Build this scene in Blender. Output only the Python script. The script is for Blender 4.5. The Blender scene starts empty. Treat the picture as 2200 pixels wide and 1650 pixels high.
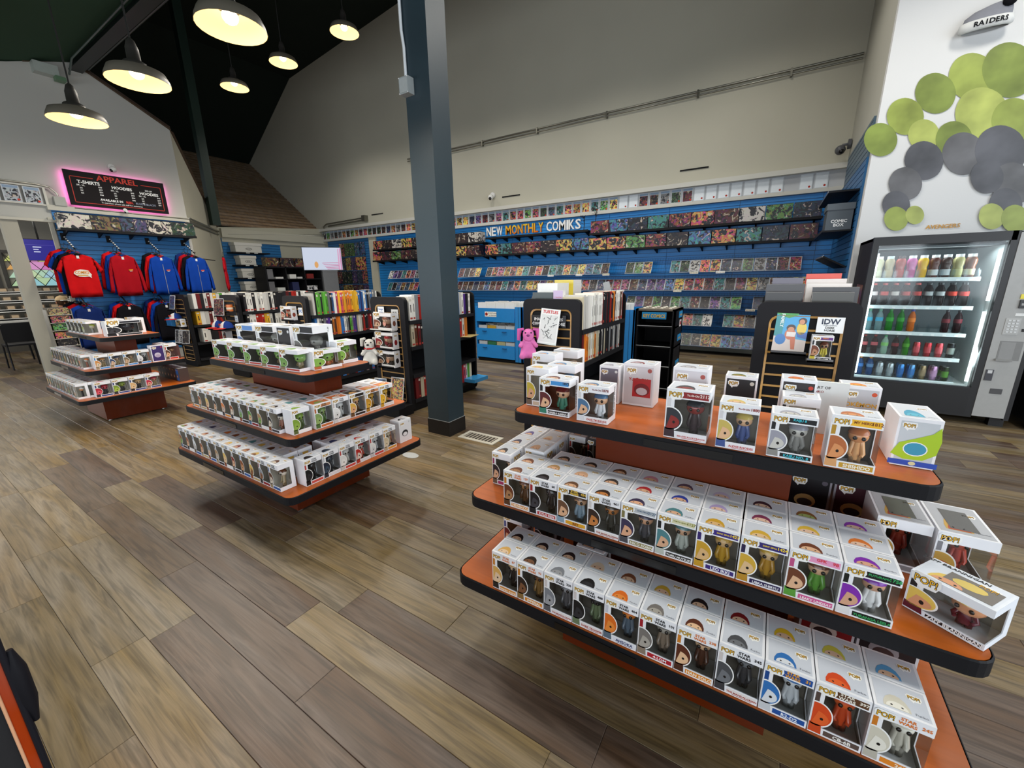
import bpy, bmesh, math, random
from mathutils import Vector, Matrix
random.seed(7)
PI = math.pi
SC = bpy.context.scene
COL = SC.collection
# ---------------------------------------------------------------- camera
F_PX, PITCH, ROLL, YAW, EYE = 878.05, 0.251218, 0.016798, -0.563236, 1.47
cy, sy, cp, sp = math.cos(YAW), math.sin(YAW), math.cos(PITCH), math.sin(PITCH)
FWD = Vector((sy*cp, cy*cp, -sp)); RGT0 = Vector((cy, -sy, 0)); DWN0 = FWD.cross(RGT0)
RGT = RGT0*math.cos(ROLL) + DWN0*math.sin(ROLL); DWN = DWN0*math.cos(ROLL) - RGT0*math.sin(ROLL)
cam_d = bpy.data.cameras.new('camera'); cam = bpy.data.objects.new('camera', cam_d); COL.objects.link(cam)
cam_d.sensor_width = 36; cam_d.lens = 36*F_PX/2200; cam_d.clip_start = .02; cam_d.clip_end = 80
m = Matrix.Identity(4)
for i in range(3):
    m[i][0], m[i][1], m[i][2] = RGT[i], -DWN[i], -FWD[i]
m[2][3] = EYE
cam.matrix_world = m
SC.camera = cam
# ---------------------------------------------------------------- view, world, large lights
SC.view_settings.view_transform = 'Standard'; SC.view_settings.look = 'None'
SC.view_settings.gamma = 1; SC.view_settings.use_curve_mapping = False
SC.view_settings.exposure = 0.0
SC.cycles.use_denoising = True
SC.cycles.max_bounces = 6; SC.cycles.transparent_max_bounces = 24
SC.cycles.sample_clamp_indirect = 4
W = bpy.data.worlds.new('sky'); SC.world = W; W.use_nodes = True
W.node_tree.nodes['Background'].inputs[0].default_value = (.86, .92, 1, 1)
W.node_tree.nodes['Background'].inputs[1].default_value = .55
def area(name, loc, target, sx, sy_, power, col=(1,1,1)):
    d = bpy.data.lights.new(name, 'AREA'); d.shape = 'RECTANGLE'; d.size = sx; d.size_y = sy_; d.energy = power; d.color = col
    o = bpy.data.objects.new(name, d); COL.objects.link(o); o.location = loc
    o.rotation_euler = (Vector(target)-Vector(loc)).to_track_quat('-Z', 'Y').to_euler(); return o
area('shopfront_daylight', (-3, -5.5, 2.4), (-3, 6, 2.9), 13, 3.4, 640, (.88, .94, 1))
area('side_window_daylight', (5.2, 0.5, 2.6), (-4, 5, 2.2), 7, 3.4, 300, (.86, .93, 1))
area('hall_window_daylight', (-15.2, -1.0, 2.0), (-9, 1.5, .8), 4, 2, 120, (1, .97, .9))
def fill_spot(x, y, z, power):  # bare spot added as fill, no lamp body built
    d = bpy.data.lights.new('fill_spot_light', 'SPOT'); d.energy = power; d.color = (1, .95, .87); d.spot_size = 2.75; d.spot_blend = .7; d.shadow_soft_size = .25
    o = bpy.data.objects.new('fill_spot_light', d); COL.objects.link(o); o.location = (x, y, z)
for x_ in (-4.3, -2.3, -.3, 1.9): fill_spot(x_, 4.9, 5.0, 150)          # added fill spots above the frame to brighten the back, no fixtures
for x_ in (-10.2, -8.0, -5.6, -3.2, -.8): fill_spot(x_, 7.0, 5.6, 105)
for x_ in (-1.6, .4, 2.4): fill_spot(x_, 1.75, 3.1, 62)
fill_spot(-8.6, 2.6, 4.2, 100); area('hall_fill', (-13.2, 1.2, 2.88), (-13.2, 1.2, 0), 3.5, 3, 70, (1, .97, .9))  # added fill: one more spot, and an area light lifting the dark hall
# ---------------------------------------------------------------- pixel of the photo -> point on a known plane (for measuring)
def ray(x, y): return RGT*((x-1100)/F_PX) + DWN*((y-825)/F_PX) + FWD
def oz(x, y, z): d = ray(x, y); t = (z-EYE)/d.z; return Vector((d.x*t, d.y*t, z))
def oy(x, y, Y): d = ray(x, y); t = Y/d.y; return Vector((d.x*t, Y, EYE+d.z*t))
def ox(x, y, X): d = ray(x, y); t = X/d.x; return Vector((X, d.y*t, EYE+d.z*t))
# ---------------------------------------------------------------- colours and materials
def lin(c):
    if isinstance(c, str):
        c = c.lstrip('#'); c = tuple(int(c[i:i+2], 16)/255 for i in (0, 2, 4))
    return tuple(v/12.92 if v <= .04045 else ((v+.055)/1.055)**2.4 for v in c) + (1,)
MATS = {}
def nmat(name):
    M = bpy.data.materials.new(name); M.use_nodes = True; nt = M.node_tree
    b = nt.nodes['Principled BSDF']; MATS[name] = M
    return M, nt, b
def node(nt, t, **kw):
    n = nt.nodes.new(t)
    for k, v in kw.items(): setattr(n, k, v)
    return n
def attr_mat(name, rough=.5, metal=0, bump=0, bscale=200, spec=.5, vary=.06, nscale=30, obj=False, alpha=None, trans=0):
    """colour from the mesh's Col attribute (or the object's own colour), broken up by a little noise"""
    M, nt, b = nmat(name); L = nt.links
    src = node(nt, 'ShaderNodeObjectInfo').outputs['Color'] if obj else node(nt, 'ShaderNodeVertexColor', layer_name='Col').outputs['Color']
    tc = node(nt, 'ShaderNodeTexCoord'); nz = node(nt, 'ShaderNodeTexNoise'); nz.inputs['Scale'].default_value = nscale
    L.new(tc.outputs['Object'], nz.inputs['Vector'])
    mp = node(nt, 'ShaderNodeMapRange'); mp.inputs[3].default_value = 1-vary; mp.inputs[4].default_value = 1+vary
    L.new(nz.outputs['Fac'], mp.inputs[0])
    mx = node(nt, 'ShaderNodeVectorMath', operation='SCALE'); L.new(src, mx.inputs[0]); L.new(mp.outputs[0], mx.inputs['Scale'])
    L.new(mx.outputs[0], b.inputs['Base Color'])
    b.inputs['Roughness'].default_value = rough; b.inputs['Metallic'].default_value = metal; b.inputs['Specular IOR Level'].default_value = spec
    if trans: b.inputs['Transmission Weight'].default_value = trans; b.inputs['IOR'].default_value = 1.2
    if bump:
        n2 = node(nt, 'ShaderNodeTexNoise'); n2.inputs['Scale'].default_value = bscale; L.new(tc.outputs['Object'], n2.inputs['Vector'])
        bp = node(nt, 'ShaderNodeBump'); bp.inputs['Strength'].default_value = bump; bp.inputs['Distance'].default_value = .004
        L.new(n2.outputs['Fac'], bp.inputs['Height']); L.new(bp.outputs[0], b.inputs['Normal'])
    return M
attr_mat('card', .42, spec=.4, vary=.03)
attr_mat('paper', .6, spec=.3, vary=.04)
attr_mat('gloss', .22, vary=.04)
attr_mat('matte', .75, spec=.25, vary=.06)
attr_mat('black_laminate', .55, spec=.2, bump=.06, bscale=300)
attr_mat('metal', .32, metal=.85)
attr_mat('painted_metal', .4, spec=.5, bump=.03, bscale=40)
attr_mat('fabric', .9, spec=.1, bump=.5, bscale=350, vary=.12, nscale=12)
attr_mat('plush', .95, spec=.05, bump=.9, bscale=500, vary=.1)
attr_mat('plaster', .85, spec=.2, bump=.12, bscale=60, vary=.05, nscale=1.2)
attr_mat('liquid', .12, trans=.35, vary=.03)
attr_mat('book_cloth', .5, obj=True, spec=.35, vary=.12, nscale=60)
attr_mat('garment', .9, obj=True, spec=.08, bump=.5, bscale=250, vary=.15, nscale=9)
def film(name, tint=(.93, .95, .96), refl=.10, k=.5):
    M, nt, b = nmat(name); L = nt.links; nt.nodes.remove(b)
    t = node(nt, 'ShaderNodeBsdfTransparent'); t.inputs[0].default_value = (*tint, 1)
    g = node(nt, 'ShaderNodeBsdfGlossy'); g.inputs['Roughness'].default_value = .06; g.inputs[0].default_value = (1, 1, 1, 1)
    lw = node(nt, 'ShaderNodeLayerWeight'); lw.inputs[0].default_value = .25
    ad = node(nt, 'ShaderNodeMath', operation='MULTIPLY_ADD'); ad.inputs[1].default_value = k; ad.inputs[2].default_value = refl*.35
    L.new(lw.outputs['Fresnel'], ad.inputs[0])
    mx = node(nt, 'ShaderNodeMixShader'); L.new(ad.outputs[0], mx.inputs[0]); L.new(t.outputs[0], mx.inputs[1]); L.new(g.outputs[0], mx.inputs[2])
    L.new(mx.outputs[0], nt.nodes['Material Output'].inputs[0]); return M
film('clear_film', (.96, .97, .97), .10); film('glass_pane', (.96, .985, .985), .05, .22); film('clear_plastic', (.90, .94, .96), .04)
def emit(name, strength):
    M, nt, b = nmat(name)
    v = node(nt, 'ShaderNodeVertexColor', layer_name='Col')
    nt.links.new(v.outputs[0], b.inputs['Emission Color']); b.inputs['Base Color'].default_value = (.02, .02, .025, 1); b.inputs['Emission Strength'].default_value = strength
    return M
emit('lamp_glow', 6); emit('screen', .8); emit('tube_light', 5); emit('neon_pink', 2.2)
def art_mat(name, scale, rough=.35):
    """printed picture: bold colour patches grown from the object's own colour, different on every object"""
    M, nt, b = nmat(name); L = nt.links
    oi = node(nt, 'ShaderNodeObjectInfo'); tc = node(nt, 'ShaderNodeTexCoord')
    off = node(nt, 'ShaderNodeVectorMath', operation='SCALE'); off.inputs[0].default_value = (37, 91, 53); L.new(oi.outputs['Random'], off.inputs['Scale'])
    add = node(nt, 'ShaderNodeVectorMath', operation='ADD'); L.new(tc.outputs['Object'], add.inputs[0]); L.new(off.outputs[0], add.inputs[1])
    n1 = node(nt, 'ShaderNodeTexNoise'); n1.inputs['Scale'].default_value = scale; n1.inputs['Detail'].default_value = 3; n1.inputs['Distortion'].default_value = 1.2
    n2 = node(nt, 'ShaderNodeTexNoise'); n2.inputs['Scale'].default_value = scale*.8; n2.inputs['Detail'].default_value = 4; n2.inputs['Distortion'].default_value = 2.
    L.new(add.outputs[0], n1.inputs['Vector'])
    a2 = node(nt, 'ShaderNodeVectorMath', operation='ADD'); a2.inputs[1].default_value = (5.3, 2.1, 9.7); L.new(add.outputs[0], a2.inputs[0]); L.new(a2.outputs[0], n2.inputs['Vector'])
    hs = node(nt, 'ShaderNodeHueSaturation'); hs.inputs['Value'].default_value = .85; hs.inputs['Saturation'].default_value = .9
    hm = node(nt, 'ShaderNodeMapRange'); hm.inputs[1].default_value = .3; hm.inputs[2].default_value = .7; hm.inputs[3].default_value = .34; hm.inputs[4].default_value = .66
    L.new(n2.outputs['Fac'], hm.inputs[0]); L.new(hm.outputs[0], hs.inputs['Hue']); L.new(oi.outputs['Color'], hs.inputs['Color'])
    r1 = node(nt, 'ShaderNodeValToRGB'); e = r1.color_ramp; e.interpolation = 'LINEAR'
    e.elements[0].position = .46; e.elements[0].color = (0, 0, 0, 1); e.elements[1].position = .50; e.elements[1].color = (1, 1, 1, 1)
    L.new(n1.outputs['Fac'], r1.inputs[0])
    m1 = node(nt, 'ShaderNodeMixRGB'); m1.inputs[1].default_value = (.012, .012, .018, 1); L.new(r1.outputs[0], m1.inputs[0]); L.new(hs.outputs[0], m1.inputs[2])
    r2 = node(nt, 'ShaderNodeValToRGB'); e = r2.color_ramp; e.elements[0].position = .61; e.elements[0].color = (0, 0, 0, 1); e.elements[1].position = .66; e.elements[1].color = (1, 1, 1, 1)
    L.new(n2.outputs['Fac'], r2.inputs[0])
    m2 = node(nt, 'ShaderNodeMixRGB'); m2.inputs[2].default_value = (.50, .42, .34, 1); L.new(r2.outputs[0], m2.inputs[0]); L.new(m1.outputs[0], m2.inputs[1])
    L.new(m2.outputs[0], b.inputs['Base Color']); b.inputs['Roughness'].default_value = rough
    return M
art_mat('cover_art', 17); art_mat('box_art', 11); art_mat('small_art', 30)
def wood_mat(name, obj_col, base=None, scale=1.0, rough=.45, spec=.4, contrast=1.0, lay='Col'):
    """stretched grain running along the object's X axis, shifted by the object's random number"""
    M, nt, b = nmat(name); L = nt.links
    tc = node(nt, 'ShaderNodeTexCoord'); oi = node(nt, 'ShaderNodeObjectInfo')
    off = node(nt, 'ShaderNodeVectorMath', operation='SCALE'); off.inputs[0].default_value = (17, 29, 3); L.new(oi.outputs['Random'], off.inputs['Scale'])
    add = node(nt, 'ShaderNodeVectorMath', operation='ADD'); L.new(tc.outputs['Object'], add.inputs[0]); L.new(off.outputs[0], add.inputs[1])
    def noise(sx, sy_, det, dist):
        mp = node(nt, 'ShaderNodeMapping'); mp.inputs['Scale'].default_value = (sx*scale, sy_*scale, 8*scale); L.new(add.outputs[0], mp.inputs[0])
        n = node(nt, 'ShaderNodeTexNoise'); n.inputs['Scale'].default_value = 1; n.inputs['Detail'].default_value = det; n.inputs['Distortion'].default_value = dist
        L.new(mp.outputs[0], n.inputs['Vector']); return n.outputs['Fac']
    big = noise(1.6, 9, 2, .6); fine = noise(5, 160, 4, .3); mid = noise(2.2, 32, 4, 1.4)
    def rng(s, lo, hi, a=.3, b_=.7):
        r = node(nt, 'ShaderNodeMapRange'); r.inputs[1].default_value = a; r.inputs[2].default_value = b_
        r.inputs[3].default_value = 1-(1-lo)*contrast; r.inputs[4].default_value = 1+(hi-1)*contrast; L.new(s, r.inputs[0]); return r.outputs[0]
    def mul(a, b_):
        q = node(nt, 'ShaderNodeMath', operation='MULTIPLY'); L.new(a, q.inputs[0]); L.new(b_, q.inputs[1]); return q.outputs[0]
    v = mul(mul(rng(big, .84, 1.14), rng(fine, .82, 1.12)), rng(mid, .64, 1.12, .36, .56))
    src = oi.outputs['Color'] if obj_col else node(nt, 'ShaderNodeVertexColor', layer_name=lay).outputs[0]
    sc = node(nt, 'ShaderNodeVectorMath', operation='SCALE'); L.new(src, sc.inputs[0]); L.new(v, sc.inputs['Scale'])
    hue = node(nt, 'ShaderNodeHueSaturation'); L.new(sc.outputs[0], hue.inputs['Color']); L.new(rng(big, 1.3, .75), hue.inputs['Saturation'])
    L.new(hue.outputs[0], b.inputs['Base Color']); b.inputs['Roughness'].default_value = rough; b.inputs['Specular IOR Level'].default_value = spec
    bp = node(nt, 'ShaderNodeBump'); bp.inputs['Strength'].default_value = .12; bp.inputs['Distance'].default_value = .002; L.new(fine, bp.inputs['Height']); L.new(bp.outputs[0], b.inputs['Normal'])
    return M
wood_mat('plank_wood', True, rough=.40, spec=.45); wood_mat('plank_wood_far', False, rough=.40, spec=.45)
wood_mat('cherry_laminate', False, scale=.7, rough=.34, spec=.28, contrast=.22)
wood_mat('bare_wood', False, scale=.8, rough=.7, contrast=.6)
# ---------------------------------------------------------------- mesh builder
WHITE, BLACK = '#e9eaee', '#17171a'
class MB:
    """collects coloured faces; build() links them as ONE mesh object"""
    def __init__(s): s.v = []; s.f = []; s.c = []; s.sm = []
    def face(s, pts, col, smooth=False):
        n = len(s.v); s.v += [tuple(p) for p in pts]; s.f.append(tuple(range(n, n+len(pts)))); s.c.append(lin(col) if not (isinstance(col, tuple) and len(col) == 4) else col); s.sm.append(smooth); return s
    def grid(s, rows, col, smooth=True, closed=False):
        n = len(s.v); w = len(rows[0]); c = lin(col)
        for r in rows: s.v += [tuple(p) for p in r]
        for i in range(len(rows)-1):
            for j in range(w if closed else w-1):
                k = (j+1) % w
                s.f.append((n+i*w+j, n+i*w+k, n+(i+1)*w+k, n+(i+1)*w+j)); s.c.append(c); s.sm.append(smooth)
        return s
    def box(s, a, b, col, skip=''):
        x0, y0, z0 = a; x1, y1, z1 = b
        F = {'b': ((x0,y0,z0),(x0,y1,z0),(x1,y1,z0),(x1,y0,z0)), 't': ((x0,y0,z1),(x1,y0,z1),(x1,y1,z1),(x0,y1,z1)),
             'f': ((x0,y0,z0),(x1,y0,z0),(x1,y0,z1),(x0,y0,z1)), 'k': ((x1,y1,z0),(x0,y1,z0),(x0,y1,z1),(x1,y1,z1)),
             'l': ((x0,y1,z0),(x0,y0,z0),(x0,y0,z1),(x0,y1,z1)), 'r': ((x1,y0,z0),(x1,y1,z0),(x1,y1,z1),(x1,y0,z1))}
        for k, q in F.items():
            if k not in skip: s.face(q, col[k] if isinstance(col, dict) and k in col else (col.get('*', WHITE) if isinstance(col, dict) else col))
        return s
    def prism(s, pts, z0, z1, col, side=None):
        n = len(pts); s.face([(x, y, z1) for x, y in pts], col); s.face([(x, y, z0) for x, y in reversed(pts)], side or col)
        for i in range(n):
            (x, y), (u, w) = pts[i], pts[(i+1) % n]; s.face([(x,y,z0),(u,w,z0),(u,w,z1),(x,y,z1)], side or col)
        return s
    def lathe(s, prof, col, seg=12, c=(0,0), smooth=True, caps=True):
        rows = [[(c[0]+r*math.cos(2*PI*j/seg), c[1]+r*math.sin(2*PI*j/seg), z) for j in range(seg)] for r, z in prof]
        s.grid(rows, col, smooth, True)
        if caps:
            s.face(list(reversed(rows[0])), col); s.face(rows[-1], col)
        return s
    def tube(s, pts, r, col, seg=6, caps=True):
        pts = [Vector(p) for p in pts]; rows = []; up = None
        for i, p in enumerate(pts):
            d = (pts[min(i+1, len(pts)-1)]-pts[max(i-1, 0)]).normalized()
            if up is None: up = d.orthogonal().normalized()
            up = (up - d*up.dot(d)); up = up.normalized() if up.length > 1e-6 else d.orthogonal().normalized(); q = d.cross(up)
            rr = r[i] if isinstance(r, (list, tuple)) else r
            rows.append([p+(up*math.cos(2*PI*j/seg)+q*math.sin(2*PI*j/seg))*rr for j in range(seg)])
        s.grid(rows, col, True, True)
        if caps: s.face(list(reversed(rows[0])), col); s.face(rows[-1], col)
        return s
    def ball(s, c, r, col, seg=10, rings=6):
        rx, ry, rz = r if isinstance(r, (tuple, list)) else (r, r, r); rows = []
        for i in range(rings+1):
            t = PI*(i/rings)-PI/2; k = max(math.cos(t), .02)
            rows.append([(c[0]+rx*k*math.cos(2*PI*j/seg), c[1]+ry*k*math.sin(2*PI*j/seg), c[2]+rz*math.sin(t)) for j in range(seg)])
        return s.grid(rows, col, True, True)
    def shape(s, pts, T, col):
        """flat outline in the x-z plane of frame T (T maps (u,v) to a point)"""
        return s.face([T(u, v) for u, v in pts], col)
    def text(s, txt, T, size, col, bold=0.0, squash=1.0, align='CENTER'):
        vs, fs = text_geo(txt, bold, align); n = len(s.v); c = lin(col)
        s.v += [tuple(T(x*size*squash, y*size)) for x, y in vs]
        for f in fs: s.f.append(tuple(n+i for i in f)); s.c.append(c); s.sm.append(False)
        return s
    def add(s, o, M=None):
        n = len(s.v); s.v += [tuple(M @ Vector(p)) if M is not None else p for p in o.v]
        s.f += [tuple(n+i for i in f) for f in o.f]; s.c += o.c; s.sm += o.sm; return s
    def mesh(s, name, mat):
        me = bpy.data.meshes.new(name); me.from_pydata(s.v, [], s.f)
        at = me.color_attributes.new('Col', 'FLOAT_COLOR', 'CORNER'); buf = []
        for f, c in zip(s.f, s.c): buf += list(c)*len(f)
        at.data.foreach_set('color', buf); me.polygons.foreach_set('use_smooth', s.sm)
        me.materials.append(MATS[mat]); me.update(); return me
    def build(s, name, mat, parent=None, loc=None, rot=None):
        return link(name, s.mesh(name, mat), parent, loc, rot)
def link(name, me, parent=None, loc=None, rot=None, color=None):
    o = bpy.data.objects.new(name, me); COL.objects.link(o)
    if parent is not None: o.parent = parent
    if loc is not None: o.location = loc
    if rot is not None: o.rotation_euler = rot if hasattr(rot, '__len__') else (0, 0, rot)
    if color is not None: o.color = lin(color)
    return o
TXT = {}
def text_geo(txt, bold, align):
    k = (txt, bold, align)
    if k not in TXT:
        cu = bpy.data.curves.new('t', 'FONT'); cu.body = txt; cu.size = 1; cu.offset = bold; cu.align_x = align; cu.resolution_u = 2 if len(txt) < 14 else 1
        o = bpy.data.objects.new('t', cu); me = o.to_mesh()
        TXT[k] = ([(v.co.x, v.co.y) for v in me.vertices], [tuple(p.vertices) for p in me.polygons])
        o.to_mesh_clear(); bpy.data.objects.remove(o); bpy.data.curves.remove(cu)
    return TXT[k]
def tag(o, label, cat, group=None, kind=None):
    o['label'] = label; o['category'] = cat
    if group: o['group'] = group
    if kind: o['kind'] = kind
    return o
def thing(name, label, cat, loc=(0,0,0), rz=0, group=None):
    o = bpy.data.objects.new(name, None); COL.objects.link(o); o.empty_display_size = .05; o.location = loc; o.rotation_euler = (0, 0, rz)
    return tag(o, label, cat, group)
def struct(o): o['kind'] = 'structure'; return o
def stuff(o): o['kind'] = 'stuff'; return o
def copy_tree(o, parent=None):
    c = o.copy(); COL.objects.link(c)
    if parent is not None: c.parent = parent
    for ch in list(o.children): copy_tree(ch, c)
    return c
def rrect(x0, y0, x1, y1, r, n=4):
    out = []
    for cx_, cy_, a0 in ((x1-r, y0+r, -PI/2), (x1-r, y1-r, 0), (x0+r, y1-r, PI/2), (x0+r, y0+r, PI)):
        out += [(cx_+r*math.cos(a0+PI/2*i/n), cy_+r*math.sin(a0+PI/2*i/n)) for i in range(n+1)]
    return out
def ell(cx_, cy_, rx, ry, n=14, a0=0, a1=2*PI):
    full = abs(a1-a0) > 6.2
    return [(cx_+rx*math.cos(a0+(a1-a0)*i/n), cy_+ry*math.sin(a0+(a1-a0)*i/n)) for i in range(n if full else n+1)]
ORD = ['first','second','third','fourth','fifth','sixth','seventh','eighth','ninth','tenth','eleventh','twelfth']
def nth(i):
    if i < len(ORD): return ORD[i]
    n = i+1; return f"{n}{'th' if 10 <= n % 100 <= 20 else {1:'st',2:'nd',3:'rd'}.get(n % 10,'th')}"
# ================================================================ the setting
WALLC, GREEN, PIPE = '#b9b6a6', '#16201b', '#8b8a80'
def wall_prism(name, pts, plane, at, thick, col, mat='plaster'):
    """polygon pts in (horizontal, z) on plane 'x' or 'y' at the coordinate, with thickness"""
    b = MB(); n = len(pts)
    P = (lambda u, z, d: (at+d, u, z)) if plane == 'x' else (lambda u, z, d: (u, at+d, z))
    b.face([P(u, z, 0) for u, z in pts], col); b.face([P(u, z, thick) for u, z in reversed(pts)], col)
    for i in range(n):
        (u, z), (w, q) = pts[i], pts[(i+1) % n]; b.face([P(u,z,0), P(u,z,thick), P(w,q,thick), P(w,q,0)], col)
    return struct(b.build(name, mat))
# floor: one base slab, planks laid along x
fb = MB().box((-18, -5.2, -.06), (4.6, 9.2, -.004), '#3a3129'); floor = struct(fb.build('floor', 'matte'))
PW, Y0, PL = .1715, .197, 1.22
TONES = ['#7d6c52','#76674f','#827155','#716248','#7c6848','#615141','#5b4a3d','#786a53','#807055','#6b5c47']
pieces = []
for r in range(-14, 49):
    y = Y0 + r*PW; off = random.random()*PL
    for k in range(-15, 5):
        x = k*PL + off
        x0, x1 = max(x, -17.9), min(x+PL, 4.5)
        if x1-x0 < .05: continue
        cx_, cy_ = (x0+x1)/2, y+PW/2
        d = Vector((cx_, cy_, -EYE)); dep = d.dot(FWD)
        px, py = d.dot(RGT)/max(dep, .01), d.dot(DWN)/max(dep, .01)
        vis = dep > .3 and abs(px) < 1.45 and abs(py) < 1.1
        pieces.append((d.length if vis else 99+d.length, x0, y, x1-x0, random.choice(TONES) if random.random() < .85 else random.choice(TONES[5:7])))
pieces.sort()
def plank_mb(L, col=WHITE):
    b = MB(); w, e = PW-.0008, .0016; L -= .0008
    b.face([(e,e,0),(L-e,e,0),(L-e,w-e,0),(e,w-e,0)], col)
    for q in (((0,0,-e),(L,0,-e),(L-e,e,0),(e,e,0)), ((L,0,-e),(L,w,-e),(L-e,w-e,0),(L-e,e,0)), ((L,w,-e),(0,w,-e),(e,w-e,0),(L-e,w-e,0)), ((0,w,-e),(0,0,-e),(e,e,0),(e,w-e,0))): b.face(q, col)
    for q in (((0,0,-.004),(L,0,-.004),(L,0,-e),(0,0,-e)), ((L,0,-.004),(L,w,-.004),(L,w,-e),(L,0,-e)), ((0,w,-e),(L,w,-e),(L,w,-.004),(0,w,-.004)), ((0,w,-.004),(0,0,-.004),(0,0,-e),(0,w,-e))): b.face(q, col)
    return b
pm = {}; rest = MB()
for i, (d, x, y, L, c) in enumerate(pieces):
    if i < 300:
        k = round(L, 3)
        if k not in pm: pm[k] = plank_mb(L).mesh('plank', 'plank_wood')
        link('plank', pm[k], floor, (x, y, 0), None, c)
    else: rest.add(plank_mb(L, c), Matrix.Translation((x, y, 0)))
stuff(rest.build('far_planks', 'plank_wood_far', floor))
# walls
wall_back = wall_prism('wall_back', [(-17.4,0),(.95,0),(.95,9.3),(-8.85,8.25),(-13.85,7.75),(-17.2,5.62)], 'y', 9.0, .15, WALLC)
wall_right = wall_prism('wall_right', [(6.63,0),(9.0,0),(9.0,9.3),(6.63,9.3)], 'x', .75, .15, '#b4b3a8')
wall_side = wall_prism('wall_side', [(.75,0),(4.6,0),(4.6,9.3),(.75,9.3)], 'y', 6.5, .12, '#d3d4d4')
wall_left = wall_prism('wall_left', [(2.12,0),(4.12,0),(4.12,4.43),(2.88,5.14),(2.3,4.93),(2.12,4.86)], 'x', -10.5, -.14, '#b8b7b0')
wall_lintel = wall_prism('wall_lintel', [(-4.9,2.52),(2.12,2.56),(2.12,4.86),(-4.9,2.62)], 'x', -10.5, -.14, '#b8b7b0')
b = MB(); A, B = (-10.5, 4.12), (-13.1, 5.8)
b.face([(*A,0),(*B,0),(*B,2.95),(*A,4.43)], '#b6b2a0'); b.face([(A[0]-.1,A[1]+.1,4.43),(B[0]-.1,B[1]+.1,2.95),(*B,2.95),(*A,4.43)], '#4a3a2c')
struct(b.build('wall_diagonal', 'plaster'))
wall_far = wall_prism('wall_far', [(5.8,0),(9.0,0),(9.0,3.2),(5.8,2.98)], 'x', -13.1, -.14, '#b9b6a4')
struct(MB().box((-15.9,-5,0),(-15.75,5,4),'#8e8a80').build('wall_hall', 'plaster'))
struct(MB().box((-16.5,2.1,0),(-10.64,2.2,3.4),'#a9a495').build('wall_hall_side', 'plaster')) if False else None
# dark fascia edge of the left gable
b = MB()
for (p, q) in (((2.3,4.95),(2.88,5.16)), ((2.88,5.16),(4.14,4.45))):
    b.face([(-10.5,p[0],p[1]-.02),(-10.5,q[0],q[1]-.02),(-10.5,q[0],q[1]+.05),(-10.5,p[0],p[1]+.05)], '#3a2a1e'); b.face([(-10.49,p[0],p[1]-.03),(-10.49,q[0],q[1]-.03),(-10.49,q[0],q[1]+.0),(-10.49,p[0],p[1]+.0)], '#54402c')
struct(b.build('trim_1', 'bare_wood'))
# ceilings
b = MB(); pr = [(-17.2,5.62),(-13.85,7.75),(-8.85,8.25),(4.7,9.6)]
for (x, z), (u, w) in zip(pr, pr[1:]): b.face([(x,2.95,z),(u,2.95,w),(u,9.1,w),(x,9.1,z)], GREEN)
b.face([(-17.2,2.95,0),(-17.2,2.95,5.62),(-17.2,9.1,5.62),(-17.2,9.1,0)], GREEN)
b.face([(-17.2,2.95,5.0),(4.7,2.95,5.15),(4.7,2.95,9.6),(-8.85,2.95,8.25),(-13.85,2.95,7.75),(-17.2,2.95,5.62)], GREEN)
struct(b.build('ceiling_vault', 'matte'))
b = MB(); s_ = .32
b.face([(-10.6,2.9,5.13),(4.7,2.9,5.13),(4.7,-5.2,5.13-8.1*s_),(-10.6,-5.2,5.13-8.1*s_)], '#36523f'); struct(b.build('ceiling', 'plaster'))
struct(MB().box((-18,-5,2.92),(-10.64,2.1,3.0),'#6a4f36').build('ceiling_hall', 'bare_wood'))
b = MB().box((-10.6,2.88,5.02),(4.7,2.96,5.14),'#0c100f').box((-10.6,2.83,5.0),(4.7,3.0,5.02),'#101514').box((-10.6,2.83,5.14),(4.7,3.0,5.17),'#101514'); struct(b.build('beam_ridge', 'painted_metal'))
# brown board slope above the far wall
sl = MB(); P0, P1 = Vector((-13.14, 0, 3.05)), Vector((-17.0, 0, 5.75)); n_ = 26
slope = None
for i in range(n_):
    a, c = P0.lerp(P1, i/n_), P0.lerp(P1, (i+1)/n_-.004); h = .02
    col = random.choice(['#a58b70','#977f65','#af957a','#a0876c'])
    sl.face([(a.x,4.0,a.z+h),(a.x,9,a.z+h),(c.x,9,c.z),(c.x,4.0,c.z)], col); sl.face([(a.x,4.0,a.z-.02),(a.x,9,a.z-.02),(a.x,9,a.z+h),(a.x,4.0,a.z+h)], '#6a5744')
slope = stuff(sl.build('roof_boards', 'bare_wood')); slope['kind'] = 'structure'
# dark green post in front of the vault
struct(MB().box((-12.2,5.25,2.9),(-12.02,5.43,8.1),'#1d3129').build('trim_2', 'painted_metal'))
# white ledge bands (structure trim)
struct(MB().box((-13.1,8.86,3.10),(.75,9,3.18),'#c9c8c0').box((-13.1,8.9,2.78),(.75,9,2.84),'#c9c8c0').box((-13.1,8.97,2.84),(.75,9,3.10),'#b9bcc0').build('trim_3', 'plaster'))
struct(MB().box((-13.1,5.85,2.72),(-13.0,9,2.95),'#c2bfae').box((-13.12,5.85,2.6),(-13.06,9,2.72),'#b9b6a6').build('trim_4', 'plaster'))
b = MB()
b.box((-10.5,-1,2.52),(-10.42,4.13,2.56),'#c4c1b4').box((-10.5,2.12,2.72),(-10.44,4.13,2.80),'#c4c1b4'); struct(b.build('trim_5', 'plaster'))
# post in the left opening, with a thin conduit
struct(MB().box((-10.62,1.56,0),(-10.46,1.74,2.56),'#aeaa9c').build('column_left', 'plaster'))
struct(MB().box((-10.5,2.09,0),(-10.46,2.14,2.6),'#c0bcae').build('trim_6', 'plaster'))
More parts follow.
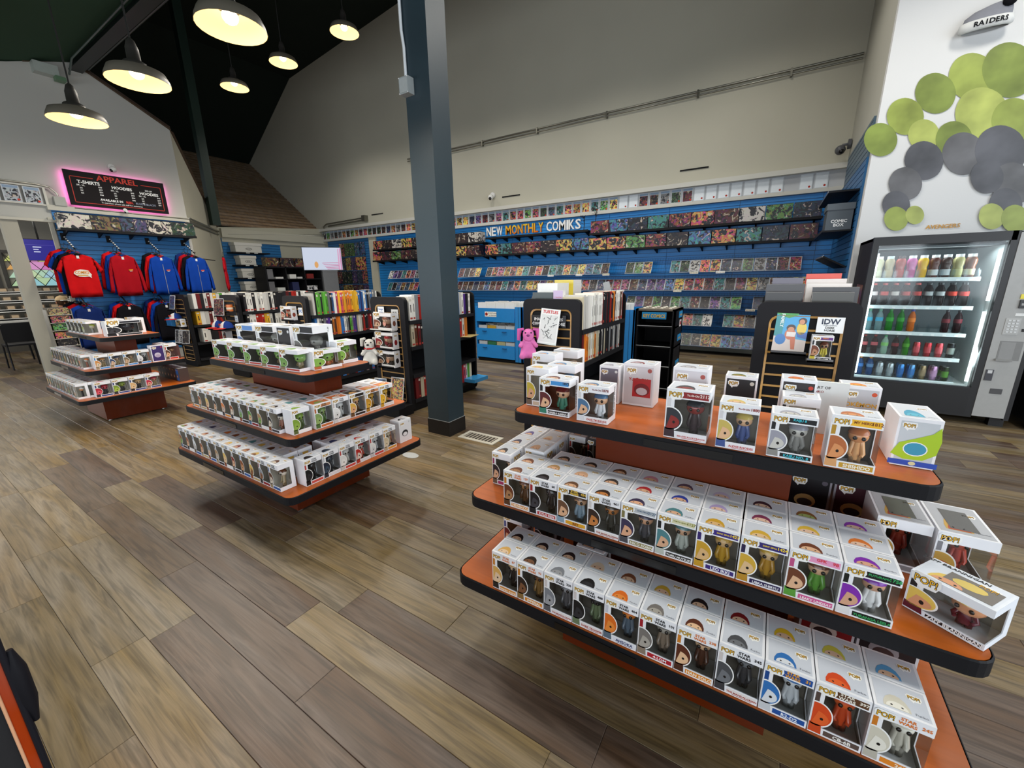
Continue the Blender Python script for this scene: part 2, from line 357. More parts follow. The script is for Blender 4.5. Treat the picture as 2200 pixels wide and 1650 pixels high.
# main steel column
c_ = MB().box((-2.765,2.815,.10),(-2.5,3.045,5.0),'#2b3a42'); col_ = struct(c_.build('column', 'painted_metal'))
bb = MB().box((-2.772,2.808,0),(-2.493,3.052,.145),'#26221f').box((-2.772,2.808,.145),(-2.493,3.052,.149),'#8c8f8f'); struct(bb.build('baseboard_column', 'black_laminate'))
q = thing('conduit', 'thin white electrical conduit running up the blue-grey steel column', 'conduit', (-2.735,2.80,2.97))
cd = MB(); cd.tube([(0,0,.08),(.0,0,.3),(-.012,-.004,.42),(-.012,-.004,2.0)], .012, '#dfe3e6'); cd.build('pipe', 'painted_metal', q)
jb = MB(); jb.box((-.05,-.055,-.06),(.05,.012,.06),'#9aa0a0').box((-.042,-.058,-.05),(.042,-.055,.05),'#a9afaf')
for sx in (-.045,.045):
    for sz in (-.055,.055): jb.ball((sx,-.058,sz), .005, '#dddddd', 6, 4)
tag(jb.build('junction_box', 'painted_metal', None, (-2.715,2.80,2.99)), 'grey square metal junction box on the front of the steel column', 'box')
# grey pipes across the back wall
for i, (z, r) in enumerate(((4.68,.018),(4.62,.014))):
    t = MB(); t.tube([(-8.9,8.95,z),(-4,8.95,z+.004),(.72,8.95,z)], r, PIPE, 8)
    o = t.build('pipe', 'metal'); tag(o, ('upper' if i == 0 else 'lower thinner')+' grey conduit pipe running high across the back wall', 'pipe')
    for x in (-8,-6.4,-4.9,-3.3,-1.6,-.2): MB().box((x,8.93,z-.03),(x+.03,8.998,z+.03),'#77766c').build('clip', 'metal', o)
t = MB(); t.tube([(-12.9,8.9,2.98),(-13.02,8.8,2.98),(-13.02,6,2.80)], .022, PIPE, 8); t.tube([(-12.9,8.9,2.98),(-12.95,8.95,3.25),(-12.8,8.95,3.32),(-10.9,8.95,3.36)], .022, PIPE, 8); t.tube([(-12.7,8.95,3.25),(-10.9,8.95,3.30)], .022, PIPE, 8)
o = t.build('pipe', 'metal'); tag(o, 'grey conduit bending round the far back corner to a small box', 'pipe')
MB().box((-10.92,8.86,3.25),(-10.78,9,3.42),'#7c7b72').build('end_box', 'metal', o)
t = MB(); t.tube([(-10.44,4.13,2.78),(-10.44,2.45,2.79)], .012, '#8d8c82'); t.tube([(-10.46,4.14,2.80),(-13.05,5.8,2.86)], .02, '#8d8c82'); t.tube([(-10.46,4.12,2.72),(-13.05,5.78,2.78)], .02, '#8d8c82')
tag(t.build('pipe', 'metal'), 'pair of grey conduits along the slanted wall beside the apparel display', 'pipe')
t = MB(); t.tube([(-10.44,-1,3.10),(-10.44,2.05,3.10),(-10.44,2.2,3.08),(-10.44,2.27,3.0),(-10.44,2.28,2.95)], .014, '#a5a398')
o = t.build('pipe', 'metal'); tag(o, 'conduit bending down to a grey box left of the apparel sign', 'pipe')
MB().box((-10.5,2.22,2.80),(-10.42,2.36,2.94),'#a7a79f').build('end_box', 'painted_metal', o)
t = MB(); t.tube([(-10.3,1.43,4.62),(-5.6,1.56,4.64),(-5.52,1.58,4.66),(-5.42,2.74,5.02),(-9.9,2.74,4.98),(-10.4,2.8,4.9)], .014, '#77837f'); t.tube([(-5.30,1.30,4.58),(-2.5,.2,4.22)], .014, '#77837f')
tag(t.build('pipe', 'metal'), 'thin grey conduit on the dark green sloping ceiling feeding the left lamp', 'pipe')
t = MB(); t.tube([(-10.4,3.06,5.06),(4,3.06,5.06)], .02, '#5d6462'); t.tube([(-10.4,3.08,5.11),(4,3.08,5.11)], .016, '#5d6462')
tag(t.build('pipe', 'metal'), 'pair of conduits following the dark roof beam', 'pipe')
# slots (black air slits) on the back wall
for i, (x, z) in enumerate(((-5.62,3.40),(-1.55,3.42),(-10.35,3.42))):
    tag(MB().box((x-.25,8.985,z-.012),(x+.25,9.0,z+.012),'#111111').build('air_slot', 'matte'), ['narrow black slot in the back wall beside the white camera','narrow black slot high on the back wall, rightmost','narrow black slot in the back wall left of the column'][i], 'slot', 'air slots in the back wall') if False else \
    tag(MB().box((x-.25,8.985,z-.012),(x+.25,9.0,z+.012),'#111111').build('air_slot', 'matte'), ['narrow black slot in the back wall beside the white camera','narrow black slot high on the back wall, rightmost of three','narrow black slot in the back wall left of the column'][i], 'slot')
# security cameras
def sec_cam(loc, d, label, col='#d9d9d6', s=1.0):
    q = thing('security_camera', label, 'camera', loc); d = Vector(d).normalized()
    b = MB(); b.tube([(0,0,0), d*.03*s], .05*s, col, 12); b.build('base', 'painted_metal', q)
    b = MB(); b.tube([d*.03*s, d*.07*s, d*.07*s+Vector((0,0,-.03*s))], .014*s, col, 8); b.build('bracket', 'painted_metal', q)
    b = MB(); c = d*.09*s+Vector((0,0,-.05*s)); b.ball(c, .05*s, col, 12, 8); hd = b.build('head', 'painted_metal', q)
    b = MB(); b.ball(c+Vector((.01,-.03,-.022))*s, .028*s, '#0c0c0e', 10, 6); b.build('lens', 'gloss', hd)
sec_cam((-6.13,8.99,3.47), (0,-1,0), 'white dome camera on the back wall above the comics sign', s=1.3)
sec_cam((-10.49,3.08,3.56), (1,0,0), 'small camera on the wall above the apparel sign', '#c9c9c5')
sec_cam((.74,8.8,3.42), (-1,0,0), 'black and white camera in the right back corner', '#55565a', 1.4)
sec_cam((-10.36,3.1,2.82), (1,0,0), 'small white camera under the apparel sign', '#d8d8d4', .6)
b = MB(); b.box((-10.5,2.38,4.80),(-10.34,2.66,4.95),'#a8b0a8').box((-10.44,2.60,4.74),(-10.30,2.72,4.80),'#5d7d5f'); tag(b.build('emergency_light', 'painted_metal'), 'grey emergency light box high on the left gable wall', 'light')
# ---------------------------------------------------------------- pendant lamps
def pendant(x, y, z, top, label, power, tint=(1,.92,.80), far=False, s=.86):
    q = thing('pendant_lamp', label, 'lamp', (x, y, z), 0, 'industrial pendant lamps under the roof')
    b = MB(); b.lathe([(.235*s,0),(.23*s,.03*s),(.205*s,.085*s),(.10*s,.125*s),(.075*s,.13*s)], '#5b564c', 24, caps=False); b.build('shade', 'painted_metal', q)
    b = MB(); b.lathe([(.072*s,.128*s),(.098*s,.12*s),(.20*s,.08*s),(.232*s,0)], '#ffdc96', 24, caps=False); b.face([(.072*s*math.cos(a), .072*s*math.sin(a), .127*s) for a in [-2*PI*i/16 for i in range(16)]], '#ffdc96'); b.build('lit_lining', 'lamp_lining', q)
    b = MB(); b.lathe([(.09*s,.125*s),(.085*s,.15*s),(.05*s,.17*s),(.048*s,.26*s),(.03*s,.32*s),(.012*s,.34*s)], '#2b2926', 14); b.build('socket', 'painted_metal', q)
    b = MB(); b.ball((0,0,.075*s), (.055*s,.055*s,.05*s), '#fff1cf', 12, 8); b.build('bulb', 'lamp_glow', q)
    b = MB(); b.tube([(0,0,.33*s),(0,0,top-z)], .007, '#20201e', 6); b.lathe([(.06,top-z-.03),(.06,top-z)], '#2a2c2a', 12); b.build('cord', 'matte', q)
    d = bpy.data.lights.new('lamp_light', 'SPOT'); d.energy = power; d.color = tint; d.spot_size = 2.7; d.spot_blend = .6; d.shadow_soft_size = .12
    lo = bpy.data.objects.new('lamp_light', d); COL.objects.link(lo); lo.parent = q; lo.location = (0,0,-.02)
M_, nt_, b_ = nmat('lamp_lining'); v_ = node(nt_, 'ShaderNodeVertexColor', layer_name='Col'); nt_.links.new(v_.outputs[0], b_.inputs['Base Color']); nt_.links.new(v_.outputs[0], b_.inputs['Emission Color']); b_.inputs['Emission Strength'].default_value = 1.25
def cz(y): return 5.13-(2.9-y)*.32
pendant(-3.16,1.70,3.06,cz(1.7), 'largest lit pendant lamp at the top edge of the view', 75)
pendant(-4.36,1.57,2.99,cz(1.57), 'lit pendant lamp hanging beside the dark beam, second largest', 75)
pendant(-5.42,1.44,2.89,cz(1.44), 'lit pendant lamp on a long cord before the white gable wall', 75)
pendant(-5.76,4.71,4.99,8.5, 'lit pendant lamp high in the vault, nearest the steel column', 150)
pendant(-6.93,4.44,4.80,8.4, 'lit pendant lamp high in the vault, middle of the far row', 150)
pendant(-7.81,4.10,4.55,8.3, 'lit pendant lamp high in the vault, smallest and farthest', 150)
# ---------------------------------------------------------------- floor vent
q = thing('floor_vent', 'cream metal floor register beside the steel column', 'vent', (0,0,0))
pc = [oz(x, y, .006) for x, y in ((985.5,937),(1056.4,956.7),(1081.5,940.4),(1009.5,924.5))]
x0, x1, y0, y1 = -2.42, -2.03, 2.78, 2.98
x0 = (pc[0].x+pc[3].x)/2; x1 = (pc[1].x+pc[2].x)/2; y0 = (pc[0].y+pc[1].y)/2; y1 = (pc[2].y+pc[3].y)/2
b = MB(); w = .035
b.box((x0,y0,0),(x1,y0+w,.006),'#cfcabb').box((x0,y1-w,0),(x1,y1,.006),'#cfcabb').box((x0,y0+w,0),(x0+w,y1-w,.006),'#cfcabb').box((x1-w,y0+w,0),(x1,y1-w,.006),'#cfcabb'); b.build('frame', 'painted_metal', q)
MB().box((x0+w,y0+w,.0005),(x1-w,y1-w,.0015),'#3a332c').build('duct', 'matte', q)
nb = 9; sm_ = MB().box((0,0,0),(.014,y1-y0-2*w,.005),'#a89f90').mesh('slat', 'painted_metal')
for i in range(nb): link('slat', sm_, q, (x0+w+(i+.5)*(x1-x0-2*w)/nb-.007, y0+w, .0015))
tag(MB().prism(ell(0,0,.085,.05,14), .0003, .0012, '#b4b7b6').build('floor_sticker', 'gloss', None, oz(882,978,.001)), 'small pale oval sticker on the floor by the middle table', 'sticker')
# ================================================================ fixtures
# ---- three-tier display tables
ORANGE, CHERRY, EDGE = '#b8602a', '#5c2208', '#131418'
def tiered_table(label, tiers, base, mid, up):
    (bx0,bx1,by0,by1) = base
    q = thing('tiered_display_table', label, 'table', ((bx0+bx1)/2, (by0+by1)/2, 0)); ox_, oy_ = q.location.x, q.location.y
    for (x0,x1,y0,y1,z) in tiers:
        pts = rrect(x0-ox_, y0-oy_, x1-ox_, y1-oy_, .05, 5)
        b = MB().prism(rrect(x0-ox_+.002, y0-oy_+.002, x1-ox_-.002, y1-oy_-.002, .05, 5), z-.04, z, ORANGE, ORANGE); t = b.build('shelf_top', 'cherry_laminate', q)
        e = MB(); n = len(pts); out = rrect(x0-ox_-.004, y0-oy_-.004, x1-ox_+.004, y1-oy_+.004, .054, 5)
        for i in range(n):
            (x,y),(u,v),(a,c),(d,g) = pts[i], pts[(i+1)%n], out[i], out[(i+1)%n]
            e.face([(a,c,z-.044),(d,g,z-.044),(d,g,z-.003),(a,c,z-.003)], EDGE, True); e.face([(a,c,z-.003),(d,g,z-.003),(u,v,z+.0006),(x,y,z+.0006)], EDGE); e.face([(d,g,z-.044),(a,c,z-.044),(x,y,z-.044),(u,v,z-.044)], EDGE)
        e.build('edge_band', 'black_laminate', t)
    for (x0,x1,y0,y1,z), u in zip(tiers, (.30,.36,.42)):
        xa = x0+(x1-x0)*u; MB().box((xa-ox_,y0-oy_-.0065,z-.038),(xa+.28-ox_,y0-oy_-.004,z-.012),'#0c0d10').build('price_strip', 'gloss', q)
    for nm, (x0,x1,y0,y1,z0,z1) in (('base', (*base, .012, tiers[0][4]-.042)), ('riser', (*mid, tiers[0][4], tiers[1][4]-.042)), ('riser', (*up, tiers[1][4], tiers[2][4]-.042))):
        MB().box((x0-ox_,y0-oy_,z0),(x1-ox_,y1-oy_,z1), CHERRY).build(nm, 'cherry_laminate', q)
    for x in (bx0+.03, bx1-.03):
        for y in (by0+.03, by1-.03): MB().lathe([(.018,0),(.02,.004),(.012,.014)], '#b9b9b6', 8, (x-ox_, y-oy_)).build('glide_foot', 'metal', q)
    return q
ZB, ZM, ZT = .33, .60, .93
tiered_table('nearest three-tier cherry wood display table, full of white figure boxes, right of the view', [(-.955,.53,1.063,2.06,ZB),(-.985,.535,1.2,2.0,ZM),(-.885,.437,1.392,1.88,ZT)], (-.576,.14,1.276,1.85), (-.60,.165,1.42,1.72), (-.545,.12,1.50,1.74))
tiered_table('middle three-tier cherry wood display table covered in white figure boxes', [(-3.54,-2.095,1.035,2.055,ZB),(-3.63,-2.225,1.163,2.06,ZM),(-3.57,-2.31,1.352,1.84,ZT)], (-3.17,-2.49,1.278,1.855), (-3.22,-2.45,1.38,1.80), (-3.26,-2.47,1.50,1.70))
tiered_table('farthest three-tier wood display table near the apparel wall', [(-7.2,-5.84,1.03,2.05,ZB),(-7.45,-5.99,1.165,2.05,ZM),(-7.38,-6.03,1.35,1.87,ZT)], (-6.85,-6.165,1.26,1.81), (-6.9,-6.2,1.38,1.75), (-6.95,-6.25,1.50,1.69))
# ---- book gondolas with slatted end panels
GLD = '#c49a63'
def gondola(xr, label, xw=.54, y0=3.2, y1=4.42, hgt=1.30, back_panel=False):
    xl = xr-xw; q = thing('book_gondola', label, 'shelf', ((xl+xr)/2, (y0+y1)/2, 0)); X, Y = q.location.x, q.location.y; w = xw/2
    MB().box((-w+.02, y0-Y+.02, 0),(w-.02, y1-Y-.02, .11), '#141416').build('kick_base', 'black_laminate', q)
    MB().box((-.015, y0-Y+.03, .11),(.015, y1-Y-.03, hgt-.03), '#1a1a1d').build('spine_panel', 'black_laminate', q)
    for z in (.14,.43,.75,1.04):
        MB().box((-w+.004,y0-Y+.03,z-.022),(w-.004,y1-Y-.03,z), '#1b1b1e').build('shelf', 'black_laminate', q)
        MB().box((w-.002,y0-Y+.03,z-.038),(w+.003,y1-Y-.03,z+.004), '#232326').box((-w-.003,y0-Y+.03,z-.038),(-w+.002,y1-Y-.03,z+.004), '#232326').build('shelf_lip', 'black_laminate', q)
    for (yy, s) in ((y0-Y, -1), (y1-Y, 1)):
        if s == 1:
            b = MB(); pts = rrect(-w, .0, w, hgt+.02, .07, 4); rows = [[(x,yy-.025,z) for x,z in pts],[(x,yy,z) for x,z in pts]]
            b.grid(rows, '#161618', False, True); b.face([(x,yy-.025,z) for x,z in pts], '#161618'); b.face([(x,yy,z) for x,z in reversed(pts)], '#161618'); b.build('end_panel', 'black_laminate', q)
    # slatted end panel, facing the camera
    ep = yy = y0-Y; o_ = rrect(-w, 0, w, hgt, .05, 4); i_ = rrect(-w+.075, .10, w-.075, hgt-.085, .05, 4); n = len(o_)
    b = MB()
    for i in range(n):
        (a,c),(d,g) = o_[i], o_[(i+1)%n]; (u,v),(p,r) = i_[i], i_[(i+1)%n]
        b.face([(a,yy-.03,c),(d,yy-.03,g),(p,yy-.03,r),(u,yy-.03,v)], '#1d1d21'); b.face([(d,yy-.03,g),(a,yy-.03,c),(a,yy+.02,c),(d,yy+.02,g)], '#17171a')
    b.face([(x,yy+.02,z) for x,z in reversed(o_)], '#17171a'); fr = b.build('end_frame', 'black_laminate', q)
    b = MB(); k = rrect(-w+.088, .113, w-.088, hgt-.098, .042, 4)
    for i in range(n):
        (a,c),(d,g) = i_[i], i_[(i+1)%n]; (u,v),(p,r) = k[i], k[(i+1)%n]
        b.face([(a,yy-.033,c),(d,yy-.033,g),(p,yy-.027,r),(u,yy-.027,v)], GLD); b.face([(d,yy-.033,g),(a,yy-.033,c),(a,yy-.02,c),(d,yy-.02,g)], GLD)
    b.build('wood_edge', 'bare_wood', q)
    z = hgt-.10-.074; sl = None; g = MB()
    sm_ = MB().box((-w+.08,0,0),(w-.08,.012,.062), '#131316').mesh('slat', 'black_laminate')
    while z > .11:
        link('slat', sm_, q, (0, yy-.018, z+.006)); g.box((-w+.085,yy-.024,z-.007),(w-.085,yy-.010,z+.005), GLD); z -= .0755
    g.build('slot_inserts', 'bare_wood', q)
    return q
G = [('black book gondola beside the hanging shirts, farthest left',-8.81), ('black book gondola with two baseball caps on its end shelf',-6.97), ('black book gondola whose long side is packed with thick colourful books',-5.17), ('black book gondola directly left of the steel column, boxes on its end',-3.36), ('black book gondola with the black and white comic on its end panel',-1.33), ('black gondola next to the vending machine with a blue picture book on its end',.46)]
GON = [gondola(x, l) for l, x in G]
# ---- blue three-drawer comic cabinets
BLUE = '#1a86d2'
def drawer_cabinet(x0, x1, y, label, sticker=True, d=.75):
    q = thing('drawer_cabinet', label, 'cabinet', ((x0+x1)/2, y+d/2, 0)); w = (x1-x0)/2; f = -d/2
    b = MB(); b.box((-w,f,.03),(-w+.02,d/2,1.0),BLUE).box((w-.14,f,.03),(w,f+.02,1.0),BLUE).box((w-.02,f,.03),(w,d/2,1.0),BLUE).box((-w,d/2-.02,.03),(w,d/2,1.0),BLUE)
    b.box((w-.075,f-.002,.03),(w-.068,f,1.0),'#0b4f80'); b.build('body', 'painted_metal', q)
    MB().box((-w+.02,f+.02,0),(w-.02,d/2-.02,.05),'#0d0d10').build('plinth', 'black_laminate', q)
    for zi, (z0, z1, zt) in enumerate(((.07,.31,.42),(.39,.61,.70),(.73,.97,1.10))):
        b = MB().box((-w+.025,f-.012,z0),(w-.145,f+.006,z1),BLUE).box((-w+.025,f,z0),(w-.145,d/2-.03,z0+.02),'#0c4d7c'); dr = b.build('drawer', 'painted_metal', q)
        hb = MB()
        for hx in (-w+.2, w-.36): hb.prism(rrect(hx-.05,-.006,hx+.05,.012,.005,2), 0, .02, '#0a4a7c')
        if zi < 2:
            h2 = MB()
            for hx in (-w+.2, w-.36): h2.box((hx-.045,f-.03,z1-.06),(hx+.045,f-.012,z1-.045),'#0b528a')
            h2.build('handle', 'painted_metal', dr)
        elif sticker:
            s_ = MB().box((-w+.22,f-.014,z0+.09),(-w+.47,f-.012,z0+.18),'#efefe9'); s_.prism([], 0, 0, WHITE) if False else None
            T = lambda u, v: Vector((-w+.36+u, f-.0145, z0+.135+v))
            s_.shape(ell(-.105,0,.03,.03,12), T, '#c33a2c'); s_.shape(ell(-.105,0,.012,.012,8), T, '#1b1b1b'); s_.text('$1.00 Comics', lambda u, v: T(u+.03, v+.008), .032, '#1b1b1b', .01); s_.text('or Discount', lambda u, v: T(u+.03, v-.03), .032, '#1b1b1b', .01); s_.build('price_sticker', 'paper', dr)
    return q
drawer_cabinet(-4.62,-3.63,6.1,'bright blue cabinet of three drawers full of white comics, right of the column')
drawer_cabinet(-2.62,-1.70,6.1,'bright blue comic drawer cabinet half hidden behind the black stand', False)
drawer_cabinet(-3.60,-2.66,6.1,'bright blue drawer cabinet behind the gondola with the black and white comic', False)
def comic_bundle(x, y, z, w, h, d, col, label, n=None):
    b = MB(); k = max(3, int(w/.03)); b.box((-w/2,0,0),(w/2,.006,h),col)
    for i in range(1, 8): b.box((-w/2+.003*random.random(), i*d/8, 0),(w/2-.003*random.random(), i*d/8+.008, h*(.93+.1*random.random())), random.choice(['#f1f1ee','#e6e6e2','#d9d9d6',col]))
    return tag(b.build('comic_stack', 'paper', None, (x, y, z)), label, 'comics', None)
for ci, (x0, x1) in enumerate(((-4.6,-3.78),(-3.58,-2.81),(-2.6,-1.85))):
    for zi, (z, h) in enumerate(((.12,.25),(.42,.24),(.80,.27))):
        for k in range(4):
            wx = (x1-x0-.03)/4; cl = [['#e9e9e4','#3f8a57','#d8cf9a','#e7e7e3'],['#e9e9e4','#e8b33a','#dcdcd8','#eeeeea'],['#f0f0ed','#eeeeea','#efefec','#f2f2ef']][zi][k]
            comic_bundle(x0+.015+wx*(k+.5), 6.13, z, wx-.012, h, .6, cl, f"{['white','mixed colour','white'][zi] if zi!=1 else 'bagged'} comics, {nth(k)} bundle in the {['bottom','middle','top'][zi]} drawer of {['the left','the middle','the right'][ci]} blue cabinet")
# ---- black stand with sign
q = thing('display_stand', 'black four-sided comic stand with blue and yellow sign, behind the nearest table', 'stand', (-1.16,5.25,0)); w = .23
b = MB()
for sx in (-1,1):
    for sy_ in (-1,1): b.box((sx*w-.035*(sx>0)-.0*(sx<0), sy_*w-.035*(sy_>0), 0),(sx*w+.035*(sx<0), sy_*w+.035*(sy_<0), 1.10),'#1a1a1d')
b.box((w-.02,-w,0),(w,w,1.1),'#161619').box((-w,-w,0),(-w+.02,w,1.1),'#161619').box((-w,w-.02,0),(w,w,1.1),'#161619'); b.build('frame', 'black_laminate', q)
for z in (.15,.42,.66,.9): MB().box((-w,-w+.01,z-.02),(w,w,z),'#111114').build('shelf', 'black_laminate', q); MB().box((-w+.03,-w-.006,z-.0),(w-.03,-w+.005,z+.006),'#cfd3d6').build('clear_lip', 'gloss', q)
b = MB().box((-w,-w,1.08),(w,w,1.10),'#7d7468'); 
for i in range(4):
    for j in range(3): b.ball((-w+.08+i*.1,-w+.1+j*.13,1.105),(.02,.02,.012),'#e8e2d2',8,4)
b.build('top', 'black_laminate', q)
for (u0, u1, rz) in ((-.16,.12,0),):
    b = MB().box((-.15,-w-.006,.985),(.13,-w,1.065),'#2a93d1'); b.text('KEY COMICS', lambda u, v: Vector((-.01+u,-w-.0065,1.003+v)), .055, '#f2c33c', .03, .8); b.build('sign', 'paper', q)
b = MB()
for z in (1.0,.72,.40): b = MB().box((w,-.02,z-.01),(w+.005,.17,z+.065),'#2a93d1'); b.text('KEY COMICS', lambda u, v: Vector((w+.0056,.075+u,z+.01+v)), .03, '#f2c33c', .03, .8); b.build('sign', 'paper', q)
b = MB().box((w,.04,.88),(w+.004,.14,.96),'#e8e4e4'); b.shape([(.05,.90),(.13,.90),(.13,.94),(.05,.94)], lambda u, v: Vector((w+.0045,u,v)), '#b33636'); b.build('price_card', 'paper', q)
# ---- vending machine
VX0, VX1, VY, VB = .79, 2.035, 5.63, 6.44
q = thing('vending_machine', 'black glass-front drinks vending machine with lit shelves', 'vending machine', ((VX0+VX1)/2, (VY+VB)/2, 0)); OX, OY = q.location.x, q.location.y
def vb(b, a, c, col): return b.box((a[0]-OX,a[1]-OY,a[2]),(c[0]-OX,c[1]-OY,c[2]),col)
b = MB(); K = '#1a1a1d'
vb(b,(VX0,VY+.04,.09),(VX0+.03,VB,1.81),'#211f26'); vb(b,(VX0,VB-.03,.09),(VX1,VB,1.81),K); vb(b,(VX0,VY+.04,1.78),(VX1,VB,1.81),K); vb(b,(VX1-.03,VY+.04,.09),(VX1,VB,1.81),K); vb(b,(VX0,VY+.02,.09),(VX1,VB,.36),K); vb(b,(1.75,VY+.04,.09),(VX1,VB,1.81),K)
b.build('cabinet', 'black_laminate', q)
b = MB()
vb(b,(VX0,VY-.01,.08),(VX0+.05,VY+.04,1.815),K); vb(b,(VX0+.05,VY-.01,1.735),(1.77,VY+.04,1.815),K); vb(b,(1.735,VY-.01,.08),(1.785,VY+.04,1.815),K); vb(b,(VX0+.05,VY-.01,.08),(1.735,VY+.04,.375),K); vb(b,(VX0+.05,VY-.014,.10),(1.735,VY-.01,.36),'#131316'); vb(b,(2.0,VY-.01,.08),(VX1,VY+.04,1.815),K); fr = b.build('door_frame', 'painted_metal', q)
b = MB(); vb(b,(VX0+.05,VY+.004,.375),(1.735,VY+.008,1.735),'#ffffff'); b.build('glass', 'glass_pane', q)
b = MB(); L0 = '#cfdadb'
vb(b,(VX0+.03,6.30,.37),(1.75,6.32,1.78),'#5d6b70'); vb(b,(VX0+.035,VY+.04,.37),(VX0+.06,6.3,1.78),L0); vb(b,(1.72,VY+.04,.37),(1.745,6.3,1.78),L0); vb(b,(VX0+.05,VY+.04,.36),(1.745,6.3,.38),L0); vb(b,(VX0+.05,VY+.04,1.70),(1.745,6.3,1.72),'#39444a'); b.build('liner', 'painted_metal', q)
SHZ = (1.415,1.14,.875,.625,.385)
for i, z in enumerate(SHZ):
    b = MB()
    if i < 4: vb(b,(VX0+.06,VY+.12,z-.028),(1.64,6.28,z-.004),'#bfcccf')
    vb(b,(VX0+.06,VY+.105,z-.032),(1.64,VY+.12,z+.004),'#dbe8ea')
    s_ = b.build('shelf', 'painted_metal', q)
    b = MB()
    for k in range(9): vb(b,(VX0+.095+k*.0845,VY+.1035,z-.03),(VX0+.12+k*.0845,VY+.105,z-.012),'#f4f8f8')
    b.build('price_tag', 'paper', s_)
    b = MB()
    for k in range(10):
        x = VX0+.066+k*.0845; vb(b,(x-.004,VY+.112,z),(x+.004,VY+.118,z+.085),'#ffffff'); vb(b,(x-.016,VY+.110,z+.01),(x+.016,VY+.112,z+.07),'#ffffff')
    b.build('clear_dividers', 'clear_plastic', s_)
b = MB(); vb(b,(1.70,VY+.05,.42),(1.716,VY+.07,1.1),'#f2fdff'); vb(b,(1.70,VY+.05,1.2),(1.716,VY+.07,1.66),'#f2fdff'); vb(b,(VX0+.062,VY+.05,.42),(VX0+.075,VY+.07,1.66),'#e6fbff'); b.build('light_tube', 'tube_light', q)
b = MB(); vb(b,(1.785,VY-.016,.10),(2.0,VY+.03,1.80),'#a5a5a3'); pn = b.build('control_panel', 'painted_metal', q)
b = MB(); vb(b,(1.90,VY-.03,1.33),(1.995,VY-.016,1.45),'#141416'); vb(b,(1.93,VY-.032,1.39),(1.99,VY-.03,1.43),'#7fd63a'); vb(b,(1.955,VY-.032,1.35),(1.985,VY-.03,1.36),'#d8d8d8'); vb(b,(1.91,VY-.02,1.47),(1.995,VY-.016,1.495),'#2f62ad'); b.build('card_reader', 'gloss', pn)
b = MB(); vb(b,(1.89,VY-.03,1.14),(1.995,VY-.016,1.215),'#17171a'); vb(b,(1.90,VY-.032,1.165),(1.99,VY-.03,1.185),'#9a9a98'); vb(b,(1.885,VY-.022,1.222),(1.995,VY-.016,1.265),'#e3cf2a'); b.build('bill_slot', 'gloss', pn)
b = MB(); vb(b,(1.885,VY-.018,1.07),(1.98,VY-.016,1.095),'#e8e8e6'); b.build('notice_label', 'paper', pn)
b = MB(); vb(b,(1.835,VY-.02,.90),(1.93,VY-.016,1.05),'#b2b2b0')
kp = b.build('keypad', 'painted_metal', pn); b = MB()
for r in range(5):
    for c in range(3): vb(b,(1.852+c*.025,VY-.024,.918+r*.026),(1.868+c*.025,VY-.02,.930+r*.026),'#d5d7d8')
b.build('keys', 'gloss', kp)
b = MB(); vb(b,(1.955,VY-.018,1.0),(1.965,VY-.0155,1.06),'#26262a'); b.prism(ell(1.965-OX,0,.014,.014,12),0,.004,'#1b1b1d') if False else None; vb(b,(1.95,VY-.019,.93),(1.975,VY-.0155,.955),'#1b1b1d'); b.build('coin_slot', 'gloss', pn)
b = MB(); vb(b,(1.84,VY-.018,.66),(1.985,VY-.0155,.84),'#7c7c7b'); vb(b,(1.85,VY-.0185,.665),(1.94,VY-.0182,.83),'#8d8d8c'); vb(b,(1.835,VY-.04,.655),(1.94,VY-.016,.672),'#8a8a88'); b.build('cup_recess', 'painted_metal', pn)
b = MB(); vb(b,(1.80,VY-.024,.46),(1.85,VY-.016,.565),'#55555a'); vb(b,(1.81,VY-.026,.53),(1.84,VY-.024,.56),'#cfcfcf'); b.build('lock', 'metal', pn)
b = MB(); vb(b,(1.86,VY-.019,.335),(1.94,VY-.0155,.385),'#4a4a4c'); b.build('coin_return', 'painted_metal', pn)
for x in (VX0+.08, 1.4, VX1-.1):
    for y in (VY+.06, VB-.1): vb(MB(),(x,y,0),(x+.1,y+.08,.09),'#101012').build('foot', 'painted_metal', q)
b = MB(); vb(b,(VX0-.002,VY+.12,.95),(VX0,VY+.5,1.35),'#5a1f2a'); vb(b,(VX0-.003,VY+.24,1.1),(VX0-.002,VY+.4,1.25),'#8f6a2a'); b.build('side_graphic', 'gloss', q)
ld = bpy.data.lights.new('vending_light', 'AREA'); ld.shape = 'RECTANGLE'; ld.size = .8; ld.size_y = .2; ld.energy = 3.2; ld.color = (.86,.97,1)
lo = bpy.data.objects.new('vending_light', ld); COL.objects.link(lo); lo.parent = q; lo.location = (1.27-OX, VY+.16-OY, 1.69); lo.rotation_euler = (-.25,0,0)
ld2 = ld.copy(); ld2.size = .03; ld2.size_y = 1.2; ld2.energy = 2.2; lo2 = bpy.data.objects.new('vending_light', ld2); COL.objects.link(lo2); lo2.parent = q; lo2.location = (1.69-OX, VY+.06-OY, 1.0); lo2.rotation_euler = (PI/2*.9, 0, .9)
q2 = thing('vending_machine', 'dark second vending machine cut off by the right edge of the view', 'vending machine', (2.6,6.03,0))
MB().box((-.45,-.40,.09),(.45,.40,1.83),'#1c1c20').build('cabinet', 'black_laminate', q2); MB().box((-.44,-.42,.10),(-.40,-.40,1.82),'#c9c9c6').box((-.40,-.415,.3),(.2,-.40,1.7),'#15151a').build('door_frame', 'painted_metal', q2)
for x in (-.4,.3):
    for y in (-.35,.25): MB().box((x,y,0),(x+.1,y+.1,.09),'#101012').build('foot', 'painted_metal', q2)
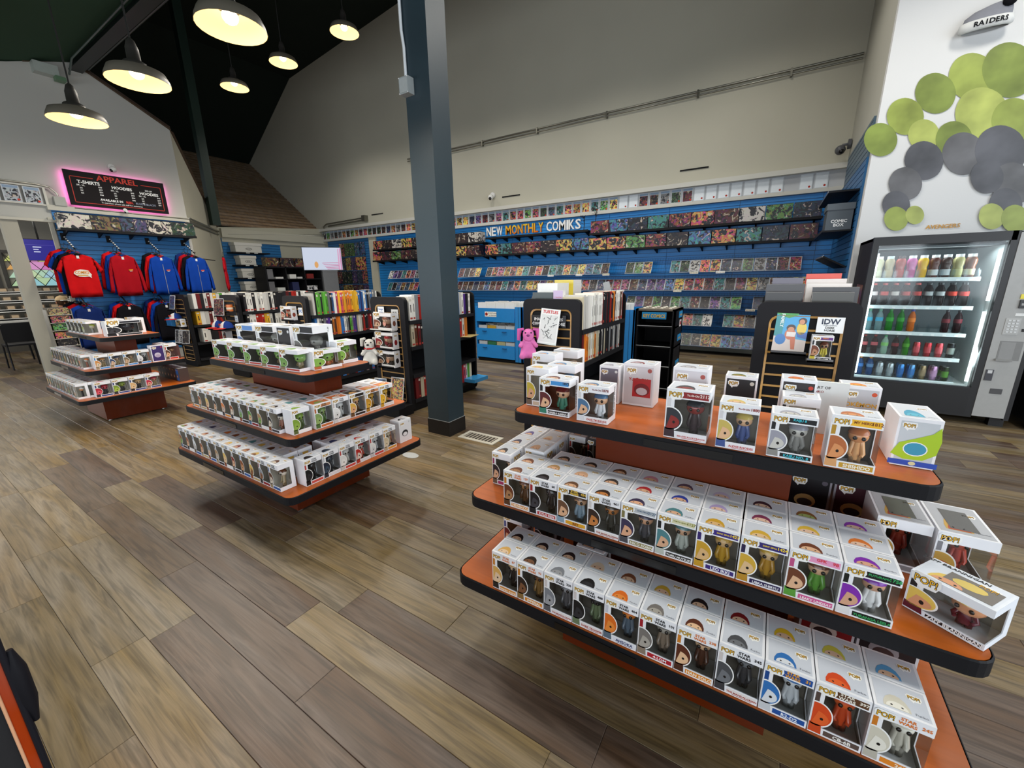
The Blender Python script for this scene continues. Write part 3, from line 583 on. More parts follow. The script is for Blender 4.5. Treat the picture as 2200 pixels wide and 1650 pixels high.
# drinks
def drink(kind, x, z, body, cap, lab, label, grp):
    q = thing(kind, label, kind.replace('_', ' '), (x, VY+.16, z), 0, None)
    if z < .7: q.scale = (.95, .95, .9)
    b = MB()
    if kind == 'can':
        b.lathe([(.026,0),(.031,.008),(.031,.145),(.026,.158)], body, 14); b.build('body', 'metal', q)
        MB().lathe([(.026,.158),(.026,.161),(.023,.158)], '#c9ccce', 14).build('lid', 'metal', q)
        MB().lathe([(.0314,.04),(.0314,.11)], lab, 14, caps=False).build('printed_band', 'gloss', q)
    elif kind == 'wide_bottle':
        b.lathe([(.026,0),(.03,.006),(.03,.08),(.026,.095),(.033,.13),(.033,.165),(.02,.19)], body, 14); b.build('body', 'gloss', q)
        MB().lathe([(.022,.188),(.022,.215)], cap, 12).build('cap', 'gloss', q); MB().lathe([(.0305,.02),(.0305,.075)], lab, 14, caps=False).build('wrap_label', 'paper', q)
    else:
        b.lathe([(.024,0),(.031,.01),(.031,.05),(.028,.075),(.031,.1),(.031,.135),(.026,.165),(.012,.195),(.012,.205)], body, 14); b.build('body', 'liquid', q)
        MB().lathe([(.0145,.203),(.0145,.222)], cap, 10).build('cap', 'gloss', q); MB().lathe([(.0316,.098),(.0316,.137)], lab, 14, caps=False).build('wrap_label', 'paper', q)
    return q
rows = [
 [('wide_bottle','#c9c0a0','#e8e8e6','#d8d2b8','cream'),('wide_bottle','#b8a98a','#d7e6e6','#c9b692','tan'),('wide_bottle','#a8433f','#3a2226','#b84a45','dark red'),('wide_bottle','#c2569e','#f2f2f2','#b0207a','pink'),('wide_bottle','#e5b512','#f2f2f2','#e0ac10','yellow'),('wide_bottle','#5a2d22','#f2f2f2','#d8dcdc','brown and white'),('wide_bottle','#3f2a22','#f0f0f0','#c8d0d2','dark brown'),('wide_bottle','#b9b27c','#f0f0f0','#c5c48e','olive'),('wide_bottle','#6a3b20','#e8e8e6','#cfc7a2','amber')],
 [('bottle','#1a0d0a',c,l,n) for c,l,n in (('#c93a34','#d9c9c6','cola with pale label'),('#c93a34','#c23a36','cola with red label'),('#c93a34','#cfc6c0','cola with grey label'),('#c93a34','#b8302c','cola with deep red label'),('#c93a34','#c8403c','cola with red and gold label'),('#30383a','#aeb6b8','cola with silver label'),('#30383a','#b6bdbf','cola with pale silver label'),('#30383a','#d6402e','black cap cola with red label'),('#30383a','#e02e22','black cap cola with bright red label'))],
 [('bottle','#7fa3a8','#4f9a72','#3ea1c0','blue water'),('bottle','#86a4a6','#6aa08a','#3f9fc4','pale blue water'),('bottle','#1e8a22','#2f8a3a','#2a9a2e','green'),('bottle','#1b8420','#2f7f38','#27932b','deep green'),('bottle','#d9701a','#2b3f9a','#e07d22','orange'),None,None,('bottle','#2a0d12','#2b2b30','#6a1220','dark cherry'),('bottle','#24090e','#26262a','#5c0f1c','darkest cherry')],
 [('bottle','#2c1010','#8f2f2c','#b5555a','cola with pink label'),('bottle','#2c1010','#8a2c2a','#b05056','cola with rose label'),('bottle','#9fc4ae','#3f9a62','#7fc36a','clear green-capped'),('bottle','#2a0a0e','#26262a','#7a1c26','dark red'),('bottle','#2f8a1a','#2b3f2a','#4a9a22','lime green'),('can','#b5424a','#c9ccce','#c94f58','red'),('can','#b03840','#c9ccce','#c4474f','deep red'),('can','#d0525a','#c9ccce','#d9636a','bright red'),('can','#23262a','#c9ccce','#8d9a94','black')],
 [('bottle','#1d4f86','#d98a2a','#2f6db0','blue sports drink'),('bottle','#1d4f86','#d98a2a','#5d87b0','blue-grey sports drink'),('can','#9aa4a8','#c9ccce','#aab4b8','silver'),('can','#a6b0b4','#c9ccce','#98a4aa','pale silver'),('can','#3f7fc0','#c9ccce','#2c6cb4','blue'),('can','#5a8fc0','#c9ccce','#3d7cc0','light blue'),('can','#8c7a5c','#c9ccce','#9a8768','bronze'),('can','#b58ab0','#c9ccce','#c295bd','mauve'),('can','#23301c','#c9ccce','#4f8a2a','black and green')]]
drink_back = []
for ri, row in enumerate(rows):
    for ci, d in enumerate(row):
        if d and ri in (0, 1, 4): drink_back.append((d, ci, ri))
        if d: drink(d[0], VX0+.108+ci*.0845, SHZ[ri]+.004, d[1], d[2], d[3], f"{d[4]} {d[0].replace('_',' ')}, {nth(ci)} from left on the {['top','second','third','fourth','bottom'][ri]} vending shelf", None)
for d, ci, ri in drink_back:
    o = drink(d[0], VX0+.108+ci*.0845, SHZ[ri]+.004, d[1], d[2], d[3], f"{d[4]} {d[0].replace('_',' ')} behind, {nth(ci)} from left, {['top','second','third','fourth','bottom'][ri]} vending shelf", None); o.location.y += .075
# ---- big cabinet side at the near left edge
q = thing('game_cabinet', 'red-orange cabinet side with black edging at the near left corner', 'cabinet', (-1.3,-.15,0))
MB().box((-.29,.142,.02),(.297,.158,1.02),'#b04424').build('side_panel', 'cherry_laminate', q)
b = MB(); b.tube([(.302,.158,.02),(.302,.158,1.02)], .0045, '#15151c', 8); b.tube([(.30,.140,.02),(.30,.140,1.02)], .0022, '#d9a27c', 6); b.build('edge_molding', 'black_laminate', q)
MB().box((-.29,-.4,.0),(.295,.138,1.0),'#262628').build('body', 'black_laminate', q)
b = MB(); b.lathe([(.004,0),(.012,.05),(.012,.11),(.004,.15)], '#121218', 10, (.298,.166)); o = b.build('hinge', 'black_laminate', q); o.location.z = .74
# ================================================================ boxed vinyl figures
BW, BD, BH = .1135, .09, .157
def cc(h, k):
    h = h.lstrip('#'); return '#' + ''.join('%02x' % max(0, min(255, int(int(h[i:i+2], 16)*k))) for i in (0, 2, 4))
LOGO = {}
def pop_logo(b, T, s, lod):
    """yellow three-letter logo with a dark outline on a white speech bubble; T(u,v) lies on the card, n-th layer lifted by T(u,v,n)"""
    if lod == 2:
        b.shape([(-.5*s,-.2*s),(.5*s,-.14*s),(.55*s,.24*s),(-.5*s,.28*s)], lambda u, v: T(u, v, 1), '#caa34a'); return
    b.shape([(-.62*s,-.16*s),(-.3*s,-.42*s),(-.1*s,-.66*s),(-.04*s,-.46*s),(.5*s,-.4*s),(.68*s,0),(.62*s,.38*s),(-.5*s,.42*s),(-.68*s,.2*s)], lambda u, v: T(u, v, 1), '#f3f3f1')
    b.text('POP!', lambda u, v: T(u, v-.2*s, 2), .62*s, '#2b2118', .055, .82); b.text('POP!', lambda u, v: T(u, v-.2*s, 3), .62*s, '#f0b92e', .0, .82)
def figure_box(loc, rz=0, w=BW, d=BD, h=BH, hair='#4a2a1a', skin='#d9a883', cloth='#6a5a4a', plate='#c33a2c', ptxt='', ptc='#f4f4f2', head='', hcol='#1b1b1b', hbg=None, num='', inner='#827d73', lod=1, label='', group=None, side_txt='', solid=None, top=True, side_win=True, cardc='#ecedf1', figure=True, panel=None, topcol='#ccd1da'):
    """box with base centre-front at loc (front face looks to -y before the turn). solid = fully printed front in that colour."""
    q = thing('figure_box', label, 'figure box', (loc[0], loc[1], loc[2]+.0015), rz, group); f = 0.0; t = .0025; x0, x1 = -w/2, w/2
    hz, wz, wx = (h*.81, h*.15, x0+w*.20) if lod < 2 else (h*.84, h*.13, x0+w*.12)                       # header bottom, window bottom, window left
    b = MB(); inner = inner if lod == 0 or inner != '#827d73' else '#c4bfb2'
    if solid is None:
        b.box((x0,0,h-t),(x1,d,h),cardc).box((x0,0,0),(x1,d,t),cardc).box((x0,d-t,t),(x1,d,h-t),{'f':inner,'*':cardc}).box((x0,t,t),(x0+t,d-t,h-t),{'r':inner,'*':cardc})
        b.box((x0,0,hz),(x1,t,h-t),{'k':inner,'*':cardc}).box((x0,0,t),(x1,t,wz),{'k':inner,'*':cardc}).box((x0,0,wz),(wx,t,hz),{'k':inner,'*':cardc})
        if side_win:
            b.box((x1-t,t,hz),(x1,d-t,h-t),{'l':inner,'*':cardc}).box((x1-t,t,t),(x1,d-t,wz),{'l':inner,'*':cardc}).box((x1-t,d*.74,wz),(x1,d-t,hz),{'l':inner,'*':cardc})
        else: b.box((x1-t,t,t),(x1,d-t,h-t),{'l':inner,'*':cardc})
    else: b.box((x0,0,0),(x1,d,h),cardc)
    # printed artwork
    Tf = lambda u, v, n=1: Vector((u, -.00025*n, v))
    Tt = lambda u, v, n=1: Vector((u, v, h+.00025*n))
    Tr = lambda u, v, n=1: Vector((x1+.00025*n, u, v))
    if top:
        m_ = .006
        b.shape([(x0+m_,m_),(x1-m_,m_),(x1-m_,d-m_),(x0+m_,d-m_)], lambda u, v: Tt(u, v, 1), topcol)
        hx = x0+w*.40
        b.shape([(hx-w*.23,d*.12)]+[(hx+w*.23*math.cos(a), d*.16+d*.38*math.sin(a)) for a in (2.9,2.4,1.9,1.57,1.2,.75,.25)]+[(hx+w*.23,d*.12)], lambda u, v: Tt(u, v, 2), hair)
        if lod < 2:
            b.shape(ell(hx,d*.13,w*.19,d*.2,10,0,PI), lambda u, v: Tt(u, v, 3), skin)
            for e_ in (-.09,.09): b.shape(ell(hx+w*e_,d*.2,w*.022,w*.022,6), lambda u, v: Tt(u, v, 4), '#1c1714')
        pop_logo(b, lambda u, v, n=1: Tt(x1-w*.25+u, d*.68+v, n+1), w*.2, lod)
        if lod == 0: b.text('Funko', lambda u, v: Tt(x1-w*.2+u, d*.14+v, 2), w*.085, '#43485a')
    if solid is not None:
        b.shape([(x0+.006,.008),(x1-.006,.008),(x1-.006,h-.01),(x0+.006,h-.01)], lambda u, v: Tf(u, v, 1), solid)
        pop_logo(b, lambda u, v, n=1: Tf(x0+w*.27+u, h*.84+v, n+1), w*.26, lod)
        if panel: b.shape([(x0+w*.32,h*.22),(x1-w*.1,h*.22),(x1-w*.1,h*.66),(x0+w*.32,h*.66)], lambda u, v: Tf(u, v, 2), panel)
        b.shape(ell(x1-w*.16,h*.86,w*.07,w*.07,10), lambda u, v: Tf(u, v, 2), plate)
        if ptxt: b.text(ptxt, lambda u, v: Tf(u, h*.07+v, 3), min(.02, w*1.2/max(6, len(ptxt))), ptc, .02)
        if head: b.text(head, lambda u, v: Tf(.0+u, h*.60+v, 3), w*1.3/max(7, len(head)), hcol, .03)
        b.shape(ell(x0+w*.45 if not panel else x0+w*.62,h*.4,w*.25,h*.15,16), lambda u, v: Tf(u, v, 3), hair); b.shape(ell(x0+w*.45 if not panel else x0+w*.62,h*.36,w*.18,h*.09,14), lambda u, v: Tf(u, v, 4), skin)
    else:
        if hbg: b.shape([(x0+w*.05,hz+.004),(x1-.004,hz+.004),(x1-.004,h-.008),(x0+w*.05,h-.008)], lambda u, v: Tf(u, v, 1), hbg)
        pop_logo(b, lambda u, v, n=1: Tf(x0+w*.21+u, hz+(h-hz)*.42+v, n+5), w*.285, lod)
        if lod < 2:
            if head:
                L_ = head.split('\n')
                for k, tx in enumerate(L_): b.text(tx, lambda u, v: Tf(x0+w*(.62 if len(L_) == 1 else .58)+u, hz+(h-hz)*(.38 if len(L_) == 1 else (.52-.36*k))+v, 3), min(.012, w*.40/max(4, len(tx)*.68)) if len(L_) == 1 else .0115, hcol, .035)
            if num: b.text(num, lambda u, v: Tf(x1-w*.12+u, hz+(h-hz)*.35+v, 3), w*.11, hcol if hcol != hbg else '#fff', .03)
            b.shape([(x0+w*.30,.005),(x1-.004,.005),(x1-.004,wz-.004),(x0+w*.30,wz-.004)], lambda u, v: Tf(u, v, 1), plate)
            if ptxt: b.text(ptxt, lambda u, v: Tf(x0+w*.645+u, wz*.32+v, 3), min(.0135, w*.66/max(4, len(ptxt)*.60)), ptc, .03)
            if lod == 0: b.shape([(x0+w*.42,wz*.16),(x1-w*.12,wz*.16),(x1-w*.12,wz*.22),(x0+w*.42,wz*.22)], lambda u, v: Tf(u, v, 2), ptc)
        else: b.shape([(x0+w*.34,.006),(x1-.006,.006),(x1-.006,wz-.006),(x0+w*.34,wz-.006)], lambda u, v: Tf(u, v, 1), plate); b.shape([(x0+w*.45,hz+.01),(x1-.01,hz+.01),(x1-.01,h-.012),(x0+w*.45,h-.012)], lambda u, v: Tf(u, v, 1), hcol)
        # printed plain half portrait at the lower left, white outline
        px_, pz = x0+w*.11, h*.39
        def clip(pts): return [(max(u, x0+.001), v) for u, v in pts]
        b.shape(clip(ell(px_,pz,w*.315,h*.25,18,-1.85,1.85)), lambda u, v: Tf(u, v, 2), '#f4f4f2')
        b.shape(clip(ell(px_,pz,w*.288,h*.226,18,-1.85,1.85)), lambda u, v: Tf(u, v, 3), hair)
        b.shape(clip(ell(px_,pz-h*.06,w*.245,h*.135,14,-1.85,1.45)), lambda u, v: Tf(u, v, 4), skin)
        if lod < 2:
            b.shape(ell(px_+w*.11,pz-h*.06,w*.034,w*.04,8), lambda u, v: Tf(u, v, 5), '#15110f')
        b.shape(clip([(x0,.004),(px_+w*.15,.004),(px_+w*.13,pz-h*.195),(x0,pz-h*.18)]), lambda u, v: Tf(u, v, 3), cloth)
        b.shape([(x0+w*.03,pz+h*.21),(x0+w*.12,pz+h*.22),(x0+w*.12,hz),(x0+w*.03,hz)], lambda u, v: Tf(u, v, 1), cc(plate, .9) if lod < 2 else '#9a9a9a')
    if side_txt: b.text(side_txt, lambda u, v: Tr(d*.80-v, h*.94-u, 2), .0135, '#1a1a1c', .03, 1, 'LEFT')
    if not side_win and solid is None:
        b.shape([(.008,.012),(d-.008,.012),(d-.008,h-.02),(.008,h-.02)], lambda u, v: Tr(u, v, 1), topcol); pop_logo(b, lambda u, v, n=1: Tr(d*.5+u, h*.8+v, n+1), d*.4, lod); b.shape(ell(d*.5,h*.4,d*.25,h*.16,14), lambda u, v: Tr(u, v, 2), hair)
    b.build('carton', 'card', q)
    if solid is None and figure:
        g = MB(); fx, fy = x0+w*.64, d*.5; hr = w*.215; zc = h*.60
        if lod < 2:
            g.ball((fx,fy,zc-.004), (hr,hr*.82,hr*.80), skin, 12, 8)
            g.grid([[(fx+hr*1.06*math.cos(a)*math.cos(t), fy+hr*.9*math.sin(a)*math.cos(t), zc+.002+hr*.90*math.sin(t)) for a in [2*PI*j/12 for j in range(12)]] for t in (.12,.45,.8,1.2,1.5)], hair, True, True)
            for e_ in (-.4,.4): g.ball((fx+hr*e_,fy-hr*.78,zc-.006), (.0055,.003,.006), '#100d0c', 6, 4)
            g.lathe([(w*.09,wz-.004),(w*.10,wz+h*.10),(w*.07,zc-hr*.7)], cloth, 8, (fx,fy))
            for s_ in (-1,1): g.tube([(fx+s_*w*.08,fy,zc-hr*.75),(fx+s_*w*.14,fy-.006,wz+h*.1),(fx+s_*w*.10,fy-.014,wz+h*.06)], [.007,.0065,.005], cloth, 6); g.tube([(fx+s_*w*.05,fy,wz+.01),(fx+s_*w*.055,fy-.002,t+.002)], [.009,.008], cc(cloth,.7), 6)
        else:
            g.ball((fx,fy,zc), (hr,hr*.8,hr*.85), skin, 8, 5); g.ball((fx,fy+.003,zc+hr*.3), (hr*1.03,hr*.84,hr*.66), hair, 8, 5); g.lathe([(w*.1,t),(w*.08,zc-hr*.6)], cloth, 6, (fx,fy))
        g.build('vinyl_figure', 'gloss', q)
    if solid is None:
        p = MB(); p.face([(wx,t*.5,wz),(x1-t*.5,t*.5,wz),(x1-t*.5,t*.5,hz),(wx,t*.5,hz)], '#ffffff')
        if side_win: p.face([(x1-t*.5,t*.5,wz),(x1-t*.5,d*.74,wz),(x1-t*.5,d*.74,hz),(x1-t*.5,t*.5,hz)], '#ffffff')
        p.build('window_film', 'clear_film', q)
    return q
HAIRS = [('black','#1d1a1c'),('brown','#5a3420'),('blond','#d8b35c'),('grey','#8e9299'),('dark red','#7c2420'),('auburn','#8a4a22'),('navy','#2a3a6a'),('green','#5a8a3a'),('white','#d9dadc'),('tan','#a8835a'),('teal','#4a8a92'),('orange','#d8742c')]
SKINS = ['#dcae8b','#c99468','#8a5a3c','#e3bd9c','#b9b4ac','#7aa35a','#d9cdbc']
PLATES = ['#c33a2c','#1d1d20','#d98a2a','#e8e6e0','#2f5a9a','#8a1f24','#3a3a3e','#b9a06a']
CL = ['#6a5a4a','#3a3a40','#8a4a2a','#4a6a8a','#7a7a74','#2a2a2e','#9a8a6a']
def short(t): return t.replace(' and an ', ', ').replace(' and a ', ', ').replace(' and pale nameplate', '').replace(' and orange nameplate', '').replace(' and crimson nameplate', '').replace(', tan face, pale red-lettered nameplate', ', tan face').replace(', nearest the camera', '').replace(' with a green figure inside', ', green figure')
# ---------------- nearest table, middle tier, front row (left to right)
def rowx(x, i, sp): return x + sp*i
MF = [('CHEWBACCA','#6b3a22','#a87a52','#5a3a22','#d98a2a','#fff3dd','STAR\nWARS','#d9762a',None,'129','brown hair and an orange nameplate'),
      ('KYLO REN','#17171a','#3a3a40','#1c1c20','#b52a2e','#f6f0ee','STAR\nWARS','#1a1a1c',None,'60','black helmet-like portrait and a red nameplate'),
      ('REY','#6a4a34','#d9ab86','#8aa3b5','#e0a52a','#7a2a1a','STAR\nWARS','#e8c24a','#2a2622','434','brown hair and a yellow nameplate'),
      ('THE MANDALORIAN','#33241c','#c07a3e','#3a3a36','#e9e4e0','#a8443a','STAR\nWARS','#26262a',None,'461','dark hair, tan face and a pale red-lettered nameplate'),
      ('NICO ROBIN','#3b3350','#d9a583','#4a4a52','#8c8350','#f2efe0','ONE PIECE','#5a6f8a','#b9bdc0','2127','purple-black hair and an olive nameplate'),
      ('TORU MUTSUKI','#4d7f86','#d3a685','#b9c0b8','#1c1c1e','#f4f4f2','TOKYO GHOUL','#8a8a2a','#d6d3b0','1127','teal hair and a black nameplate'),
      ('LEO IKKI','#c79a2e','#d8b07a','#c3962a','#3a2a7a','#f0f0f4','SAINT SEIYA','#f0d23c','#3c2c80','1427','gold headdress and a purple nameplate'),
      ('LIBRA SHIRYU','#cfa63a','#dcb98a','#b98a2a','#2c2350','#f0f0f4','SAINT SEIYA','#f0d23c','#342a72','1424','pale gold hair and a violet nameplate'),
      ('LEAKY LINDSAY','#6b3a24','#dcb08c','#5a9a3a','#d25a92','#fdf0f4','GPK','#d83a4a','#e59ac0','98','brown pigtail hair and a pink nameplate'),
      ('TURANGA LEELA','#7d2aa8','#d2a183','#e0e0e0','#141a16','#3aa862','FUTURAMA','#3aa862','#15181a','1758','long purple hair and a dark nameplate')]
x_m, sp_m, y_m = -.812, .1165, 1.212
for i, r in enumerate(MF):
    figure_box((x_m+sp_m*i+BW/2, y_m, ZM), 0, h=.150, hair=r[1], skin=r[2], cloth=r[3], plate=r[4], ptxt=r[0], ptc=r[5], head=r[6], hcol=r[7], hbg=r[8], num=r[9], lod=0, label=f'figure box with {short(r[10])}, {nth(i)} from left, nearest table middle tier')
back = {0:[('brown','#7a4a34')],1:[('tan','#b08a5a'),('dark','#2c2622')],2:[('pale brown','#c9a080'),('black','#1f1c1c')],3:[('dark grey','#3f3a38'),('brown and tan','#5a3c28')],4:[('red','#b02a30'),('pink and blue','#c98a9a')],5:[('blue','#2a3f9a'),('grey and pink','#5a4a60')],6:[('lilac','#a99ac8'),('pale lilac','#c3b9d6')],7:[('dark pink','#7a3050'),('black and pink','#3a2030')],8:[('yellow, red and blue','#d8b23a'),('brown and green','#8a5a2a')],9:[('orange','#d8752c'),('bright purple','#8a30b0')]}
for i, ls in back.items():
    for k, (n, c) in enumerate(ls):
        figure_box((x_m+sp_m*i+BW/2+random.uniform(-.001,.001), y_m+(k+1)*.0925, ZM), 0, h=.150, hair=c, skin=['#dcae8b','#a9b96a','#e3c0a8'][1 if n == 'brown and green' else 2*(i > 5)], plate=random.choice(PLATES), lod=1, figure=False, side_win=(i == 9), label=f'box with {n} hair lid, {["second","third"][k]} row behind {nth(i)} box, nearest middle tier')
# left end of the middle tier: boxes turned to the left
LS = [('KAWAKI','#2a2026'),('','#3a3350'),('','#5a4a8a'),('','#6a6ab0')]
for k, (t_, c) in enumerate(LS):
    figure_box((-.905, 1.335+k*.117, ZM), -PI/2 if k < 0 else 0, w=.092, d=.112, h=.150, hair=c, skin='#d9b08e', plate='#a8386a', lod=0 if k == 0 else 1, side_txt=t_, side_win=False, label=f'white box with {["dark","slate","violet","blue"][k]} hair lid, {nth(k)} along left end of nearest table')
for k in range(3):
    figure_box((-.79, 1.42+k*.118, ZM), 0, w=.092, d=.112, h=.158, hair=['#c9a080','#d9c9b0','#8a8a90'][k], plate='#a8386a', lod=1, side_win=False, label=f'white box with pale lid, {nth(k)} in second file at left end, nearest table')
for k, (t_, c) in enumerate((('STRANGER JACK','#4a2a1c'),('','#26262c'))):
    figure_box((-.695+.09*k, 1.66, ZM), 0, w=.08, d=.12, h=.158, hair=c, cardc='#3a3638' if k else '#cfcfd2', lod=1, side_txt=t_, label=f'dark figure box under the top shelf, {nth(k)} beside the riser, nearest table')
# right end of the middle tier
for k in range(2):
    q = figure_box((.425+.128*k-.02, 1.50-.012*k, ZM), 0, w=.122, d=.19, h=.165, hair='#caa04a', skin='#b5482f', cloth='#b33a2a', plate='#8f8f94', ptxt='', lod=0, topcol='#b3b5ba', label=f'tall box with windowed lid and black dot, {["left","right"][k]} one at the right end')
    w_ = MB(); w_.shape([(-.03,.03),(.03,.03),(.03,.15),(-.03,.15)], lambda u, v: Vector((u,v,.166)), '#5a5855'); w_.shape(ell(-.045,.158,.0085,.0085,12), lambda u, v: Vector((u,-.0016,v-.012)), '#141416'); w_.text('2', lambda u, v: Vector((-.045+u,-.0019,.1405+v)), .015, '#f4f4f4', .03); w_.build('lid_window', 'gloss', q)
q = figure_box((.455, 1.285, ZM), -.62, w=.155, d=.112, h=.113, hair='#e3c25a', skin='#d99a72', cloth='#5a1a2a', plate='#1a1418', ptxt='ZAPP BRANNIGAN', lod=0, cardc='#e6ebf2', topcol='#dfe5ee', label='figure box lying on its side, turned askew at the right corner of the nearest table')
b = MB(); b.shape([(.012,.008),(.10,.008),(.10,.104),(.012,.104)], lambda u, v: Vector((-.078,.112-u,v)), '#17161a'); b.text('POP!', lambda u, v: Vector((-.0784,.056-u,.078+v)), .026, '#f0b92e', .03); b.text('ZAPP BRANNIGAN', lambda u, v: Vector((-.0784,.056-u,.024+v)), .0095, '#f2f2f2', .03); b.text('1757', lambda u, v: Vector((-.0784,.056-u,.012+v)), .009, '#3aa862', .03); b.shape(ell(.056,.058,.022,.016,12), lambda u, v: Vector((-.0783,.112-u,v)), '#d9a57e'); b.text('ZAPP BRANNIGAN', lambda u, v: Vector((-.03+u,.094+v,.1138)), .0155, '#15151a', .03); b.shape([(-.03,.012),(.066,.012),(.066,.082),(-.03,.082)], lambda u, v: Vector((u,v,.1137)), '#77716a'); b.shape(ell(.015,.05,.032,.018,12), lambda u, v: Vector((u,v,.1139)), '#d8bf62'); b.build('print', 'card', q)
for k, (c, t_) in enumerate((('#17161a',''),('#3a1420',''))):
    figure_box((.19+.135*k, 1.70, ZM), 0, w=.128, d=.1, h=.17, solid=c, hair='#c9a66a', skin='#3a3230', plate='#55505a', panel=None, cardc='#8d8a92', lod=1, label=f'{["black","dark red and black"][k]} printed box back under the top shelf, right end of nearest table')
# ---------------- nearest table, bottom tier
BF = [('FENNEC SHAND','#d8a85a','#e6c8a6','#2a2622','#d98a2a','#fff3dd','STAR\nWARS','#d9762a',None,'87','blond hair and an orange nameplate'),
      ('IMPERIAL','#2b201a','#7a5236','#8a6a3a','#d98a2a','#fff3dd','STAR\nWARS','#d9762a',None,'92','black hair, brown face and orange nameplate'),
      ('THE MANDALORIAN','#7b7f86','#9a9ca0','#5a5a5e','#e4dedb','#b0443a','STAR\nWARS','#1c1c20',None,'326','grey helmet-like portrait and pale nameplate'),
      ('DARK TROOPER','#151517','#2c2c30','#6a7a5a','#e6dedc','#a83a32','STAR\nWARS','#1c1c20',None,'488','black portrait with a green figure inside'),
      ('AHSOKA','#d96a1e','#e58a3a','#5a6a7a','#dfe0ea','#2a3568','STAR\nWARS','#1c1c20',None,'464','orange face and a blue-lettered nameplate'),
      ('4-LOM','#77726e','#a8a39a','#8a7a6a','#b0202c','#fbeeee','STAR\nWARS','#1c1c20',None,'101','grey round portrait and crimson nameplate'),
      ('HAN SOLO','#5a2c1a','#e3bb94','#4a2a1c','#e08a24','#fff3e0','STAR\nWARS','#d9762a',None,'238','chestnut hair and an orange nameplate'),
      ('THE MANDALORIAN','#4a4c50','#6f7277','#3a3a3e','#e4dedb','#b0443a','STAR\nWARS','#1c1c20',None,'345','dark steel helmet-like portrait and pale nameplate'),
      ('R2-D2','#2f6fb4','#d9dee3','#c9ced3','#1f4f9a','#e8eef6','STAR\nWARS','#e9a22c','#1f4f9a','31','white and blue portrait and a blue nameplate'),
      ('CB-6B','#d2481c','#e0602a','#c9481e','#5a4a44','#f3f0ea','STAR\nWARS','#efe9dc','#5a3a24','397','red-orange portrait and a brown nameplate'),
      ('245','#cfcab9','#e5e2d6','#b9b5a8','#e0872a','#fff3e0','STAR\nWARS','#d9762a',None,'245','cream portrait, nearest the camera')]
x_b, sp_b, y_b = -.778, .1092, 1.072; wb = .1065
for i, r in enumerate(BF):
    figure_box((x_b+sp_b*i+wb/2, y_b, ZB), 0, w=wb, h=.160, hair=r[1], skin=r[2], cloth=r[3], plate=r[4], ptxt=r[0], ptc=r[5], head=r[6], hcol=r[7], hbg=r[8], num=r[9], lod=0, label=f'figure box with {short(r[10])}, {nth(i)} from left, nearest table bottom tier')
bb2 = [('curly black','#211a1c'),('black','#2a2226'),('dark','#2c2224'),('bald pale','#d9c3ac'),('brown','#7a4a34'),('gold','#c9a23a'),('slick black','#211d1f'),('black and red','#7a1c20'),('yellow','#dcb32a'),('yellow-green','#c9bd4a'),('blue and white','#5a9ac9')]
for i, (n, c) in enumerate(bb2):
    figure_box((x_b+sp_b*i+wb/2, y_b+.0925, ZB), 0, w=wb, h=.160, hair=c, skin='#dcb598', plate=random.choice(PLATES), lod=1, figure=False, side_win=(i == 10), label=f'box with {n} hair lid, {nth(i)} in second row, nearest table bottom tier')
figure_box((x_b+sp_b*2.35+wb/2, y_b+.19, ZB), 0, w=wb, h=.160, hair='#1d191c', lod=1, figure=False, label='single box with black-haired lid in the third row, nearest table bottom tier')
for k, (t_, c) in enumerate((('VIVIAN CAMPBELL','#6a2a2a'),('T-BOZ','#2a2628'))):
    figure_box((-.83+.125*k, 1.30+.05*k, ZB), 0, w=.09, d=.105, h=.160, hair=c, plate='#2a3f8a', cardc='#dedfe3' if k == 0 else '#6a686c', lod=0, side_txt=t_, side_win=False, label=['white figure box with black side lettering at the left end of the bottom tier','dim figure box beside the white one at the left end of the bottom tier'][k])
for k, c in enumerate(('#8a1c20','#19181c')):
    figure_box((.255+.14*k, 1.36-.0*k, ZB), 0, w=.134, d=.12, h=.215, solid=c, hair='#d9cfc6' if k == 0 else '#8a8488', skin='#3a2a2a', plate=c, cardc='#d3d3d8', lod=0, label=['tall dark red printed box under the middle shelf, right end','tall black printed box under the middle shelf, right end'][k])
# ---------------- nearest table, top tier: placed one by one
def top_box(xl, yl, xr, yr, yt, z=ZT, d=.09, **kw):
    A, B = oz(xl, yl, z), oz(xr, yr, z); w = B.x-A.x; yy = (A.y+B.y)/2
    h = max(.06, oy(xl, yt, yy).z - z)
    return figure_box(((A.x+B.x)/2, yy, z), 0, w=w, d=d, h=h, **kw)
top_box(1163,885,1218,902,812, hair='#5a1f22', skin='#dcb08c', cloth='#2f7f6a', plate='#17171a', ptxt='TANJIRO KAMADO', head='', hbg='#3f8fd0', num='1872', lod=0, side_txt='TANJIRO KAMADO', inner='#5a4636', label='figure box with dark red hair, leftmost front box on nearest table top shelf')
top_box(1241,901,1303,916,826, hair='#4a6f92', skin='#d8ad8a', cloth='#d9dde2', plate='#e8e4e2', ptxt='ZANE TRUESDALE', ptc='#b8332c', head='Yu-Gi-Oh!', hcol='#7a2a2a', num='1878', lod=0, side_txt='ZANE TRUESDALE', label='figure box with slate-blue hair, second in the front row of the top shelf')
top_box(1425,938,1516,954,833, d=.115, hair='#2c2f36', skin='#8a2a26', cloth='#3a2a30', plate='#ecebee', ptxt='RED-EYES BLACK DRAGON', ptc='#c22a30', head='Yu-Gi-Oh!', hcol='#e8d8d0', hbg='#8a1f22', num='2117', lod=0, label='largest figure box on the top shelf, black and red figure inside, nearest table')
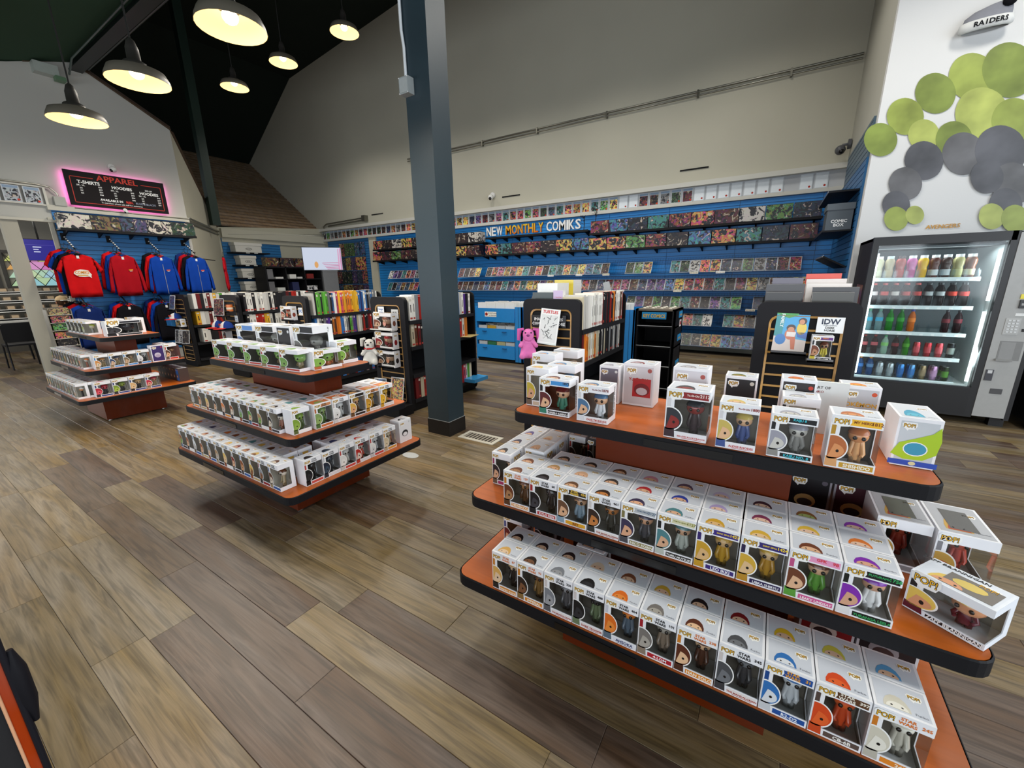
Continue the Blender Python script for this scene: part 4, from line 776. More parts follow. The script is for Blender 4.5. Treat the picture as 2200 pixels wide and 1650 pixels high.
top_box(1535,961,1621,973,862, hair='#c9b25e', skin='#e0b48c', cloth='#3f5590', plate='#ecebee', ptxt='ALEXIS RHODES', ptc='#c22a30', head='Yu-Gi-Oh!', hcol='#8a2a26', num='1880', lod=0, label='figure box with olive-blond hair, fourth in the front row of the top shelf')
top_box(1645,980,1743,995,886, hair='#9a9aa6', skin='#c9c7c0', cloth='#8d8c88', plate='#141618', ptxt='KAIJU NO. 8', ptc='#35b8c9', head='KAIJU 8', hcol='#35b8c9', hbg='#14181c', lod=0, label='figure box with grey pale portrait and a black and teal nameplate, top shelf')
top_box(1668,942,1748,955,850, hair='#a3a3ad', skin='#c9c7c0', plate='#141618', lod=1, figure=False, label='figure box directly behind the grey and teal one on the top shelf')
top_box(1768,1001,1877,1021,888, hair='#b5683a', skin='#d9935e', cloth='#d9a06a', plate='#c99a2e', ptxt='SHISHIDO', ptc='#fbf6e6', head='MY HERO', hcol='#8a4a12', hbg='#f0b92e', num='1812', lod=0, inner='#55504a', label='figure box with spiky orange-brown hair and a gold nameplate, front of the top shelf')
q = top_box(1910,997,2003,1012,893, d=.16, solid='#c5cbd0', hair='#3f98b8', skin='#58b0c8', plate='#c5cbd0', lod=0, topcol='#ccd0d8', label='figure box with a green leaf shape and blue band, right end of the top shelf')
b = MB(); w_, h_ = .055, .15; T = lambda u, v, n=1: Vector((u,-.0014-.0002*n,v)); b.shape([(-.05,.035),(-.02,.022),(.02,.024),(.045,.045),(.05,.085),(.044,.125),(.03,.105),(0,.088),(-.035,.07)], T, '#a9c92a'); b.shape(ell(0,.055,.026,.021,16), lambda u, v: T(u,v,2), '#f2f4f4'); b.shape(ell(0,.055,.0235,.0185,16), lambda u, v: T(u,v,3), '#3f98b8'); b.shape([(-.052,.004),(.052,.004),(.052,.019),(-.052,.019)], T, '#2f4fb0'); b.shape(ell(0,.0115,.008,.006,10), lambda u, v: T(u,v,2), '#d9d3a2'); b.build('print', 'card', q)
top_box(1338,866,1400,879,780, d=.10, solid='#cfcdd2', hair='#7a1c22', skin='#c9c0c8', plate='#a8504a', panel='#b8252a', head='Yu-Gi-Oh!', hcol='#a8332c', ptxt='', lod=0, label='box back with a bright red panel, standing behind the front row of the top shelf')
top_box(1287,862,1326,870,785, d=.085, solid='#6e6a78', hair='#8d8a9a', skin='#b9b6c0', plate='#d9d9d9', lod=1, label='grey-purple printed box left of the red-panelled box on the top shelf')
top_box(1438,900,1512,912,788, d=.09, solid='#cfcdd2', hair='#8a8a92', skin='#c9c4c8', plate='#a8504a', head='Yu-Gi-Oh!', hcol='#a8332c', lod=0, label='pale grey box back behind the largest figure box, top shelf')
top_box(1548,900,1616,908,806, d=.09, solid='#15161a', hair='#5f6f3a', skin='#b08a3a', plate='#c8c4b8', lod=0, label='black printed box with a gold disc behind the olive-blond figure box')
top_box(1664,920,1738,934,812, d=.09, solid='#2a2426', hair='#c9622a', skin='#d9823a', plate='#c0392b', head='', panel='#c25a26', lod=0, label='black and orange printed box in front of the white art book, top shelf')
top_box(1790,930,1874,944,826, d=.09, solid='#bfc0c4', hair='#e0812a', skin='#e8a23a', plate='#d0502c', head='POKÉMON', hcol='#d9a12a', lod=0, label='grey box with an orange burst print, behind the spiky-haired figure box')
for k, (xl, yl, xr, yr, yt, c) in enumerate(((1135,868,1175,880,790,'#c9b23a'),(1178,862,1232,873,782,'#3a7aa8'),(1145,842,1190,850,760,'#4a8ac0'),(1190,830,1238,838,752,'#b9a28a'))):
    top_box(xl,yl,xr,yr,yt, hair=c, lod=1, plate='#c9b9a0', label=f'box with {["yellow","blue","light blue","beige"][k]} lid print, cluster at left end of nearest table top shelf')
top_box(1126,838,1160,846,776, solid='#caa23a', hair='#2a6fb0', skin='#e0c9a0', plate='#c33a2c', lod=1, label='small yellow and blue box at the far left edge of the top shelf') if False else None
q = thing('art_book', 'white art book standing behind the orange box on the top shelf', 'book', (.165,1.70,ZT)); MB().box((-.085,0,0),(.085,.014,.185),'#d9dcda').build('cover', 'paper', q)
b = MB(); b.text('THE ART OF', lambda u, v: Vector((u,-.0004,.160+v)), .013, '#2a2622', .02); b.text('FUNKO', lambda u, v: Vector((u,-.0004,.146+v)), .011, '#8a2a24', .02); b.build('title', 'paper', q)
# ================================================================ boxes on the middle and far tables
def rcol(): return random.choice(HAIRS)
def row_boxes(n, rows, start, step, back_step, rz, z, w, h, label, lod=1, deep_fig=False, spec=None):
    for r in range(rows):
        for i in range(n):
            if r and (r, i) in (spec or ()): continue
            nm, c = rcol(); p = (start[0]+step[0]*i+back_step[0]*r, start[1]+step[1]*i+back_step[1]*r, z)
            lab = label.format(i=nth(i), hair=nm, r=['front','second','third','back'][r])
            figure_box(p, rz, w=w, h=h, hair=c, skin=random.choice(SKINS), cloth=random.choice(CL), plate=random.choice(PLATES), hcol=random.choice(['#1c1c20','#d9762a','#33333a']), head='STAR\nWARS' if lod < 2 and r == 0 else '', lod=lod if r == 0 else 2, figure=(r == 0), side_win=(r == 0 or i == n-1), label=lab, side_txt='' )
row_boxes(12, 3, (-3.46,1.06), (.1085,0), (0,.0925), 0, ZB, .1055, .160, '{hair}-haired figure box, {i} from left in the {r} row, bottom tier of middle table', spec=((1,11),(2,11)))
row_boxes(10, 3, (-3.49,1.19), (.1165,0), (0,.0925), 0, ZM, .1135, .153, '{hair}-haired figure box, {i} from left in the {r} row, middle tier of middle table')
RB = [('black','#17171a','#2a2a2e','#17171a'),('navy','#232a3a','#3a4a5a','#2a2f3a'),('white','#dcdcd8','#e8e6e2','#c9c6c0'),('red','#b02a26','#d9c6b8','#b83a2c'),('pale','#e0dfdb','#cfd0d2','#c0c2c4'),('sand','#cdbb9a','#d8c8a8','#b8a684')]
for i, (nm, a, s_, c) in enumerate(RB):
    figure_box((-2.145, 1.225+.114*i, ZB), PI/2, w=.110, h=.160, hair=a, skin=s_, cloth=c, plate=['#c9524a','#d9dade','#c94a42','#d9dade','#c94a42','#d99a3a'][i], head='STAR\nWARS', hcol='#1a1a1e', inner='#3a3634', lod=1, label=f'{nm}-printed figure box, {nth(i)} along the right edge of the bottom tier, middle table')
    for r in ((1, 2) if i > 1 else ()): figure_box((-2.145-.093*r, 1.225+.114*i, ZB), PI/2, w=.110, h=.160, hair=rcol()[1], lod=2, figure=False, side_win=False, cardc='#d9d9de' if r == 1 else '#e6e6ea', label=f'box in the {["","second","third"][r]} row behind the {nm}-printed one, middle table bottom tier')
q = figure_box((-2.16, 1.955, ZB), PI/2, w=.115, h=.165, solid='#e3e3e6', hair='#2a2a2e', skin='#e3e3e6', plate='#c9c9cc', lod=1, topcol='#dcdde2', label='white box back with a black line drawing, far right corner of the bottom tier')
OB = [('green','#7f9a5a','#8faa62','#4f6f3a','#c4703a'),('white','#e2e2e0','#d6d6d4','#c9c9c7','#d9d2c8'),('blond','#d8a84a','#dba37a','#6a4a2a','#2a2420'),('gold','#c08a2e','#d2a03a','#a87a2a','#cfc6ba'),('yellow','#d9a52a','#e0b23a','#c0922a','#d8d2ca')]
for i, (nm, a, s_, c, pl) in enumerate(OB):
    figure_box((-2.262, 1.405+.124*i, ZM), PI/2, w=.119, h=.157, hair=a, skin=s_, cloth=c, plate=pl, head='STAR\nWARS', hcol='#2a2420', hbg='#c9885a' if i in (0,3) else ('#2a221c' if i == 2 else None), inner='#5a4a3c', topcol='#c8713f' if i in (0,1,3,4) else '#3a3430', lod=1, label=f'{nm}-headed figure box with orange lid, {nth(i)} along the right edge, middle tier of middle table' if i != 2 else 'black and gold figure box among the orange-lidded ones, middle tier of middle table')
    if i: figure_box((-2.262-.094, 1.405+.124*i, ZM), PI/2, w=.119, h=.157, hair=rcol()[1], lod=2, figure=False, side_win=False, cardc='#e1e1e5' if i != 2 else '#2a2826', label=f'figure box behind the {nm}-headed one, middle tier of middle table'); figure_box((-2.262-.19, 1.43+.124*i, ZM), PI/2, w=.115, h=.152, hair=rcol()[1], lod=2, figure=False, side_win=False, label=f'figure box two rows behind the {nm}-headed one, middle tier of middle table')
figure_box((-2.285, 1.275, ZM), PI/2, w=.112, h=.153, hair='#7fa03a', skin='#8fb04a', cloth='#5a6a3a', plate='#f0f0ee', lod=1, label='green-headed figure box at the front right corner of the middle tier, middle table')
for i in range(5):
    figure_box((-3.42+.225*i, 1.385, ZT), .10, w=.18, d=.12, h=.135, hair='#6f9a4a', skin='#7da355', cloth='#8a7a5a', plate='#b5443a', inner='#8d8a80', head='', lod=1, label=f'low wide box with small green figure, {nth(i)} from left, middle table top shelf')
for i, (x, w_, h_, c) in enumerate(((-3.36,.22,.24,None),(-3.08,.22,.245,None),(-2.83,.15,.25,'#1d1c20'),(-2.60,.21,.265,None))):
    figure_box((x, 1.545, ZT), .06, w=w_, d=.15, h=h_, hair=['#6a8ac0','#8a8a86','#4a4a48','#6a6a66'][i], skin='#8a8a84', cloth='#77746c', plate='#d9d9dc', solid=c, head='', inner='#77746e', hbg=['#5f8fd0','#2a2a2e',None,'#2a2a2e'][i], lod=1, figure=(i in (1,3)), side_txt='IG-11' if i == 3 else '', label=f'large white window box, {nth(i)} from left, back row of middle table top shelf' if c is None else 'large black-fronted box between the white ones on the top shelf, middle table')
figure_box((-3.42, 1.715, ZT), 0, w=.2, d=.11, h=.165, solid='#e2e2e6', hair='#2a2a2e', skin='#d0d0d4', plate='#d9d9dc', head='STAR WARS', lod=1, label='pale closed box at the left end of the top shelf, middle table')
figure_box((-2.385, 1.56, ZT), PI/2*.92, w=.185, d=.105, h=.118, hair='#7fae4a', skin='#85b04e', cloth='#b5653a', plate='#e6e6e6', inner='#8a5a3a', head='', hcol='#1c1c20', lod=1, label='low box with bright green figure, right end of middle table top shelf')
figure_box((-2.42, 1.735, ZT), PI/2*.95, w=.15, d=.12, h=.15, hair='#7fae4a', skin='#85b04e', cloth='#8a6a4a', plate='#e6e6e6', lod=1, label='box with a green figure behind the low one, right end of the top shelf')
# far table
row_boxes(11, 2, (-7.12,1.055), (.1085,0), (0,.0925), 0, ZB, .1055, .160, '{hair}-haired figure box, {i} from left in the {r} row, bottom tier of far table', lod=2)
row_boxes(11, 2, (-7.36,1.19), (.112,0), (0,.0925), 0, ZM, .109, .155, '{hair}-haired figure box, {i} from left in the {r} row, middle tier of far table', lod=2)
for i in range(5): figure_box((-7.24+.155*i, 1.37, ZT), .05, w=.15, d=.12, h=.15, hair=['#8d9a96','#5a5a52','#6a5a4a','#7a7a72','#9aa83a'][i], skin='#b9b7a0', cloth='#6a6a62', plate='#c9cbc9', lod=2, label=f'wide window box, {nth(i)} from left on the top shelf of the far table')
figure_box((-6.075, 1.57, ZT), PI/2, w=.30, d=.13, h=.165, hair='#2a2a2e', skin='#3a3a40', cloth='#1a1a1c', plate='#22242a', hbg='#1c1e26', inner='#5a5a58', lod=1, label='long window box with a black toy inside, right edge of the far table top')
for k, y in enumerate((1.45,1.62)): figure_box((-6.45+.02*k, y+.1, ZT), 0, w=.26, d=.1, h=.17, hair='#8a6a5a', lod=2, figure=False, label=f'window box back row, {nth(k)} on the top shelf of the far table')
for i, (c, s_, pl) in enumerate((('#c98a4a','#d9c8b0','#3f8ad0'),('#3a4a6a','#d9b89a','#3f8ad0'),('#7a6a52','#caa98a','#3f8ad0'),('#d9dade','#c9cad0','#3f8ad0'))):
    figure_box((-6.03, 1.31+.118*i, ZM), PI/2, w=.114, h=.157, hair=c, skin=s_, cloth=random.choice(CL), plate=pl, hcol='#2f6fc0', lod=1, label=f'blue-lettered figure box, {nth(i)} along the right edge of the far table middle tier')
figure_box((-6.03, 1.80, ZM), PI/2, w=.12, h=.19, solid='#3a2a66', hair='#c9c0d0', skin='#b0a0b8', plate='#a8242c', lod=1, label='purple and red box on the right edge of the far table')
figure_box((-6.05, 1.935, ZM), PI/2, w=.12, h=.19, hair='#5a3a2a', lod=1, label='brown-haired figure box at the far right corner of the far table')
for i, (c, s_) in enumerate((('#b52a3a','#d95a6a'),('#7f9a3a','#a9c04a'),('#d9b07a','#e3c49a'),('#c02a4a','#d9a08a'))):
    figure_box((-5.90, 1.24+.14*i, ZB), PI/2, w=.132, h=.160, hair=c, skin=s_, cloth=random.choice(CL), plate='#3a4a8a', lod=1, label=f'{["crimson","olive green","sand","deep pink"][i]} figure box, {nth(i)} along the right edge of the far table bottom tier')
for i in range(7): figure_box((-6.55+.09*i, 1.93, ZB), 0, w=.085, d=.1, h=.158, solid=['#2a2a3a','#1f2a3a','#3a3a40','#2a2226','#4a2a22','#3a221c','#2f6fc0'][i], hair='#6a4a3a', cardc='#4a3a36', lod=2, label=f'dark box, {nth(i)} in the back file of the far table bottom tier' if i < 6 else 'blue-fronted box ending the back file of the far table bottom tier')
for i in range(6): figure_box((-6.55+.085*i, 1.93, ZM), 0, w=.08, d=.1, h=.158, solid=['#3a1a2a','#4a2230','#2a1a2a','#3a2a2a','#4a3a3a','#3a2226'][i], hair='#6a4a3a', cardc='#5a3a36', lod=2, label=f'dark maroon box, {nth(i)} in the back file of the far table middle tier')
# ================================================================ books on the gondolas
bk = bpy.data.meshes.new('book')
def _book():
    b = MB(); b.box((-1,0,0),(0,1,1),WHITE); me = b.mesh('book', 'book_cloth'); me.materials.append(MATS['paper'])
    b2 = MB(); b2.box((-1,0,0),(0,1,1),{'t':'#e9e4d8','*':WHITE}); b2.face([(.004,.2,.80),(.004,.8,.80),(.004,.8,.90),(.004,.2,.90)], '#d8d2c6'); b2.face([(.004,.38,.34),(.004,.62,.34),(.004,.62,.66),(.004,.38,.66)], '#3a3634'); b2.face([(.004,.15,.05),(.004,.85,.05),(.004,.85,.13),(.004,.15,.13)], '#b5443a')
    me2 = b2.mesh('book', 'book_cloth'); me2.materials.append(MATS['paper'])
    for p in me2.polygons:
        if p.index in (1,6,7,8): p.material_index = 1
    me3 = MB().box((-1,0,0),(0,1,1),{'t':'#e9e4d8','*':WHITE}).mesh('book', 'book_cloth'); me3.materials.append(MATS['paper']); me3.polygons[1].material_index = 1
    return [me2, me3]
BOOKS = _book()
NAMED = [('white','#e4e1da'),('black','#222124'),('red','#b8281f'),('orange','#e0812a'),('yellow','#e6b02e'),('green','#5fae3f'),('blue','#3a74b8'),('navy','#2a3566'),('purple','#57358a'),('grey','#85878a'),('pink','#d8506e'),('brown','#6a3c26'),('cream','#d9cdb0'),('teal','#2f6a6f'),('maroon','#6a1c1e')]
ND = dict(NAMED)
def shelf_books(x, y0, z, seq, tw, h, where, grp):
    """spines facing +x along a shelf; seq of colour names"""
    y = y0; z += .001
    for i, c in enumerate(seq):
        w = tw*random.uniform(.8, 1.2)
        if y+w > 4.37: break
        hh = h*random.uniform(.94, 1.03)
        o = link('book', random.choice(BOOKS), None, (x-random.uniform(.0,.012), y, z), None, cc(ND[c], random.uniform(.85,1.1))); o.scale = (.19, w-.0015, hh)
        tag(o, f'{c} book, {nth(i)} from near end, {where}', 'book', grp); y += w
def S(t): return [{'w':'white','k':'black','r':'red','o':'orange','y':'yellow','g':'green','b':'blue','n':'navy','p':'purple','e':'grey','i':'pink','t':'brown','c':'cream','l':'teal','m':'maroon'}[ch] for ch in t]
shelf_books(-8.82, 3.3, 1.04, S('wmkwmwywgwwwwwwwcwkw'), .052, .27, 'top shelf beside the shirts', 'thick books on the farthest gondola')
shelf_books(-8.82, 3.3, .75, S('ywwmwmrywwwwwwow'), .064, .245, 'second shelf beside the shirts', 'thick books on the farthest gondola')
shelf_books(-8.82, 3.35, .43, S('wwkkmwwkw'), .06, .25, 'third shelf beside the shirts', 'thick books on the farthest gondola')
shelf_books(-6.98, 3.28, 1.04, S('kwwkwwwwwkwkkkkkmkrrwkwwrw'), .043, .29, 'top shelf behind the caps', 'thick books on the cap gondola')
shelf_books(-6.98, 3.28, .75, S('kwwrrryywkwwwwlllllkkkml'), .047, .25, 'second shelf behind the caps', 'thick books on the cap gondola')
shelf_books(-5.18, 3.28, 1.04, S('wkggkgggekbwiyioyoooyyyybnbwbkebeewe'), .031, .30, 'top shelf of the long colourful gondola', 'thick books on the colourful gondola')
shelf_books(-5.18, 3.28, .75, S('bwekeppkotoobbwekgepncwwtrkkmrkkmomw'), .031, .27, 'second shelf of the long colourful gondola', 'thick books on the colourful gondola')
shelf_books(-5.18, 3.35, .14, S('blbnkbtkkmbnkekb'), .05, .25, 'bottom shelf of the long colourful gondola', 'thick books on the colourful gondola')
shelf_books(-3.37, 3.26, 1.04, S('wwerrcwwpkiwwkbpwbwwpkwb'), .046, .27, 'top shelf left of the steel column', 'books on the gondola by the column')
shelf_books(-3.37, 3.26, .75, S('ctmkkkwmkrkmkbborbrwo'), .048, .25, 'second shelf left of the steel column', 'books on the gondola by the column')
shelf_books(-3.37, 3.26, .14, S('mmcrrwkckkwwkrwrwwriwgcw'), .046, .25, 'bottom shelf left of the steel column', 'books on the gondola by the column')
shelf_books(-1.34, 3.26, 1.04, S('cwwwwwwwwwwwwwwrkkkrkkrkkotwwwwwtwr'), .031, .29, 'top shelf beside the monochrome comic', 'books on the gondola with the black and white comic')
shelf_books(-1.34, 3.26, .75, S('mooooccwccoccckkwkckkkkekkewekkwew'), .031, .28, 'second shelf beside the monochrome comic', 'books on the gondola with the black and white comic')
# face-out books above the end panels
def face_book(x, y, z, w, h, d, col, label, top='#e8e6e2', lean=0, text=None, tcol='#c33a2c'):
    b = MB().box((-w/2,0,0),(w/2,d,h),{'f':col,'t':top,'*':cc(top,.95)})
    if text: b.text(text, lambda u, v: Vector((u,-.0006,h-.06+v)), min(.05, w*1.4/len(text)), tcol, .03)
    o = b.build('book', 'gloss', None, (x, y, z+.002), (lean, 0, 0)); return tag(o, label, 'book')
face_book(-1.73,3.27,1.04,.20,.31,.03,'#2e3b3c','dark green picture book above the end panel with the comic', '#3a4a4a')
face_book(-1.73,3.36,1.042,.20,.385,.24,'#f0f0ee','tall white boxed set above the end panel with the comic')
face_book(-1.575,3.26,1.042,.09,.325,.05,'#c9b3d8','lilac book with red lettering above the end panel with the comic', text='A Town & Road', tcol='#c33a3a')
face_book(-1.75,3.75,1.042,.2,.41,.2,'#e8d24a','yellow and red book stack behind the lilac book')
for i, (x, y, w, h, c, t_, l) in enumerate(((.055,3.29,.20,.315,'#1b1a1c','#e8e6e2','black book with white arch print, left above the blue picture book'),(.06,3.40,.22,.365,'#2e2d31','#f0f0ee','grey-black book standing behind the arch-print book'),(.07,3.50,.18,.405,'#5a5666','#f4f4f2','white-edged book, tallest of the left stack by the vending machine'),
        (.315,3.29,.21,.315,'#3f3f3b','#e8e6e2','dark olive book with pale lettering, right above the blue picture book'),(.33,3.37,.24,.345,'#26262a','#f4f2ee','black white-edged book behind the olive one'),(.30,3.46,.24,.365,'#d9d2ce','#efece6','pale book in the right stack by the vending machine'),(.29,3.55,.22,.395,'#d8cfcb','#f2efea','cream book in the right stack by the vending machine'),(.28,3.66,.20,.43,'#d9452c','#d9452c','bright red-orange book at the back of the right stack'))):
    face_book(x, y, 1.04, w, h, .03, c, l, t_)
o = MB(); o.text('ART', lambda u, v: Vector((.055+u,3.2885,1.305+v)), .04, '#dfe6ea', .03); o.text('HAMSTERDAM', lambda u, v: Vector((.315+u,3.2885,1.30+v)), .03, '#cfc9a8', .03)
# ================================================================ things on the end panels
FY = 3.2-.034
def clip_board(x, z, w, h, label, lines, bg='#e9ecee', tilt=0):
    b = MB().box((-w/2,-.004,-h/2),(w/2,0,h/2), bg)
    for tx, dz, s_, c, bo in lines: b.text(tx, lambda u, v: Vector((u,-.0046,dz+v)), s_, c, bo)
    return tag(b.build('sign_card', 'gloss', None, (x, FY-.004, z), (0, tilt, 0)), label, 'sign')
def wire_shelf(x, z, w, d, label, col='#26262a'):
    return tag(MB().box((-w/2,-d,-.012),(w/2,0,0),col).box((-w/2,-d,-.012),(w/2,-d+.008,.012),col).build('display_shelf', 'black_laminate', None, (x, FY, z)), label, 'shelf')
def duo_box(x, y, z, w, h, label, c1, c2, d=.085):
    q = figure_box((x, y, z), 0, w=w, d=d, h=h, hair=c1, skin='#c9a58a', cloth=c1, plate='#e2e0dc', head='', lod=1, label=label, side_win=False, topcol='#e6e6ea')
    b = MB(); b.shape([(0,h*.2),(.004,h*.2),(.004,h*.78),(0,h*.78)], lambda u, v: Vector((w*.08+u,-.0012,v)), '#f0f0f0'); b.shape(ell(w*.12,h*.40,w*.09,h*.15,12), lambda u, v: Vector((u,-.0013,v)), c2); b.build('print', 'card', q); return q
# gondola by the vending machine
q = thing('picture_book', 'blue and green picture book with FAMILY lettering on the end panel near the vending machine', 'book', (.115, FY-.02, .985), 0); q.rotation_euler = (-.10, .03, 0)
b = MB().box((-.088,0,0),(.088,.012,.265),'#3aa0d8'); T = lambda u, v, n=1: Vector((u,-.0003*n,v))
b.shape([(-.088,0),(.088,0),(.088,.08),(-.088,.1)], T, '#d8ccc6'); b.shape([(-.088,.265),(.02,.265),(.03,.238),(-.02,.215),(-.05,.225),(-.088,.24)], lambda u, v: T(u,v,2), '#3f9a4a'); b.shape([(-.088,.1),(-.045,.1),(-.04,.235),(-.088,.235)], lambda u, v: T(u,v,2), '#2f8f96')
b.text('FAMILY', lambda u, v: T(-.062+v, .20-u, 3), .026, '#e9f2f4', .02); b.shape(ell(.0,.115,.03,.035,14), lambda u, v: T(u,v,3), '#c9714f'); b.shape(ell(.0,.155,.025,.022,14), lambda u, v: T(u,v,4), '#3a2420'); b.shape(ell(.0,.146,.018,.015,12), lambda u, v: T(u,v,5), '#c98a66'); b.shape([(-.02,.1),(.025,.1),(.03,.13),(-.02,.13)], lambda u, v: T(u,v,5), '#e3dcd8'); b.shape(ell(.055,.155,.026,.04,14), lambda u, v: T(u,v,3), '#e0c24a'); b.shape(ell(.055,.20,.022,.022,12), lambda u, v: T(u,v,4), '#3a2420'); b.shape(ell(.052,.196,.015,.016,12), lambda u, v: T(u,v,5), '#c98a66'); b.shape([(.0,.105),(.03,.1),(.035,.02),(.015,.02)], lambda u, v: T(u,v,4), '#c9714f'); b.shape([(.03,.13),(.088,.13),(.088,.09),(.04,.1)], lambda u, v: T(u,v,3), '#2f5fb0'); b.shape(ell(-.05,.08,.03,.035,12), lambda u, v: T(u,v,3), '#2f78c0'); b.build('cover', 'gloss', q)
clip_board(.315, 1.165, .135, .095, 'white sign reading IDW Publishing Dark Horse beside the blue picture book', [('IDW',.006,.045,'#1d2a44',.03),('PUBLISHING',-.006,.012,'#1d2a44',.0),('DARK',-.022,.017,'#151515',.03),('HORSE',-.038,.017,'#151515',.03)])
wire_shelf(.12, .983, .19, .05, 'slim grey shelf holding the blue picture book', '#55565a'); wire_shelf(.285, .955, .13, .10, 'slim clear shelf under the small figure box by the vending machine', '#77787c')
figure_box((.283, FY-.098, .956), 0, w=.105, h=.15, hair='#7a4a3a', skin='#b98a6a', cloth='#c9b83a', plate='#2f3338', ptxt="APRIL O'NEIL", head='TMNT', hbg='#6a3f8a', hcol='#d98a2a', lod=0, label='figure box with brown portrait on the end panel beside the blue picture book')
# gondola with the black and white comic
q = thing('comic_book', 'black and white comic with red title on the end panel, acrylic stand below', 'comic', (-1.60, FY-.075, .925)); q.rotation_euler = (-.16, .07, 0)
b = MB().box((-.09,0,0),(.09,.006,.30),'#eceeee'); T = lambda u, v, n=1: Vector((u,-.0003*n,v))
b.text('TURTLES', lambda u, v: T(u,.262+v,2), .036, '#c62f38', .03)
rs = random.Random(3)
b.shape([(-.078,.02),(.078,.02),(.078,.25),(-.078,.25)], T, '#d9dcdc')
for i in range(46):
    u, v = rs.uniform(-.07,.05), rs.uniform(.03,.225); a = rs.uniform(0,3.1); l, w_ = rs.uniform(.012,.045), rs.uniform(.0015,.006); du, dv = l*math.cos(a), l*math.sin(a)
    pts = [(u,v),(u+du-w_*math.sin(a),v+dv+w_*math.cos(a)),(u+du,v+dv),(u+w_*math.sin(a),v-w_*math.cos(a))]
    if all(abs(p[0]) < .077 and .021 < p[1] < .249 for p in pts): b.shape(pts, lambda u_, v_: T(u_,v_,2), rs.choice(['#1a1c1e','#2a2c2e','#8d9294']))
b.build('cover', 'gloss', q)
tag(MB().box((-.11,-.09,0),(.11,0,.004),'#ffffff').box((-.11,-.09,0),(.11,-.086,.02),'#ffffff').build('acrylic_shelf', 'glass_pane', None, (-1.59, FY, .918)), 'clear acrylic shelf holding the black and white comic', 'shelf')
clip_board(-1.615, 1.115, .33, .10, 'black sign reading IMAGE COMICS behind the black and white comic', [('IMAGE        TITLES',.004,.034,'#f0f0f0',.03),('COMICS       & MORE',-.034,.034,'#f0f0f0',.03)], '#1b1b1e')
duo_box(-1.55, FY-.09, .60, .21, .135, 'white two-figure window box low on the end panel with the comic', '#2a2a2e', '#3f6fb0')
wire_shelf(-1.55, .599, .23, .1, 'black shelf under the two-figure box on the comic end panel')
def plush(loc, rz, body, dark, label, ears, s=1.0, collar=None):
    """a plain seated soft toy: one continuous body grown from a skin skeleton"""
    q = thing('plush_toy', label, 'plush toy', loc, rz)
    me = bpy.data.meshes.new('body'); V = [(0,0,.05),(0,0,.11),(0,0,.16),(0,-.01,.205),(0,-.055,.20),(.05,-.03,.13),(.075,-.06,.10),(-.05,-.03,.13),(-.075,-.06,.10),(.045,-.05,.03),(.055,-.11,.025),(-.045,-.05,.03),(-.055,-.11,.025)]
    E_ = [(0,1),(1,2),(2,3),(3,4),(2,5),(5,6),(2,7),(7,8),(0,9),(9,10),(0,11),(11,12)]; Rr = [.05,.052,.035,.06,.036,.02,.017,.02,.017,.03,.024,.03,.024]
    me.from_pydata([tuple(c*s for c in v) for v in V], E_, []); o = bpy.data.objects.new('body', me); COL.objects.link(o)
    sm = o.modifiers.new('skin', 'SKIN'); o.modifiers.new('sub', 'SUBSURF').levels = 2
    for i, r in enumerate(Rr): me.skin_vertices[0].data[i].radius = (r*s, r*s)
    me.skin_vertices[0].data[0].use_root = True
    dg = bpy.context.evaluated_depsgraph_get(); dg.update(); em = bpy.data.meshes.new_from_object(o.evaluated_get(dg)); bpy.data.objects.remove(o)
    at = em.color_attributes.new('Col', 'FLOAT_COLOR', 'CORNER'); at.data.foreach_set('color', list(lin(body))*len(at.data)); em.materials.clear(); em.materials.append(MATS['plush']); em.name = 'body'
    for p in em.polygons: p.use_smooth = True
    link('body', em, q)
    for sx in (-1,1):
        b = MB(); rows = ears(sx, s); b.tube(rows[0], rows[1], rows[2], 8); b.build('ear', 'plush', q)
        b = MB(); b.ball((sx*.024*s,-.062*s,.222*s), .007*s, '#121214', 8, 5); b.build('eye', 'gloss', q)
    b = MB(); b.ball((0,-.112*s,.205*s), (.014*s,.01*s,.01*s), dark, 8, 5); b.build('nose', 'gloss', q)
    if collar: b = MB(); b.lathe([(.052*s,.150*s),(.056*s,.158*s),(.052*s,.166*s)], collar, 14, caps=False); b.build('collar', 'fabric', q)
    return q
plush((-1.76, FY-.10, .80), .5, '#e87fc0', '#7a2a6a', 'pink soft toy hanging from the end panel beside the black and white comic', lambda sx, s: ([(sx*.04*s,0,.245*s),(sx*.075*s,.01*s,.24*s),(sx*.085*s,.0,.15*s)], [.012*s,.022*s,.012*s], '#d868b0'), 1.02)
# gondola left of the column
for k, (z, l, c1, c2) in enumerate(((.945,'topmost','#7a4a3a','#d99a8a'),(.735,'middle','#8a1f26','#6a1c20'),(.53,'lowest','#2a2224','#c98a6a'))):
    duo_box(-3.62, FY-.09, z, .285, .185, f'white two-figure window box, {l} of three on the end panel left of the column', c1, c2); wire_shelf(-3.62 if k else -3.66, z-.001, .25 if k else .33, .1, f'black shelf under the {l} two-figure box left of the column', '#d9d9d6' if k == 0 else '#26262a')
clip_board(-3.72, 1.15, .10, .09, 'small white and blue sign card on the end panel left of the column', [('image',.008,.03,'#2f5fa8',.02),('comics',-.02,.02,'#2f5fa8',.02)]); clip_board(-3.50, 1.12, .105, .10, 'grey and white card sign, upper right of end panel left of the column', [('MORE',.01,.024,'#3a3a3e',.02)], '#c9cbcc')
plush((-3.82, FY-.13, .555), .75, '#e6e5e0', '#151517', 'white soft toy with red collar hanging on the end panel left of the column', lambda sx, s: ([(sx*.035*s,0,.255*s),(sx*.068*s,.01*s,.245*s),(sx*.075*s,.01*s,.18*s)], [.012*s,.02*s,.014*s], '#dedcd6'), 1.15, '#c32a2c')
